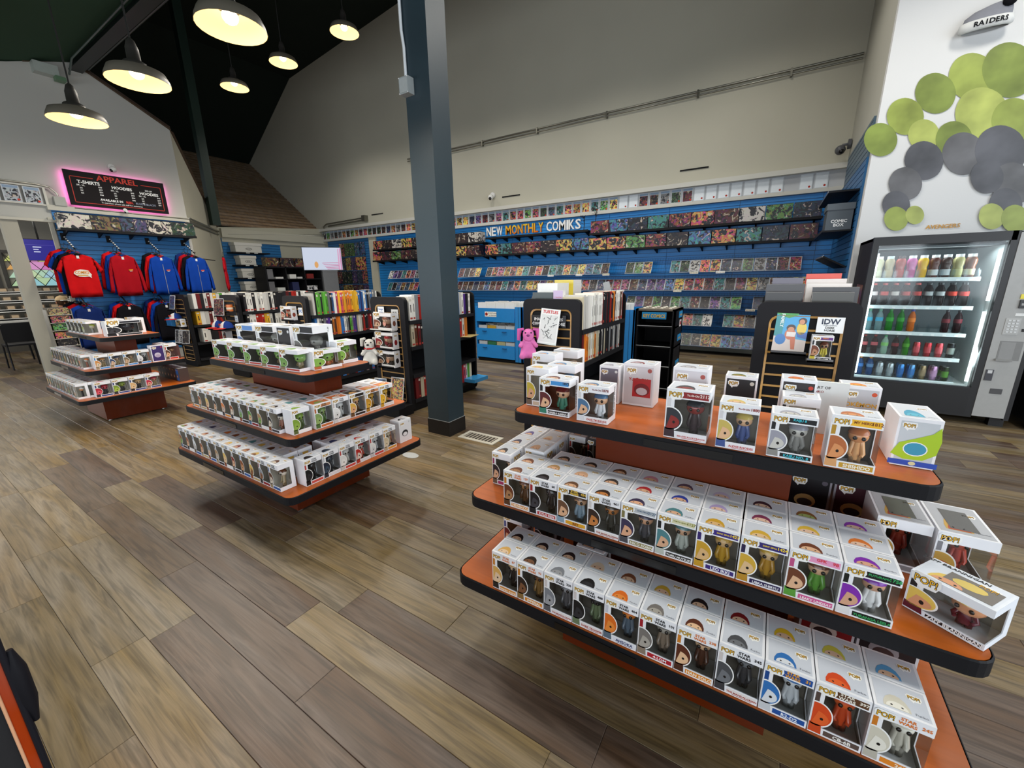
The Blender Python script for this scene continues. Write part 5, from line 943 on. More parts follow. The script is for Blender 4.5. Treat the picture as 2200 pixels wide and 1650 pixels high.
def stand_comic(x, z, col, label, rz=0, h=.26, w=.17, white=True):
    q = thing('comic_book', label, 'comic', (x, FY-.085, z), rz); b = MB().box((-w/2,0,0),(w/2,.005,h),'#eff0f0'); b.build('backing_board', 'paper', q, None, (-.22,0,0))
    o = link('cover', MB().box((-w/2+.008,-.002,.010),(w/2-.008,0,h-.010),WHITE).mesh('cover','small_art'), q, None, (-.22,0,0), col)
    b = MB(); b.tube([(-.04,.0,.02),(-.04,.06,0),(-.04,-.03,0)], .003, '#d8d8d8', 5); b.tube([(.04,.0,.02),(.04,.06,0),(.04,-.03,0)], .003, '#d8d8d8', 5); b.build('wire_stand', 'metal', q); return q
tag(MB().box((-.3,-.22,0),(.3,0,.11),'#161618').build('plinth_step', 'black_laminate', None, (-3.63, FY-.002, 0)), 'black low step in front of the end panel left of the column', 'step')
stand_comic(-3.80, .112, '#3f7ab0', 'white-bordered blue comic standing low on the end panel left of the column', .2); stand_comic(-3.52, .112, '#d9a52a', 'white-bordered yellow and blue comic standing low beside the blue one', .1, .30, .19)
# colourful gondola end
duo_box(-5.50, FY-.09, .985, .24, .18, 'two-figure window box, upper on the end panel of the colourful gondola', '#8a3a2a', '#c95a3a'); wire_shelf(-5.47,.984,.28,.1,'black shelf under the upper box of the colourful gondola end')
duo_box(-5.45, FY-.09, .74, .25, .18, 'two-figure window box, lower on the end panel of the colourful gondola', '#2a2a2e', '#6a6a70'); wire_shelf(-5.45,.739,.25,.1,'black shelf under the lower box of the colourful gondola end')
clip_board(-5.29, 1.10, .09, .10, 'small white sign with blue letters on the colourful gondola end', [('DC',-.012,.05,'#2f6fc0',.04)])
# cap gondola end
def cap(x, y, z, label, rz):
    q = thing('baseball_cap', label, 'cap', (x, y, z), rz)
    rows = [[(.085*math.cos(a)*math.cos(t), .095*math.sin(a)*math.cos(t), .105*math.sin(t)) for a in [2*PI*j/16 for j in range(16)]] for t in (0,.35,.7,1.1,1.5)]
    b = MB(); b.grid(rows, '#24408c', True, True)
    for i, f in enumerate(b.f):
        a = sum(math.atan2(b.v[k][1], b.v[k][0]) for k in f)/4
        if -2.4 < a < -.7: b.c[i] = lin('#e9e7e4')
    b.build('crown', 'fabric', q)
    b = MB(); arc = [-PI+.35+(PI-.7)*k/10 for k in range(11)]
    b.grid([[(.084*math.cos(a),.093*math.sin(a),.006) for a in arc],[(.10*math.cos(a),.175*math.sin(a)-.01,-.004) for a in arc],[(.10*math.cos(a),.177*math.sin(a)-.01,-.008) for a in arc]], '#c62a26'); b.build('brim', 'fabric', q)
    b = MB(); b.box((-.025,-.098,.045),(.025,-.088,.07),'#c94a3a'); b.build('badge', 'fabric', q); MB().ball((0,0,.106),.008,'#24408c',6,4).build('button','fabric',q)
wire_shelf(-7.22,.79,.46,.26,'black shelf carrying two baseball caps')
cap(-7.36, FY-.14, .812, 'red, white and blue baseball cap, left of the pair', -.2); cap(-7.10, FY-.14, .812, 'red, white and blue baseball cap, right of the pair', -.1)
stand_comic(-7.42, .985, '#8a3a2e', 'brown-red comic standing on the cap gondola end panel', .5, .27, .17); wire_shelf(-7.38,.98,.25,.12,'small black shelf above the caps')
o = thing('tin_mug', 'orange tin beside the comic on the cap gondola end', 'tin', (-7.08, FY-.06, 1.06)); MB().lathe([(.045,0),(.045,.10)], '#d9763a', 14).build('body','gloss',o); MB().lathe([(.046,.03),(.046,.06)], '#e9d9c0', 14, caps=False).build('band','paper',o); wire_shelf(-7.08,1.058,.12,.11,'small shelf under the orange tin')
clip_board(-7.05, .94, .09, .10, 'small pale blue sign card above the caps', [('more',0,.025,'#2f5fa8',.02)], '#dfe8ee')
figure_box((-7.32, FY-.10, .60), 0, w=.1, h=.14, solid='#2a2426', hair='#a83a3a', lod=1, label='small dark box under the cap shelf'); wire_shelf(-7.32,.599,.14,.11,'black shelf under the small dark box')
# farthest gondola end
stand_comic(-9.18, 1.04, '#3a5a9a', 'blue comic on the farthest gondola end panel', .1, .25, .17); wire_shelf(-9.18,1.035,.22,.12,'small black shelf with the blue comic')
duo_box(-9.0, FY-.10, .735, .2, .14, 'two-figure box beside the blue cloth on the farthest gondola end', '#b9963a', '#c9a54a'); wire_shelf(-9.18,.734,.55,.14,'wide black shelf on the farthest gondola end')
o = thing('folded_shirt', 'folded blue cloth on the farthest gondola end shelf', 'shirt', (-9.30, FY-.08, .735)); MB().box((-.11,-.05,0),(.11,.05,.15),'#3f86c0').build('body','fabric',o)
for k in range(4): MB().box((-.10+.05*k,-.054,.01),(-.085+.05*k,-.05,.14),'#2a6aa6').build('fold','fabric',o)
cap(-9.08, FY-.09, .878, 'blue cap on top of the box on the farthest gondola end', .3)
for k, (x, c, l) in enumerate(((-9.2,'#5a5a5e','grey comic on the low shelf of the farthest gondola end'),(-9.05,'#d9d2cc','white comic with red print on the low shelf of the farthest gondola end'),(-8.9,'#3a2a24','dark comic on the low shelf of the farthest gondola end'))): stand_comic(x, .435, c, l, .4, .24, .15)
wire_shelf(-9.05,.43,.5,.16,'low black shelf with three comics on the farthest gondola end')
# loose things on the far side of the column gondola
tag(MB().box((0,0,0),(.16,.26,.004),'#cfb879').build('flyer', 'paper', None, (-3.40,4.12,.752), .2), 'cream flyer hanging over the shelf edge right of the column', 'flyer')
face_book(-3.30,4.15,.145,.2,.045,.3,'#3f9ad8','blue-topped book lying on the low shelf right of the column','#3f9ad8')
# ================================================================ the comics wall
SB = '#2189d6'
def slat_panel(u0, u1, z0, z1, F, parent, col=SB):
    """grooved panel, F(u, depth, z) gives the point; slats 76 mm apart, grooves recessed"""
    b = MB(); z = z0
    while z < z1-.01:
        t = min(z+.066, z1)
        b.face([F(u0,.022,z),F(u1,.022,z),F(u1,.022,t),F(u0,.022,t)], col)
        if t < z1:
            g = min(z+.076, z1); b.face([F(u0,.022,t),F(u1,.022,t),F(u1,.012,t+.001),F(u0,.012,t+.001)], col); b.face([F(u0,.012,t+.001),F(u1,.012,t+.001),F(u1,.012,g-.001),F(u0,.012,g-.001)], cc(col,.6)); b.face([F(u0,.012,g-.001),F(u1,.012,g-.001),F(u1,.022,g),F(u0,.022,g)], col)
        z += .076
    b.face([F(u0,0,z0),F(u0,.022,z0),F(u0,.022,z1),F(u0,0,z1)], col); b.face([F(u1,.022,z0),F(u1,0,z0),F(u1,0,z1),F(u1,.022,z1)], col); b.face([F(u0,.022,z1),F(u1,.022,z1),F(u1,0,z1),F(u0,0,z1)], col)
    return b.build('slat_panel', 'painted_metal', parent)
FB = lambda u, d, z: Vector((u, 9-d, z)); FR = lambda u, d, z: Vector((.75-d, u, z)); FL = lambda u, d, z: Vector((-10.5+d, u, z)); FF = lambda u, d, z: Vector((-13.1+d, u, z))
x = -10.47
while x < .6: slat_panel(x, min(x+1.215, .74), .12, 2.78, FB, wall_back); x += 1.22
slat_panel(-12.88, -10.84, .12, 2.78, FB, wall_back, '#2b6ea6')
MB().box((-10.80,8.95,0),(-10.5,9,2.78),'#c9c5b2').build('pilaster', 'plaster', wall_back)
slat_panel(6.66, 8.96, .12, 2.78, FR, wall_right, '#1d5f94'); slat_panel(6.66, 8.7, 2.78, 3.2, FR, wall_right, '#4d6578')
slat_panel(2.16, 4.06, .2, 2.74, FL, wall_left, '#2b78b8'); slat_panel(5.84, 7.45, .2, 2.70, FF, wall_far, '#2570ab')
# ---- art boxes on long black shelves
_ab = MB().box((-.19,0,0),(.19,.2,.235),WHITE); _abm = _ab.mesh('art_box', 'box_art')
_abm2 = MB().box((-.19,0,0),(.19,.2,.235),WHITE).mesh('art_box', 'box_art')
def art_box(x, y, z, col, label, grp, rz=0):
    q = thing('art_box', label, 'box', (x, y, z), rz, grp)
    link('printed_sleeve', _abm, q, None, None, col); MB().box((-.19,.001,.235),(.19,.2,.242),'#1b1b1e').box((-.192,.0,.0),(-.19,.2,.235),'#1b1b1e').build('lid_edge', 'card', q) if False else MB().box((-.191,.002,.2355),(.191,.2,.243),'#202024').build('lid', 'card', q)
    return q
def long_shelf(x0, x1, y, z, label, d=.26, n=6):
    q = thing('wall_shelf', label, 'shelf', ((x0+x1)/2, y, z)); w = (x1-x0)/2
    MB().box((-w,-d,-.02),(w,0,0),'#17171a').box((-w,-d-.004,-.03),(w,-d,.012),'#17171a').build('board', 'black_laminate', q)
    b = MB().prism([(0,0),(0,.02),(.012,.02),(.012,0)],0,0,'#000') if False else None
    me = None
    for i in range(n):
        bx = -w+.1+(2*w-.2)*i/max(1,n-1)
        if me is None:
            b = MB(); b.face([(-.01,0,-.02),(-.01,-d*.9,-.02),(-.01,0,-.10)], '#121214'); b.face([(.01,0,-.02),(.01,0,-.10),(.01,-d*.9,-.02)], '#121214'); b.face([(-.01,-d*.9,-.02),(.01,-d*.9,-.02),(.01,0,-.10),(-.01,0,-.10)], '#121214'); me = b.mesh('bracket', 'black_laminate')
        link('bracket', me, q, (bx, 0, 0))
    return q
WY = 8.975
AC = {'R':'#8a1f1c','O':'#c9702a','Y':'#d0a83a','G':'#4f8a3a','B':'#3a6aa0','P':'#5a3a7a','K':'#3a2a2a','W':'#cfcac2','T':'#3a8a8a','N':'#26304a','M':'#5a1f26'}
AN = {'R':'red','O':'orange','Y':'yellow','G':'green','B':'blue','P':'purple','K':'near-black','W':'pale','T':'teal','N':'navy','M':'maroon'}
def art_row(x0, step, y, z, seq, where):
    for i, c in enumerate(seq):
        if c != ' ': art_box(x0+step*(i+.5), y, z, AC[c], f'{AN[c]} printed art box, {nth(i)} from left on the {where}', 'printed comic storage boxes on the back wall')
long_shelf(-10.25,-6.22, WY, 2.37, 'upper black shelf left of and behind the column, holding art boxes', .36, 9); long_shelf(-10.3,-6.2, WY, 2.06, 'lower black shelf left of and behind the column, holding art boxes', .36, 9)
long_shelf(-6.18,-3.50, WY, 2.455, 'black shelf under the comics lettering', .30, 8); long_shelf(-6.18,-3.50, WY, 2.05, 'black shelf of art boxes below the comics lettering', .36, 8)
long_shelf(-3.45,.52, WY, 2.365, 'upper black shelf of art boxes right of the lettering', .36, 10); long_shelf(-3.48,.52, WY, 2.03, 'lower black shelf of art boxes right of the lettering', .36, 10)
art_row(-10.22,.394, 8.62, 2.375, 'OKWYKKNKKW', 'upper shelf behind the column'); art_row(-10.28,.394, 8.62, 2.065, 'OMGMKKKKYM', 'lower shelf behind the column')
art_row(-6.16,.386, 8.62, 2.055, 'OTMRKYB', 'shelf below the lettering')
art_row(-3.43,.393, 8.62, 2.37, 'RBNTROMWGN', 'upper shelf right of the lettering'); art_row(-3.46,.395, 8.62, 2.035, 'YOGRKBOTNM', 'lower shelf right of the lettering')
# ---- comics lettering
q = thing('wall_lettering', 'raised NEW MONTHLY COMIKS lettering, white and gold, on the blue back wall', 'sign', (-5.05,8.97,2.53))
WID = {'N':.72,'E':.67,'W':.94,'M':.83,'O':.78,'T':.61,'H':.72,'L':.56,'Y':.67,'C':.72,'I':.28,'K':.72,'S':.67}
tot = sum(WID.get(c, .30) for c in 'NEW MONTHLY COMIKS'); sc_ = 2.56/tot; cx0 = -1.28
for i, ch in enumerate('NEW MONTHLY COMIKS'):
    wch = WID.get(ch, .30)*sc_
    if ch != ' ':
        gold = 4 <= i <= 10; vs, fs = text_geo(ch, .018, 'LEFT'); xs = [v[0] for v in vs]; mn, mxx = min(xs), max(xs); b = MB(); k = (wch*.88)/(mxx-mn); hs = .205/max(v[1] for v in vs)
        def Pt(v, d): return (cx0+(v[0]-mn)*k, d, v[1]*hs)
        for f in fs:
            t = sum(vs[j][1] for j in f)/len(f)/max(v[1] for v in vs)
            c = lin('#f2f2f0') if not gold else tuple(a*(1-t)+b_*t for a, b_ in zip(lin('#d9641c'), lin('#f0cf3a')))
            b.face([Pt(vs[j], -.03) for j in f], c)
        ed = {}
        for f in fs:
            for j in range(len(f)): ed[(f[j], f[(j+1) % len(f)])] = 1
        for (a, c2) in ed:
            if (c2, a) not in ed: b.face([Pt(vs[a],-.03),Pt(vs[a],0),Pt(vs[c2],0),Pt(vs[c2],-.03)], '#b9b9b6' if not gold else '#a8642a')
        b.build('letter', 'gloss', q)
    cx0 += wch
# two little leafless model trees on the ledge by the lettering
for k, x in enumerate((-3.62,-3.36)):
    o = thing('twig_tree', f'tiny dark twig ornament on the shelf end by the lettering, {["left","right"][k]} of two', 'ornament', (x, 8.72, 2.465 if k == 0 else 2.615)); b = MB(); b.tube([(0,0,0),(.01,0,.12),(0,0,.25)], .008, '#2a241f', 5)
    rs = random.Random(k)
    for i in range(12): a = rs.uniform(0,6.28); h = rs.uniform(.1,.25); b.tube([(0,0,h),(.09*math.cos(a),.07*math.sin(a),h+rs.uniform(.02,.07))], .004, '#2a241f', 4)
    b.build('branches', 'matte', o)
# ---- comics in sloping wire racks
_cm = MB().box((-.084,-.002,0),(.084,0,.258),'#d7d9da'); _cm.face([(-.078,-.0024,.006),(.078,-.0024,.006),(.078,-.0024,.252),(-.078,-.0024,.252)], WHITE)
_cme = _cm.mesh('comic', 'paper'); _cme.materials.append(MATS['cover_art']); _cme.polygons[6].material_index = 1
CP = [('red','#a8281f'),('dark red','#6a1c1c'),('orange','#c9682a'),('gold','#b98a2e'),('yellow','#d0b03a'),('green','#4a8f3a'),('dark green','#2a4a2e'),('teal','#2f7f84'),('blue','#356aa8'),('navy','#26305a'),('purple','#5f3a80'),('pink','#b85a86'),('brown','#5a3a26'),('grey','#7a7c80'),('near-black','#302a2c'),('white','#c9c8c4')]
def rack_row(x0, x1, zb, dx, where, gaps=(), tilt=.52, start=0):
    yb = 8.63; n = int(round((x1-x0)/dx)); k = 0; rs = random.Random(int(zb*100))
    xs = x0
    while xs < x1-.1:                                                            # wire baskets, one per 1.22 m
        xe = min(xs+1.21, x1+.02)
        if not (xs > -8.75 and xe < -7.0):
            q = thing('wire_rack', f'blue wire comic rack, {nth(k)} from left in the {where}', 'rack', ((xs+xe)/2, yb, zb)); w = (xe-xs)/2; b = MB()
            for i in range(25): u = -w+2*w*i/24; b.tube([(u,-.01,.0),(u,.0,.0),(u,.165,.285)], .0018, '#1a4f86', 3, False)
            for t in (0,.33,.66,1): b.tube([(-w,.165*t,.285*t),(w,.165*t,.285*t)], .0025, '#1a4f86', 4, False)
            b.tube([(-w,-.012,.0),(w,-.012,.0)], .004, '#1a4f86', 4, False); b.tube([(-w,-.022,.025),(w,-.022,.025)], .0025, '#1a4f86', 4, False); b.build('wire_basket', 'painted_metal', q)
            MB().box((-w,0,-.006),(w,.3,-.001),'#175a94').build('tray', 'painted_metal', q); k += 1
        xs += 1.22
    for i in range(n):
        x = x0+dx*(i+.5)
        if any(a < x < c for a, c in gaps): continue
        nm, c = rs.choice(CP); o = link('comic', _cme, None, (x+rs.uniform(-.004,.004), yb-.006, zb+.004), (-tilt, 0, rs.uniform(-.01,.01)), cc(c, rs.uniform(.85,1.2)))
        tag(o, f'{nm} comic, {nth(i)} from left in the {where}', 'comic', 'comics in the wall racks')
hid = (-8.55,-7.1)
rack_row(-9.72,.33,1.535,.1765,'top comic rack row', (hid,(-6.35,-6.2),(-3.0,-2.9),(-2.75,-2.62),(-2.2,-1.75),(-.62,-.5)))
rack_row(-9.80,.40,1.20,.1765,'second comic rack row', (hid,(-3.95,-3.8)))
rack_row(-4.9,.40,.86,.1765,'third comic rack row', ((-3.4,-2.55),(-.45,-.3)))
rack_row(-2.7,.40,.53,.1765,'fourth comic rack row', ((-.9,-.75),)); rack_row(-2.7,.40,.14,.1765,'lowest comic rack row')
for i, (x, z) in enumerate(((-3.66,1.535),(-3.05,1.535),(-4.35,1.535),(-1.33,1.535),(-.88,1.535),(-1.60,1.20),(-2.72,1.20),(-.33,.86))):
    o = MB().box((-.075,-.004,-.018),(.075,0,.022),'#e8e4d2' if i % 2 else '#f2f2ee'); o.text('NEW THIS WEEK', lambda u, v: Vector((u,-.0045,-.006+v)), .018, '#2a2a2a', .02); tag(o.build('price_ticket', 'paper', None, (x, 8.612, z-.005)), f'white ticket clipped under a comic, {nth(i)} such ticket counted down the racks', 'ticket')
tag(MB().box((-.03,-.004,0),(.03,0,.12),'#e9e9e6').build('light_switch', 'gloss', None, (-9.0,8.975,1.40)), 'white plate on the blue wall left of the column', 'switch')
tag(MB().box((-.05,-.003,0),(.05,0,.36),'#cfd3d6').build('hanging_tag', 'gloss', None, (-2.02,6.0,1.06), (.1,-.25,0)), 'pale hanging strip of cards above the right blue cabinet', 'tag')
# ---- graded comics in clear slabs along the ledge
_sl = MB().box((-.094,-.012,0),(.094,0,.245),'#c7ccd0'); _sl.box((-.082,-.0132,.20),(.082,-.012,.238),'#8fa3ba'); _sl.face([(-.08,-.0125,.012),(.08,-.0125,.012),(.08,-.0125,.195),(-.08,-.0125,.195)], WHITE); _sl.shape(ell(.058,.034,.016,.016,10), lambda u, v: Vector((u,-.0131,v)), '#c9402a')
_sle = _sl.mesh('slab', 'gloss'); _sle.materials.append(MATS['cover_art']); _sle.polygons[12].material_index = 1
_slp = MB().box((-.094,-.012,0),(.094,0,.245),'#c3c9cf'); _slp.box((-.082,-.0132,.20),(.082,-.012,.238),'#dfe5ea'); _slp.box((-.08,-.0128,.012),(.08,-.012,.195),'#dfe6ec'); _slp.shape(ell(.05,.04,.017,.017,10), lambda u, v: Vector((u,-.0135,v)), '#a8332a'); _slpe = _slp.mesh('slab', 'gloss')
x = -12.98; i = 0; rs = random.Random(5)
while x < .62:
    pale = x > -1.45 and rs.random() < .8 or (-2.9 < x < -2.6)
    nm, c = ('pale','#dde4ea') if pale else rs.choice(CP[:15])
    if not (-.02 < x < .12):
        o = link('graded_comic', _slpe if pale else _sle, None, (x, 8.965, 2.845), (-.03,0,0), cc(c, rs.uniform(.9,1.3)) if not pale else c); tag(o, f'graded {nm} comic in clear slab, {nth(i)} from far left, high ledge', 'graded comic', 'graded comics on the high ledge')
    x += .2065; i += 1
# ---- shelves and box on the return wall
for k, (z, d, l, y1, tl) in enumerate(((2.46,.30,'top black shelf on the blue side wall beside the mural',8.2,0),(2.0,.30,'black shelf under the dark box on the side wall',8.2,0),(1.56,.28,'tilted black shelf with pale edge on the side wall, upper',8.0,.5),(1.30,.28,'tilted black shelf with pale edge on the side wall, lower',8.0,.5))):
    q = thing('wall_shelf', l, 'shelf', (.725,(6.75+y1)/2,z)); w = (y1-6.75)/2; q.rotation_euler = (0,tl,0)
    MB().box((-d,-w,-.02),(0,w,0),'#151518').build('board', 'black_laminate', q); MB().box((-d-.004,-w,-.022),(-d,w,.008),'#8d9096' if k != 1 else '#2a2a2e').build('edge', 'metal', q)
q = thing('storage_box', 'dark grey lidded storage box on the side wall shelf by the mural', 'box', (.58,7.0,2.0)); MB().box((-.13,-.2,0),(.13,.2,.29),'#4a525a').build('body', 'card', q); MB().box((-.14,-.21,.24),(.14,.21,.315),'#545c64').build('lid', 'card', q)
b = MB(); b.text('COMIC', lambda u, v: Vector((u,-.2006,.09+v)), .05, '#e8e8e8', .03); b.text('BOX', lambda u, v: Vector((u,-.2006,.045+v)), .05, '#e8e8e8', .03); b.build('print', 'card', q)
# ---- posters bay and screen in the far corner
for r, (z, h) in enumerate(((2.27,.40),(1.83,.40),(1.41,.40),(1.0,.38))):
    for k in range(7):
        x = -12.66+.255*k; nm, c = random.choice(CP[:15])
        if r == 0 and k < 2: continue
        if r == 1 and k >= 5: 
            if k == 5: o = link('poster', MB().box((-.24,-.012,0),(.24,0,h),WHITE).mesh('poster','box_art'), None, (x+.12,8.962,z), None, '#c9862a'); tag(o, 'wide gold and black picture in the second row of the corner display', 'poster')
            continue
        o = link('poster', MB().box((-.115,-.012,0),(.115,0,h),WHITE).mesh('poster','cover_art'), None, (x,8.962,z), None, cc(c,.8)); tag(o, f'{nm} picture, {nth(k)} from left in the {["top","second","third","lowest"][r]} row of the far corner display', 'poster', 'pictures in the far corner display')
tc_ = Vector((0,0,EYE))+ray(693,556)*7.9; dirv = Vector((-tc_.x,-tc_.y,0)).normalized()
q = thing('television', 'bright wall screen showing a pale blue picture with pink lines, far corner', 'television', tc_, math.atan2(dirv.y, dirv.x)+PI/2)
MB().box((-.35,-.0,-.215),(.35,.04,.215),'#141418').build('housing', 'gloss', q); b = MB(); T = lambda u, v, n=1: Vector((u,-.001*n,v)); b.shape([(-.34,-.205),(.34,-.205),(.34,.205),(-.34,.205)], T, '#d5def2')
b.shape([(.27,-.205),(.30,-.205),(.30,.19),(.28,.19)], lambda u, v: T(u,v,2), '#e3a8cc'); b.shape([(.31,-.205),(.335,-.205),(.335,.2),(.315,.2)], lambda u, v: T(u,v,2), '#d98ab8')
for k in range(5): b.shape([(-.02+.02*k,-.075-.028*k),(.28,-.065-.028*k),(.28,-.075-.028*k),(-.01+.02*k,-.085-.028*k)], lambda u, v: T(u,v,2), '#d06a9a')
b.shape(ell(-.12,-.11,.035,.06,12), lambda u, v: T(u,v,2), '#e8a85a'); b.build('picture', 'screen', q); MB().tube([(0,.04,0),(0,.3,0),(0,.75,-.02)], .02, '#2a2a2c', 6).build('wall_arm', 'metal', q)
# ================================================================ far wall: white boxes and black unit
for k, (y0, y1, z, h) in enumerate(((5.99,6.73,2.325,.255),(6.07,6.52,1.985,.25),(6.06,6.53,1.63,.25),(6.08,6.54,1.28,.25))):
    q = thing('storage_box', f'white lidded storage box with oval mark, {nth(k)} from the top on the far wall', 'box', (-12.9,(y0+y1)/2,z)); w = (y1-y0)/2
    MB().box((-.15,-w+.02,0),(.15,w-.02,h-.03),'#d9d8d0').build('body', 'card', q); MB().box((-.16,-w,h-.075),(.16,w,h),'#dedcd4').build('lid', 'card', q)
    b = MB(); b.shape(ell(0,.09,.085,.033,16), lambda u, v: Vector((.1606 if v > h-.075 else .1515,u,v)), '#3a3a3c'); b.shape(ell(0,.09,.07,.024,16), lambda u, v: Vector((.153,u,v)), '#d9d8d0'); b.text('BCW', lambda u, v: Vector((.154,u,.077+v)), .035, '#2a2a2c', .03); b.build('print', 'card', q)
    q = thing('wall_shelf', f'black shelf under the {nth(k)} white storage box on the far wall', 'shelf', (-13.07,(y0+y1)/2+.05,z-.001)); MB().box((0,-w-.12,-.035),(.34,w+.15,0),'#15151a').build('board', 'black_laminate', q)
    b = MB()
    for yy in (-.1,.12): MB().box((.341,yy-.05,-.03),(.343,yy+.05,-.006),'#cfd3d0').build('ticket', 'paper', q)
q = thing('shelf_unit', 'black cube shelf unit in the far corner below the screen', 'shelf', (-12.35,7.2,0))
b = MB(); b.box((-.3,-.85,0),(-.27,.85,1.92),'#131315')
for y in (-.85,-.28,.29,.82): b.box((-.27,y,0),(.3,y+.03,1.92),'#1b1b1e')
for z in (.1,.5,.9,1.22,1.56,1.89): b.box((-.27,-.82,z),(.3,.82,z+.03),'#1b1b1e')
b.build('carcass', 'black_laminate', q)
for k, (y, z, w, h, c, l) in enumerate(((6.5,1.59,.16,.26,'#77777a','grey binder standing in the upper left cell of the black unit'),(6.5,1.25,.16,.26,'#6d6d70','grey binder standing in the lower left cell of the black unit'),(6.75,1.59,.22,.05,'#dcdcd8','white sheet lying in the upper left cell of the black unit'),(7.15,1.59,.2,.12,'#e6e6e2','white carton in the upper middle cell of the black unit'),(7.36,1.59,.16,.05,'#d9d9d6','white tray in the upper middle cell of the black unit'),(7.7,1.59,.22,.14,'#8a2f2a','red box in the upper right cell of the black unit'),(7.2,1.25,.2,.24,'#2f3358','navy folder in the lower middle cell of the black unit'),(6.76,1.25,.22,.09,'#d6d9d4','pale papers in the lower left cell of the black unit'))):
    tag(MB().box((-.15,-w/2,0),(.15,w/2,h),{'t':'#e9e6de','*':c}).build('stored_item', 'card', None, (-12.25,y,z+.001)), l, 'item')
for k in range(3): art_box(-12.12,6.62+.43*k,1.93,['#7a5a1f','#5a3a2a','#8a5a2a'][k],f'{["olive gold","dark brown","brown and cream"][k]} art box on top of the black unit, {nth(k)} from left','art boxes on the black unit',PI/2)
q = thing('partition_box', 'plain grey box standing right of the black unit under the screen', 'box', (-12.3,8.36,0)); MB().box((-.25,-.26,0),(.25,.26,1.84),'#8d8f92').build('body', 'painted_metal', q); MB().box((-.26,-.27,1.80),(.26,.27,1.85),'#9a9c9f').build('top', 'painted_metal', q)
tag(MB().box((-.1,-.17,0),(.1,.17,.13),'#4a4f3a').build('art_tin', 'cover_art', None, (-12.2,7.72,1.251)), 'dark green and white pictured tin at the right of the black unit', 'tin')
# ================================================================ apparel wall
q = thing('apparel_sign', 'black APPAREL price board with red border, lit pink from behind', 'sign', (-10.42,3.10,3.115)); sw, sh = .69, .28
MB().box((-.015,-sw,-sh),(.015,sw,sh),'#161113').build('board', 'matte', q)
b = MB(); T = lambda u, v, n=1: Vector((.015+.0006*n, u, v)); RD = '#b8352a'
for (a, c, d, e) in ((-.63,-.235,.63,-.225),(-.63,-.235,-.62,.19),(.62,-.235,.63,.19),(-.63,.18,-.33,.19),(.33,.18,.63,.19)): b.shape([(a,c),(d,c),(d,e),(a,e)], T, RD)
b.text('APPAREL', lambda u, v: T(u,.165+v,2), .125, '#c23a2c', .02, 1.15)
Wt = '#f0f0ee'
b.text('T-SHIRTS', lambda u, v: T(-.40+u,.085+v,1), .072, Wt, .03); b.text('HOODIES', lambda u, v: T(.04+u,.06+v,1), .066, Wt, .03); b.text('ZIP-UP', lambda u, v: T(.43+u,.085+v,1), .036, Wt, .02); b.text('HOODIES', lambda u, v: T(.43+u,.02+v,1), .066, Wt, .03)
for (u0, tops, pr_) in ((-.40,.045,('20','22','24','26')),(.04,.015,('40','42','44','46')),(.43,-.02,('45','47','49','51'))):
    for k, (s_, p_) in enumerate(zip(('SM - XL','2X','3X','4X'), pr_)): b.text(s_, lambda u, v: T(u0-.11+u,tops-.042*k+v,1), .032, Wt, .02); b.text('$'+p_, lambda u, v: T(u0+.14+u,tops-.042*k+v,1), .032, Wt, .02)
b.text('AVAILABLE IN', lambda u, v: T(-.14+u,-.165+v,1), .05, Wt, .03); b.text('RED,', lambda u, v: T(.11+u,-.165+v,1), .05, '#d8392c', .03); b.text('BLUE & BLACK!', lambda u, v: T(.35+u,-.165+v,1), .045, '#8a90a4', .02); b.text('To purchase please ask staff for assistance', lambda u, v: T(0+u,-.208+v,1), .034, Wt, .01); b.build('print', 'paper', q)
b = MB()
for (a, c) in (((-sw-.0,sh),(sw,sh)),((sw,sh),(sw,-sh)),((sw,-sh),(-sw,-sh)),((-sw,-sh),(-sw,sh))): b.tube([(-.025,a[0]*.985,a[1]*.97),(-.025,c[0]*.985,c[1]*.97)], .008, '#ff4fc0', 5)
b.build('light_strip', 'neon_pink', q)
for (u, v, sx_, sy_) in ((0,sh,1.3,.03),(0,-sh,1.3,.03),(-sw,0,.03,.5),(sw,0,.03,.5)):
    d = bpy.data.lights.new('sign_glow', 'AREA'); d.shape = 'RECTANGLE'; d.size = sx_; d.size_y = sy_; d.energy = 1.1 if sx_ > 1 else .7; d.color = (1,.16,.6)
    o = bpy.data.objects.new('sign_glow', d); COL.objects.link(o); o.parent = q; o.location = (-.022,u*1.0,v*1.0); o.rotation_euler = Matrix(((0,0,1),(1,0,0),(0,1,0))).to_euler()
q = long_shelf(-.97,.97,0,0,'black shelf of art boxes above the hanging shirts',.34,5); q.location = (-10.475,3.11,2.41); q.rotation_euler = (0,0,PI/2)
for k, (c, l) in enumerate((('#d8cfc0','cream and maroon'),('#7a6a3a','olive and gold'),('#3a3a6a','blue and orange'),('#d4cbbc','second cream and maroon'),('#2a4a3a','dark green and pink'))): art_box(-10.14,2.34+.385*k,2.415,c,f'{l} art box above the shirts, {nth(k)} from left','art boxes above the shirts',PI/2)
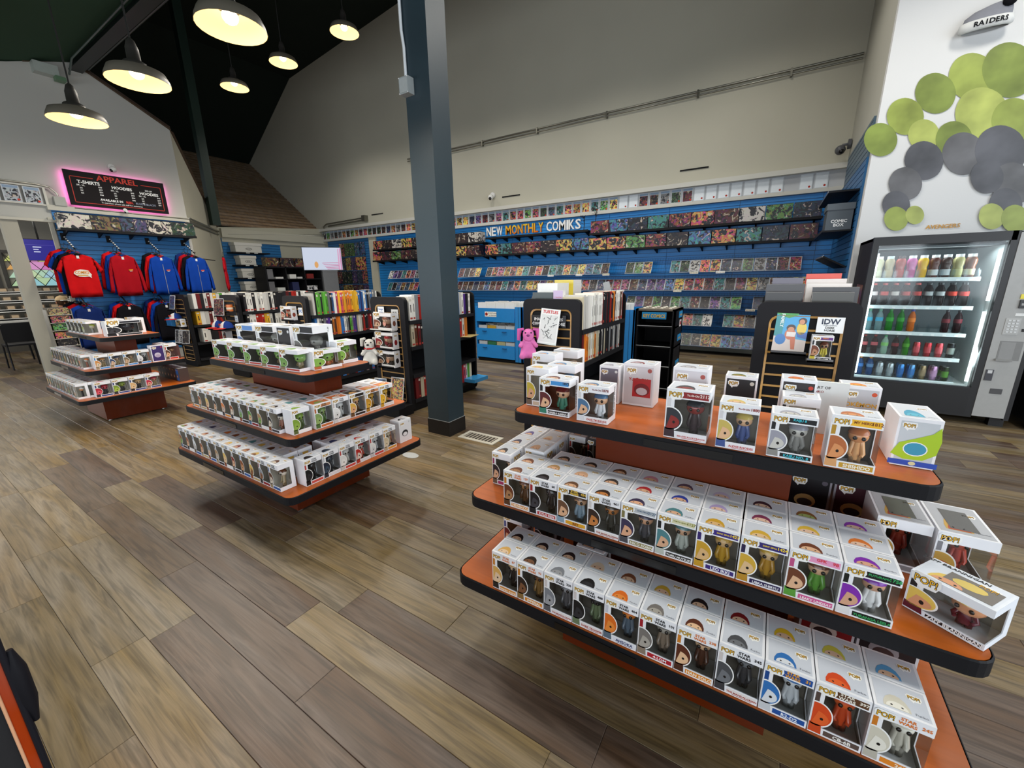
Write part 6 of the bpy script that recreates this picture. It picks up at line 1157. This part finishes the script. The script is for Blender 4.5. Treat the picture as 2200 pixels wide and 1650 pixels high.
def garment_mesh(kind):
    """front and back sheets from one outline, pushed apart so that the cloth bellies out, with soft vertical folds"""
    if kind == 'tee': L, SL = [(.0,.655),(.06,.70),(.09,.69),(.20,.65),(.212,.55),(.218,.3),(.224,.0),(.0,-.004)], [(.20,.65),(.26,.57),(.325,.45),(.27,.385),(.212,.55)]
    else: L, SL = [(.0,.68),(.06,.715),(.09,.705),(.19,.655),(.196,.50),(.198,.3),(.202,.0),(.0,-.004)], [(.19,.655),(.25,.46),(.275,.25),(.29,.08),(.24,.05),(.222,.28),(.196,.50)]
    bm = bmesh.new()
    for pts in (L + [(-x,z) for x, z in reversed(L[1:-1])], SL, [(-x,z) for x, z in reversed(SL)]):
        f = bm.faces.new([bm.verts.new((0,x,z)) for x, z in pts]); bmesh.ops.triangulate(bm, faces=[f])
    for _ in range(3): bmesh.ops.subdivide_edges(bm, edges=[e for e in bm.edges if e.calc_length() > .05], cuts=1, use_grid_fill=False); bmesh.ops.triangulate(bm, faces=bm.faces[:])
    bed = set(v for e in bm.edges if e.is_boundary for v in e.verts); ret = bmesh.ops.duplicate(bm, geom=bm.verts[:]+bm.edges[:]+bm.faces[:])
    orig = set(ret['geom']); dup = [g for g in ret['geom'] if isinstance(g, bmesh.types.BMVert)]; dupset = set(dup)
    for v in bm.verts:
        x, z = v.co.y, v.co.z; s = 1 if v in dupset else -1; edge = any(e.is_boundary for e in v.link_edges)
        d = 0 if edge else .03+.012*math.sin(x*34+z*3)*(1.1-z)+.006*math.sin(z*21+x*9)
        v.co.x = s*d*.62 + (.012*math.sin(x*26) if z < .1 else 0)
    bmesh.ops.remove_doubles(bm, verts=bm.verts[:], dist=.0008); bmesh.ops.recalc_face_normals(bm, faces=bm.faces[:])
    me = bpy.data.meshes.new(kind); bm.to_mesh(me); bm.free(); me.materials.append(MATS['garment'])
    for p in me.polygons: p.use_smooth = True
    return me
GM = {'tee': garment_mesh('tee'), 'hoodie': garment_mesh('hoodie')}
hg = MB(); hg.tube([(0,-.17,.64),(0,-.09,.69),(0,0,.72),(0,.09,.69),(0,.17,.64)], .008, '#121214', 6); hg.tube([(0,0,.715),(0,0,.775),(0,.015,.80),(0,.03,.785)], .004, '#1a1a1c', 5); HGM = hg.mesh('hanger', 'gloss')
lbm = MB().box((.012,-.018,.63),(.022,.018,.675),'#e6e6e4').mesh('neck_label', 'paper')
GC = {'red':'#d0181c','dark red':'#a81420','blue':'#143f9a','navy':'#1b2f6a','black':'#17161b'}
def garment(kind, x, y, z, c, label, front=False, rz=0, art=None):
    q = thing('t_shirt' if kind == 'tee' else 'hoodie', label, 'shirt' if kind == 'tee' else 'hoodie', (x,y,z), rz)
    link('cloth', GM[kind], q, None, None, GC[c]); link('hanger', HGM, q); q.scale = (1, .9, 1.02)
    if front:
        link('neck_label', lbm, q)
        b = MB(); T = lambda u, v, n=1: Vector((.032+.0008*n, u*.85, v))
        if art == 'tee':
            b.shape([(-.10,.36),(-.135,.385),(-.12,.42),(-.08,.44),(-.02,.455),(.05,.45),(.11,.435),(.125,.405),(.15,.375),(.135,.345),(.14,.315),(.10,.34),(.02,.335),(-.06,.34)], T, '#efece2'); b.text('COMIKS', lambda u, v: T(u,.385+v,2), .062, '#e2901e', .03); b.shape([(-.08,.352),(.09,.352),(.09,.368),(-.08,.368)], lambda u, v: T(u,v,2), '#d8a23a')
        else: b.shape([(.055,.44),(.135,.445),(.135,.465),(.055,.46)], T, '#e0902a' if art == 'o' else '#d85a3a'); b.shape([(.07,.428),(.12,.431),(.12,.438),(.07,.435)], T, '#e9e6e0')
        b.build('chest_print', 'fabric', q)
        if art == 'z': MB().box((.030,-.004,.02),(.034,.004,.56),'#cfd3da').build('zip', 'metal', q)
    return q
up = [(2.235,'tee','red',('black','blue','red')),(2.815,'hoodie','dark red',('blue','red')),(3.38,'hoodie','blue',('red','black')),(3.96,'hoodie','blue',('black','dark red','navy'))]
ln = ['leftmost upper','second upper','third upper','rightmost upper']
for k, (y, kind, c, bk_) in enumerate(up):
    q = thing('faceout_arm', f'black waterfall arm with pegs for the {ln[k]} shirts', 'arm', (-10.475,y-.02,2.30)); b = MB(); b.box((0,-.03,-.06),(.012,.03,.06),'#161618'); b.tube([(0,0,.02),(.46,0,-.22)], .011, '#19191b', 6)
    b.build('arm', 'black_laminate', q)
    for i in range(6): MB().ball((.08+.065*i,0,-.01-.034*i), .013, '#d9d9d6', 6, 4).build('peg', 'gloss', q)
    garment(kind,-10.07,y,1.285,c,f'{c} {"T-shirt" if kind=="tee" else "hoodie"} in front on the {ln[k]} arm',True,.05*(k % 2),'tee' if kind == 'tee' else ('o' if k == 1 else 'z'))
    for i, c2 in enumerate(bk_): garment(kind,-10.15-.085*i,y-.03-.024*i,1.315+.030*i,c2,f'{c2} garment, {nth(i)} behind the front one on the {ln[k]} arm',False)
lo_ = [(2.20,'navy',('blue','red','black')),(2.74,'black',('red','blue')),(3.30,'black',('blue','red','navy'))]; l2 = ['left','middle','right']
for k, (y, c, bk_) in enumerate(lo_):
    q = thing('faceout_arm', f'black waterfall arm with pegs for the {l2[k]} lower shirts', 'arm', (-10.475,y-.02,1.37)); b = MB(); b.box((0,-.03,-.06),(.012,.03,.06),'#161618'); b.tube([(0,0,.02),(.46,0,-.22)], .011, '#19191b', 6); b.build('arm', 'black_laminate', q)
    garment('hoodie',-10.07,y,.40,c,f'{c} hoodie in front on the {l2[k]} lower arm',True,0,'o')
    for i, c2 in enumerate(bk_): garment('hoodie',-10.15-.085*i,y-.03-.024*i,.43+.030*i,c2,f'{c2} hoodie, {nth(i)} behind the front one on the {l2[k]} lower arm',False)
q = thing('faceout_arm', 'black side arm on the slanted wall end with a red shirt', 'arm', (-10.475,4.05,2.02)); MB().tube([(0,0,.0),(.2,.35,-.06)], .009, '#19191b', 6).build('arm','black_laminate',q)
garment('tee',-10.18,4.52,1.32,'dark red','dark red T-shirt hanging edge-on at the right end of the shirt wall',False,1.1)
# slabs in the frame at the far left, over the opening
q = thing('slab_frame', 'white framed row of graded comics high above the left opening', 'frame', (-10.45,1.2,2.80)); MB().box((-.04,-1.2,-.02),(.0,.95,.0),'#cfccc2').box((-.04,-1.2,.26),(.0,.95,.28),'#cfccc2').box((-.04,.92,0),(0,.95,.26),'#cfccc2').build('frame', 'plaster', q)
for k in range(4): o = link('graded_comic', _sle, None, (-10.462,1.99-.225*k,2.802), (0,0,PI/2), '#b9bfc6'); tag(o, f'silvery graded comic above the left opening, {nth(k)} from the right', 'graded comic', 'graded comics above the left opening')
# ================================================================ the hall seen through the left opening
for k, (y0, y1) in enumerate(((.3,2.02),(2.2,3.9))):
    wn = struct(MB().box((-15.76,y0-.06,1.44),(-15.70,y0,2.34),'#3a3834').box((-15.76,y1,1.44),(-15.70,y1+.06,2.34),'#3a3834').box((-15.76,y0,1.44),(-15.70,y1,1.5),'#3a3834').box((-15.76,y0,2.28),(-15.70,y1,2.34),'#3a3834').build(f'window_{k+1}', 'painted_metal')); nn = 6; dy = (y1-y0)/nn; dz = .78/4
    PC = [['#9fc4dc','#a8d0c0','#b8d8a8','#9ad0d8'],['#b9dcc0','#a8cfe0','#c9e0b0','#b5d4e8'],['#e0a85a','#e8c07a','#d878c0','#e09ad0'],['#cfd878','#e0b050','#d890c8','#b8dc9a']]
    for j in range(4):
        for i in range(nn):
            ya, za = y0+dy*i, 1.5+dz*j; c1, c2 = random.choice(PC[j]), random.choice(PC[j])
            for tri, c in ((((ya,za),(ya+dy,za),(ya+dy/2,za+dz)),c1),(((ya+dy,za),(ya+dy*1.5,za+dz),(ya+dy/2,za+dz)) if i < nn-1 else ((ya+dy,za),(ya+dy,za+dz),(ya+dy/2,za+dz)),c2)):
                cy__, cz__ = sum(p[0] for p in tri)/3, sum(p[1] for p in tri)/3
                b = MB(); b.face([(-15.715, cy__+(y-cy__)*.93, cz__+(z-cz__)*.93) for y, z in tri], c); b.build('pane', 'screen', wn)
    b = MB()
    for i in range(nn+1): b.tube([(-15.71,y0+dy*i,1.5),(-15.71,min(y1,y0+dy*(i+2)),2.28)], .008, '#2a2a2a', 4); b.tube([(-15.71,y0+dy*i,1.5),(-15.71,max(y0,y0+dy*(i-2)),2.28)], .008, '#2a2a2a', 4)
    b.build('lead_lattice', 'matte', wn)
q = thing('wall_screen', 'deep blue menu screen hanging in the hall beyond the opening', 'television', (-14.0,2.56,2.27)); MB().box((-.04,-.40,-.23),(0,.40,.23),'#101018').build('housing','gloss',q)
b = MB(); T = lambda u, v, n=1: Vector((.001*n,u,v)); b.shape([(-.39,-.22),(.39,-.22),(.39,.22),(-.39,.22)], T, '#160a8c')
for (u, v, w) in ((-.36,.16,.10),(-.36,.06,.09),(-.36,-.04,.06),(-.12,.05,.13),(-.12,.0,.08),(-.12,-.05,.10)): b.shape([(u,v),(u+w,v),(u+w,v+.02),(u,v+.02)], lambda a, c: T(a,c,2), '#dfe4ff')
b.shape([(-.36,.105),(.2,.105),(.2,.109),(-.36,.109)], lambda a, c: T(a,c,2), '#6a62c8'); b.build('picture','screen',q); MB().box((-.02,-.015,.23),(0,.015,.73),'#2a2a2a').build('ceiling_rod','metal',q)
q = thing('card_counter', 'stepped white counter of trading card boxes under the hall windows', 'counter', (-15.1,1.9,0)); 
for k, z in enumerate((1.36,1.16,.96,.76)): MB().box((-.5+.0,-1.9,z-.03),(-.28+.16*k,1.9,z),'#d8d8d2').box((-.285+.16*k,-1.9,z-.05),(-.28+.16*k,1.9,z+.015),'#f0f0ec').build('tier','painted_metal',q)
MB().box((-.55,-1.9,0),(-.5,1.9,1.45),'#8a8478').box((.14,-1.9,0),(.18,1.9,.74),'#5a564e').build('body','painted_metal',q)
cbm = MB().box((-.04,-.075,0),(.04,.075,.10),'#5f5244').box((.041,-.055,.02),(.042,.055,.085),'#c9b090').mesh('card_box','card')
for k, z in enumerate((1.36,1.16,.96,.76)):
    for i in range(12): o = link('card_box', cbm, None, (-15.1-.36+.16*k, .6+.235*i, z+.001)); tag(o, f'small brown card box, {nth(i)} from left on the {["top","second","third","lowest"][k]} step of the hall counter', 'box', 'card boxes on the hall counter')
def table(x, y, w, d, label):
    q = thing('folding_table', label, 'table', (x,y,0)); MB().box((-d/2,-w/2,.71),(d/2,w/2,.74),'#17171a').build('top','black_laminate',q)
    MB().box((-d/2+.1,-w/2+.05,.741),(d/2-.05,w/2-.05,.744),'#8d8d8a').build('paper_mat','paper',q)
    for sx in (-1,1):
        for sy_ in (-1,1): MB().tube([(sx*(d/2-.08),sy_*(w/2-.15),.71),(sx*(d/2-.06),sy_*(w/2-.12),0)], .016, '#232326', 6).build('leg','metal',q)
table(-12.7,.95,2.0,.75,'long dark gaming table nearest the opening'); table(-14.0,1.4,2.2,.75,'long dark gaming table farther back in the hall')
def chair(x, y, rz, label):
    q = thing('stacking_chair', label, 'chair', (x,y,0), rz); MB().prism(rrect(-.21,-.21,.21,.21,.05,3),.43,.46,'#1b1b1e').build('seat','black_laminate',q)
    b = MB(); pts = rrect(-.21,.50,.21,.84,.06,3); b.grid([[(u,.21,v) for u, v in pts],[(u,.235,v) for u, v in pts]],'#161618',False,True); b.face([(u,.21,v) for u, v in pts],'#161618'); b.face([(u,.235,v) for u, v in reversed(pts)],'#161618'); b.build('backrest','black_laminate',q)
    for sx in (-1,1):
        MB().tube([(sx*.19,-.19,.44),(sx*.20,-.22,0)],.012,'#2a2a2d',6).build('leg','metal',q); MB().tube([(sx*.19,.22,.55),(sx*.19,.20,.44),(sx*.20,.24,0)],.012,'#2a2a2d',6).build('leg','metal',q)
chair(-11.85,1.55,-PI/2,'black stacking chair at the gaming table, nearest the far display table'); chair(-11.85,.9,-PI/2,'black stacking chair at the gaming table, left one'); chair(-13.35,2.2,-PI/2,'black stacking chair between the two gaming tables')
q = thing('person', 'seated person seen from behind, tan cap and dark top', 'person', (-12.85,2.42,0), PI/2+.2)
me = bpy.data.meshes.new('body'); V = [(0,0,.48),(0,0,.62),(0,.0,.80),(0,-.01,.95),(0,-.02,1.02),(0,-.03,1.10),(.17,0,.93),(.23,-.06,.72),(.16,-.28,.72),(-.17,0,.93),(-.23,-.06,.72),(-.16,-.28,.72),(.09,-.02,.48),(.11,-.42,.48),(.11,-.42,.05),(.11,-.5,.03),(-.09,-.02,.48),(-.11,-.42,.48),(-.11,-.42,.05),(-.11,-.5,.03)]
E_ = [(0,1),(1,2),(2,3),(3,4),(4,5),(3,6),(6,7),(7,8),(3,9),(9,10),(10,11),(0,12),(12,13),(13,14),(14,15),(0,16),(16,17),(17,18),(18,19)]; Rr = [.15,.14,.155,.11,.055,.095,.065,.05,.035,.065,.05,.035,.09,.07,.045,.04,.09,.07,.045,.04]
me.from_pydata(V,[],[]) if False else me.from_pydata(V,E_,[]); o = bpy.data.objects.new('body',me); COL.objects.link(o); o.modifiers.new('s','SKIN'); o.modifiers.new('d','SUBSURF').levels = 2
for i, r in enumerate(Rr): me.skin_vertices[0].data[i].radius = (r,r)
me.skin_vertices[0].data[0].use_root = True
dg = bpy.context.evaluated_depsgraph_get(); dg.update(); em = bpy.data.meshes.new_from_object(o.evaluated_get(dg)); bpy.data.objects.remove(o); at = em.color_attributes.new('Col','FLOAT_COLOR','CORNER'); buf = []
for p in em.polygons:
    c = lin('#a5765a') if p.center.z > 1.0 or (p.center.y < -.24 and p.center.z > .6) else (lin('#26292c') if p.center.z > .5 else lin('#2a3040'))
    buf += list(c)*len(p.vertices)
    p.use_smooth = True
at.data.foreach_set('color', buf); em.materials.clear(); em.materials.append(MATS['fabric']); em.name = 'body'; link('body', em, q)
MB().ball((0,-.03,1.17),(.085,.10,.095),'#4a3526',12,8).build('hair','fabric',q); b = MB(); b.grid([[(.095*math.cos(a)*math.cos(t),-.03+.112*math.sin(a)*math.cos(t),1.19+.10*math.sin(t)) for a in [2*PI*j/14 for j in range(14)]] for t in (0,.5,1.,1.5)],'#b59c78',True,True); b.box((-.06,-.24,1.185),(.06,-.12,1.2),'#d9d6cc'); b.build('cap','fabric',q)
b = MB(); b.ball((0,-.125,1.13),(.014,.02,.018),'#a5765a',6,4); b.build('nose','fabric',q)
for sx in (-1,1): MB().ball((sx*.035,-.118,1.16),.009,'#1a1412',6,4).build('eye','gloss',q); MB().ball((sx*.088,-.03,1.14),(.014,.02,.03),'#a5765a',6,4).build('ear','fabric',q)
MB().box((-.025,-.119,1.09),(.025,-.112,1.096),'#8a5040').build('mouth','fabric',q)
q = thing('card_rack', 'narrow rack of bright card packs at the edge of the opening', 'rack', (-9.62,1.74,0)); MB().box((-.12,-.13,0),(-.10,.13,1.15),'#6a655c').box((-.12,-.14,0),(.10,-.13,1.12),'#8a8478').box((-.12,.13,0),(.10,.14,1.12),'#8a8478').box((-.12,-.14,0),(.12,.14,.04),'#5a564e').build('frame','painted_metal',q)
for k, (z, c, n) in enumerate(((1.04,'#b59a5a','gold'),(.92,'#d0602f','orange-red'),(.80,'#4fae3a','bright green'),(.67,'#d9772a','orange'),(.55,'#2a2422','black and yellow'),(.42,'#6f7a86','grey'))):
    MB().box((-.10,-.13,z-.008),(.11,.13,z),'#b9b4a8').build('tray','painted_metal',q)
    o = link('card_pack', MB().box((-.02,-.11,0),(.02,.11,.10),WHITE).mesh('card_pack','small_art'), None, (-9.55,1.74,z+.001), None, c); tag(o, f'{n} card pack, {nth(k)} from the top of the narrow rack by the opening', 'card pack')
# ================================================================ side wall mural and hat
q = thing('wall_mural', 'large green and grey abstract decal of rounded shapes on the white side wall', 'mural', (1.5,6.496,0)); sh_ = []
def blob(pts, col, n):
    """closed smooth outline through pts, a thin decal layer"""
    out = []; N = len(pts)
    for i in range(N):
        p0, p1, p2, p3 = (Vector(pts[(i+k-1) % N]) for k in range(4))
        for t in (0,.25,.5,.75): out.append(.5*((2*p1)+(p2-p0)*t+(2*p0-5*p1+4*p2-p3)*t*t+(-p0+3*p1-3*p2+p3)*t**3))
    b = MB(); b.prism([(p.x,p.y) for p in out],0,.001,col); M = Matrix(((1,0,0,0),(0,0,-1,-.001*n),(0,1,0,0),(0,0,0,1))); return MB().add(b, M).build('decal_shape','decal',q)
M_, nt_, b_ = nmat('decal'); vc_ = node(nt_,'ShaderNodeVertexColor',layer_name='Col'); tc__ = node(nt_,'ShaderNodeTexCoord'); nz_ = node(nt_,'ShaderNodeTexNoise'); nz_.inputs['Scale'].default_value = 3.2; nz_.inputs['Detail'].default_value = 3; nt_.links.new(tc__.outputs['Object'],nz_.inputs['Vector'])
mr_ = node(nt_,'ShaderNodeMapRange'); mr_.inputs[1].default_value = .3; mr_.inputs[2].default_value = .7; mr_.inputs[3].default_value = .62; mr_.inputs[4].default_value = 1.4; nt_.links.new(nz_.outputs['Fac'],mr_.inputs[0]); sv_ = node(nt_,'ShaderNodeVectorMath',operation='SCALE'); nt_.links.new(vc_.outputs[0],sv_.inputs[0]); nt_.links.new(mr_.outputs[0],sv_.inputs['Scale']); nt_.links.new(sv_.outputs[0],b_.inputs['Base Color']); b_.inputs['Roughness'].default_value = .4
def mp(x, y): p = oy(x, y, 6.49); return (p.x-1.5, p.z)
def blob_px(px, col, n): blob([mp(*p) for p in px], col, n)
GA, GB, GCc, GY, GYd = '#8e9b4a','#77863f','#a4ae5c','#5f5f62','#53545a'
def disc_px(x, y, r, col, n, k=1.0): blob([mp(x+r*math.cos(a)*k, y+r*math.sin(a)) for a in [2*PI*i/8 for i in range(8)]], col, n)
for i, (x, y, r, c) in enumerate(((2090,165,52,GA),(2170,150,60,GB),(2010,200,44,GB),(2110,245,58,GCc),(2180,260,50,GA),(1945,250,40,GA),(1985,290,34,GCc),(1892,300,36,GB),(2050,300,40,GB),
        (1985,345,42,GYd),(2070,330,46,GY),(2150,325,56,GYd),(1945,395,36,GY),(2010,390,0,GY),(2175,395,46,GY),(2120,380,36,GYd),(1925,440,30,GYd),(2160,440,36,GYd),
        (1925,470,26,GA),(1965,462,20,GCc),(2130,465,28,GCc),(2180,470,30,GA))):
    if r: disc_px(x, y, r, c, 1+i*.6)
b = MB(); p = oy(2025,490,6.49); b.text('AVENGERS', lambda u, v: Vector((p.x-1.5+u,-.0042,p.z+v)), .055, '#c08a2a', .03); b.build('lettering','decal',q)
hp = oy(2118,50,6.42); q = thing('knit_hat', 'grey and white knit hat with black lettering hung above the mural', 'hat', hp, -.05)
b = MB(); b.grid([[(rx*math.cos(a)+ox2, .05*math.sin(a), z) for a in [2*PI*j/20 for j in range(20)]] for rx, z, ox2 in ((.165,.02,0),(.16,.07,.005),(.13,.11,.03),(.08,.135,.07),(.03,.145,.11))], '#8a8c94', True, True); b.build('crown','plush',q)
b = MB(); b.grid([[(rx*math.cos(a), ry*math.sin(a), z) for a in [2*PI*j/24 for j in range(24)]] for rx, ry, z in ((.16,.05,-.055),(.182,.068,-.045),(.188,.074,-.01),(.182,.068,.025),(.16,.05,.035))], '#dcdedd', True, True); b.build('brim','plush',q)
MB().ball((.12,-.03,.13),(.055,.05,.045),'#1c1c20',10,6).build('pompom','plush',q); b = MB()
for i, ch in enumerate('RAIDERS'):
    a = -PI/2+(i-3)*.19+.15; b.text(ch, lambda u, v: Vector((.19*math.cos(a)-u*math.sin(a), .0765*math.sin(a)+u*math.cos(a)*.4, -.032+v)), .058, '#1b1b1e', .03)
b.build('lettering','fabric',q)
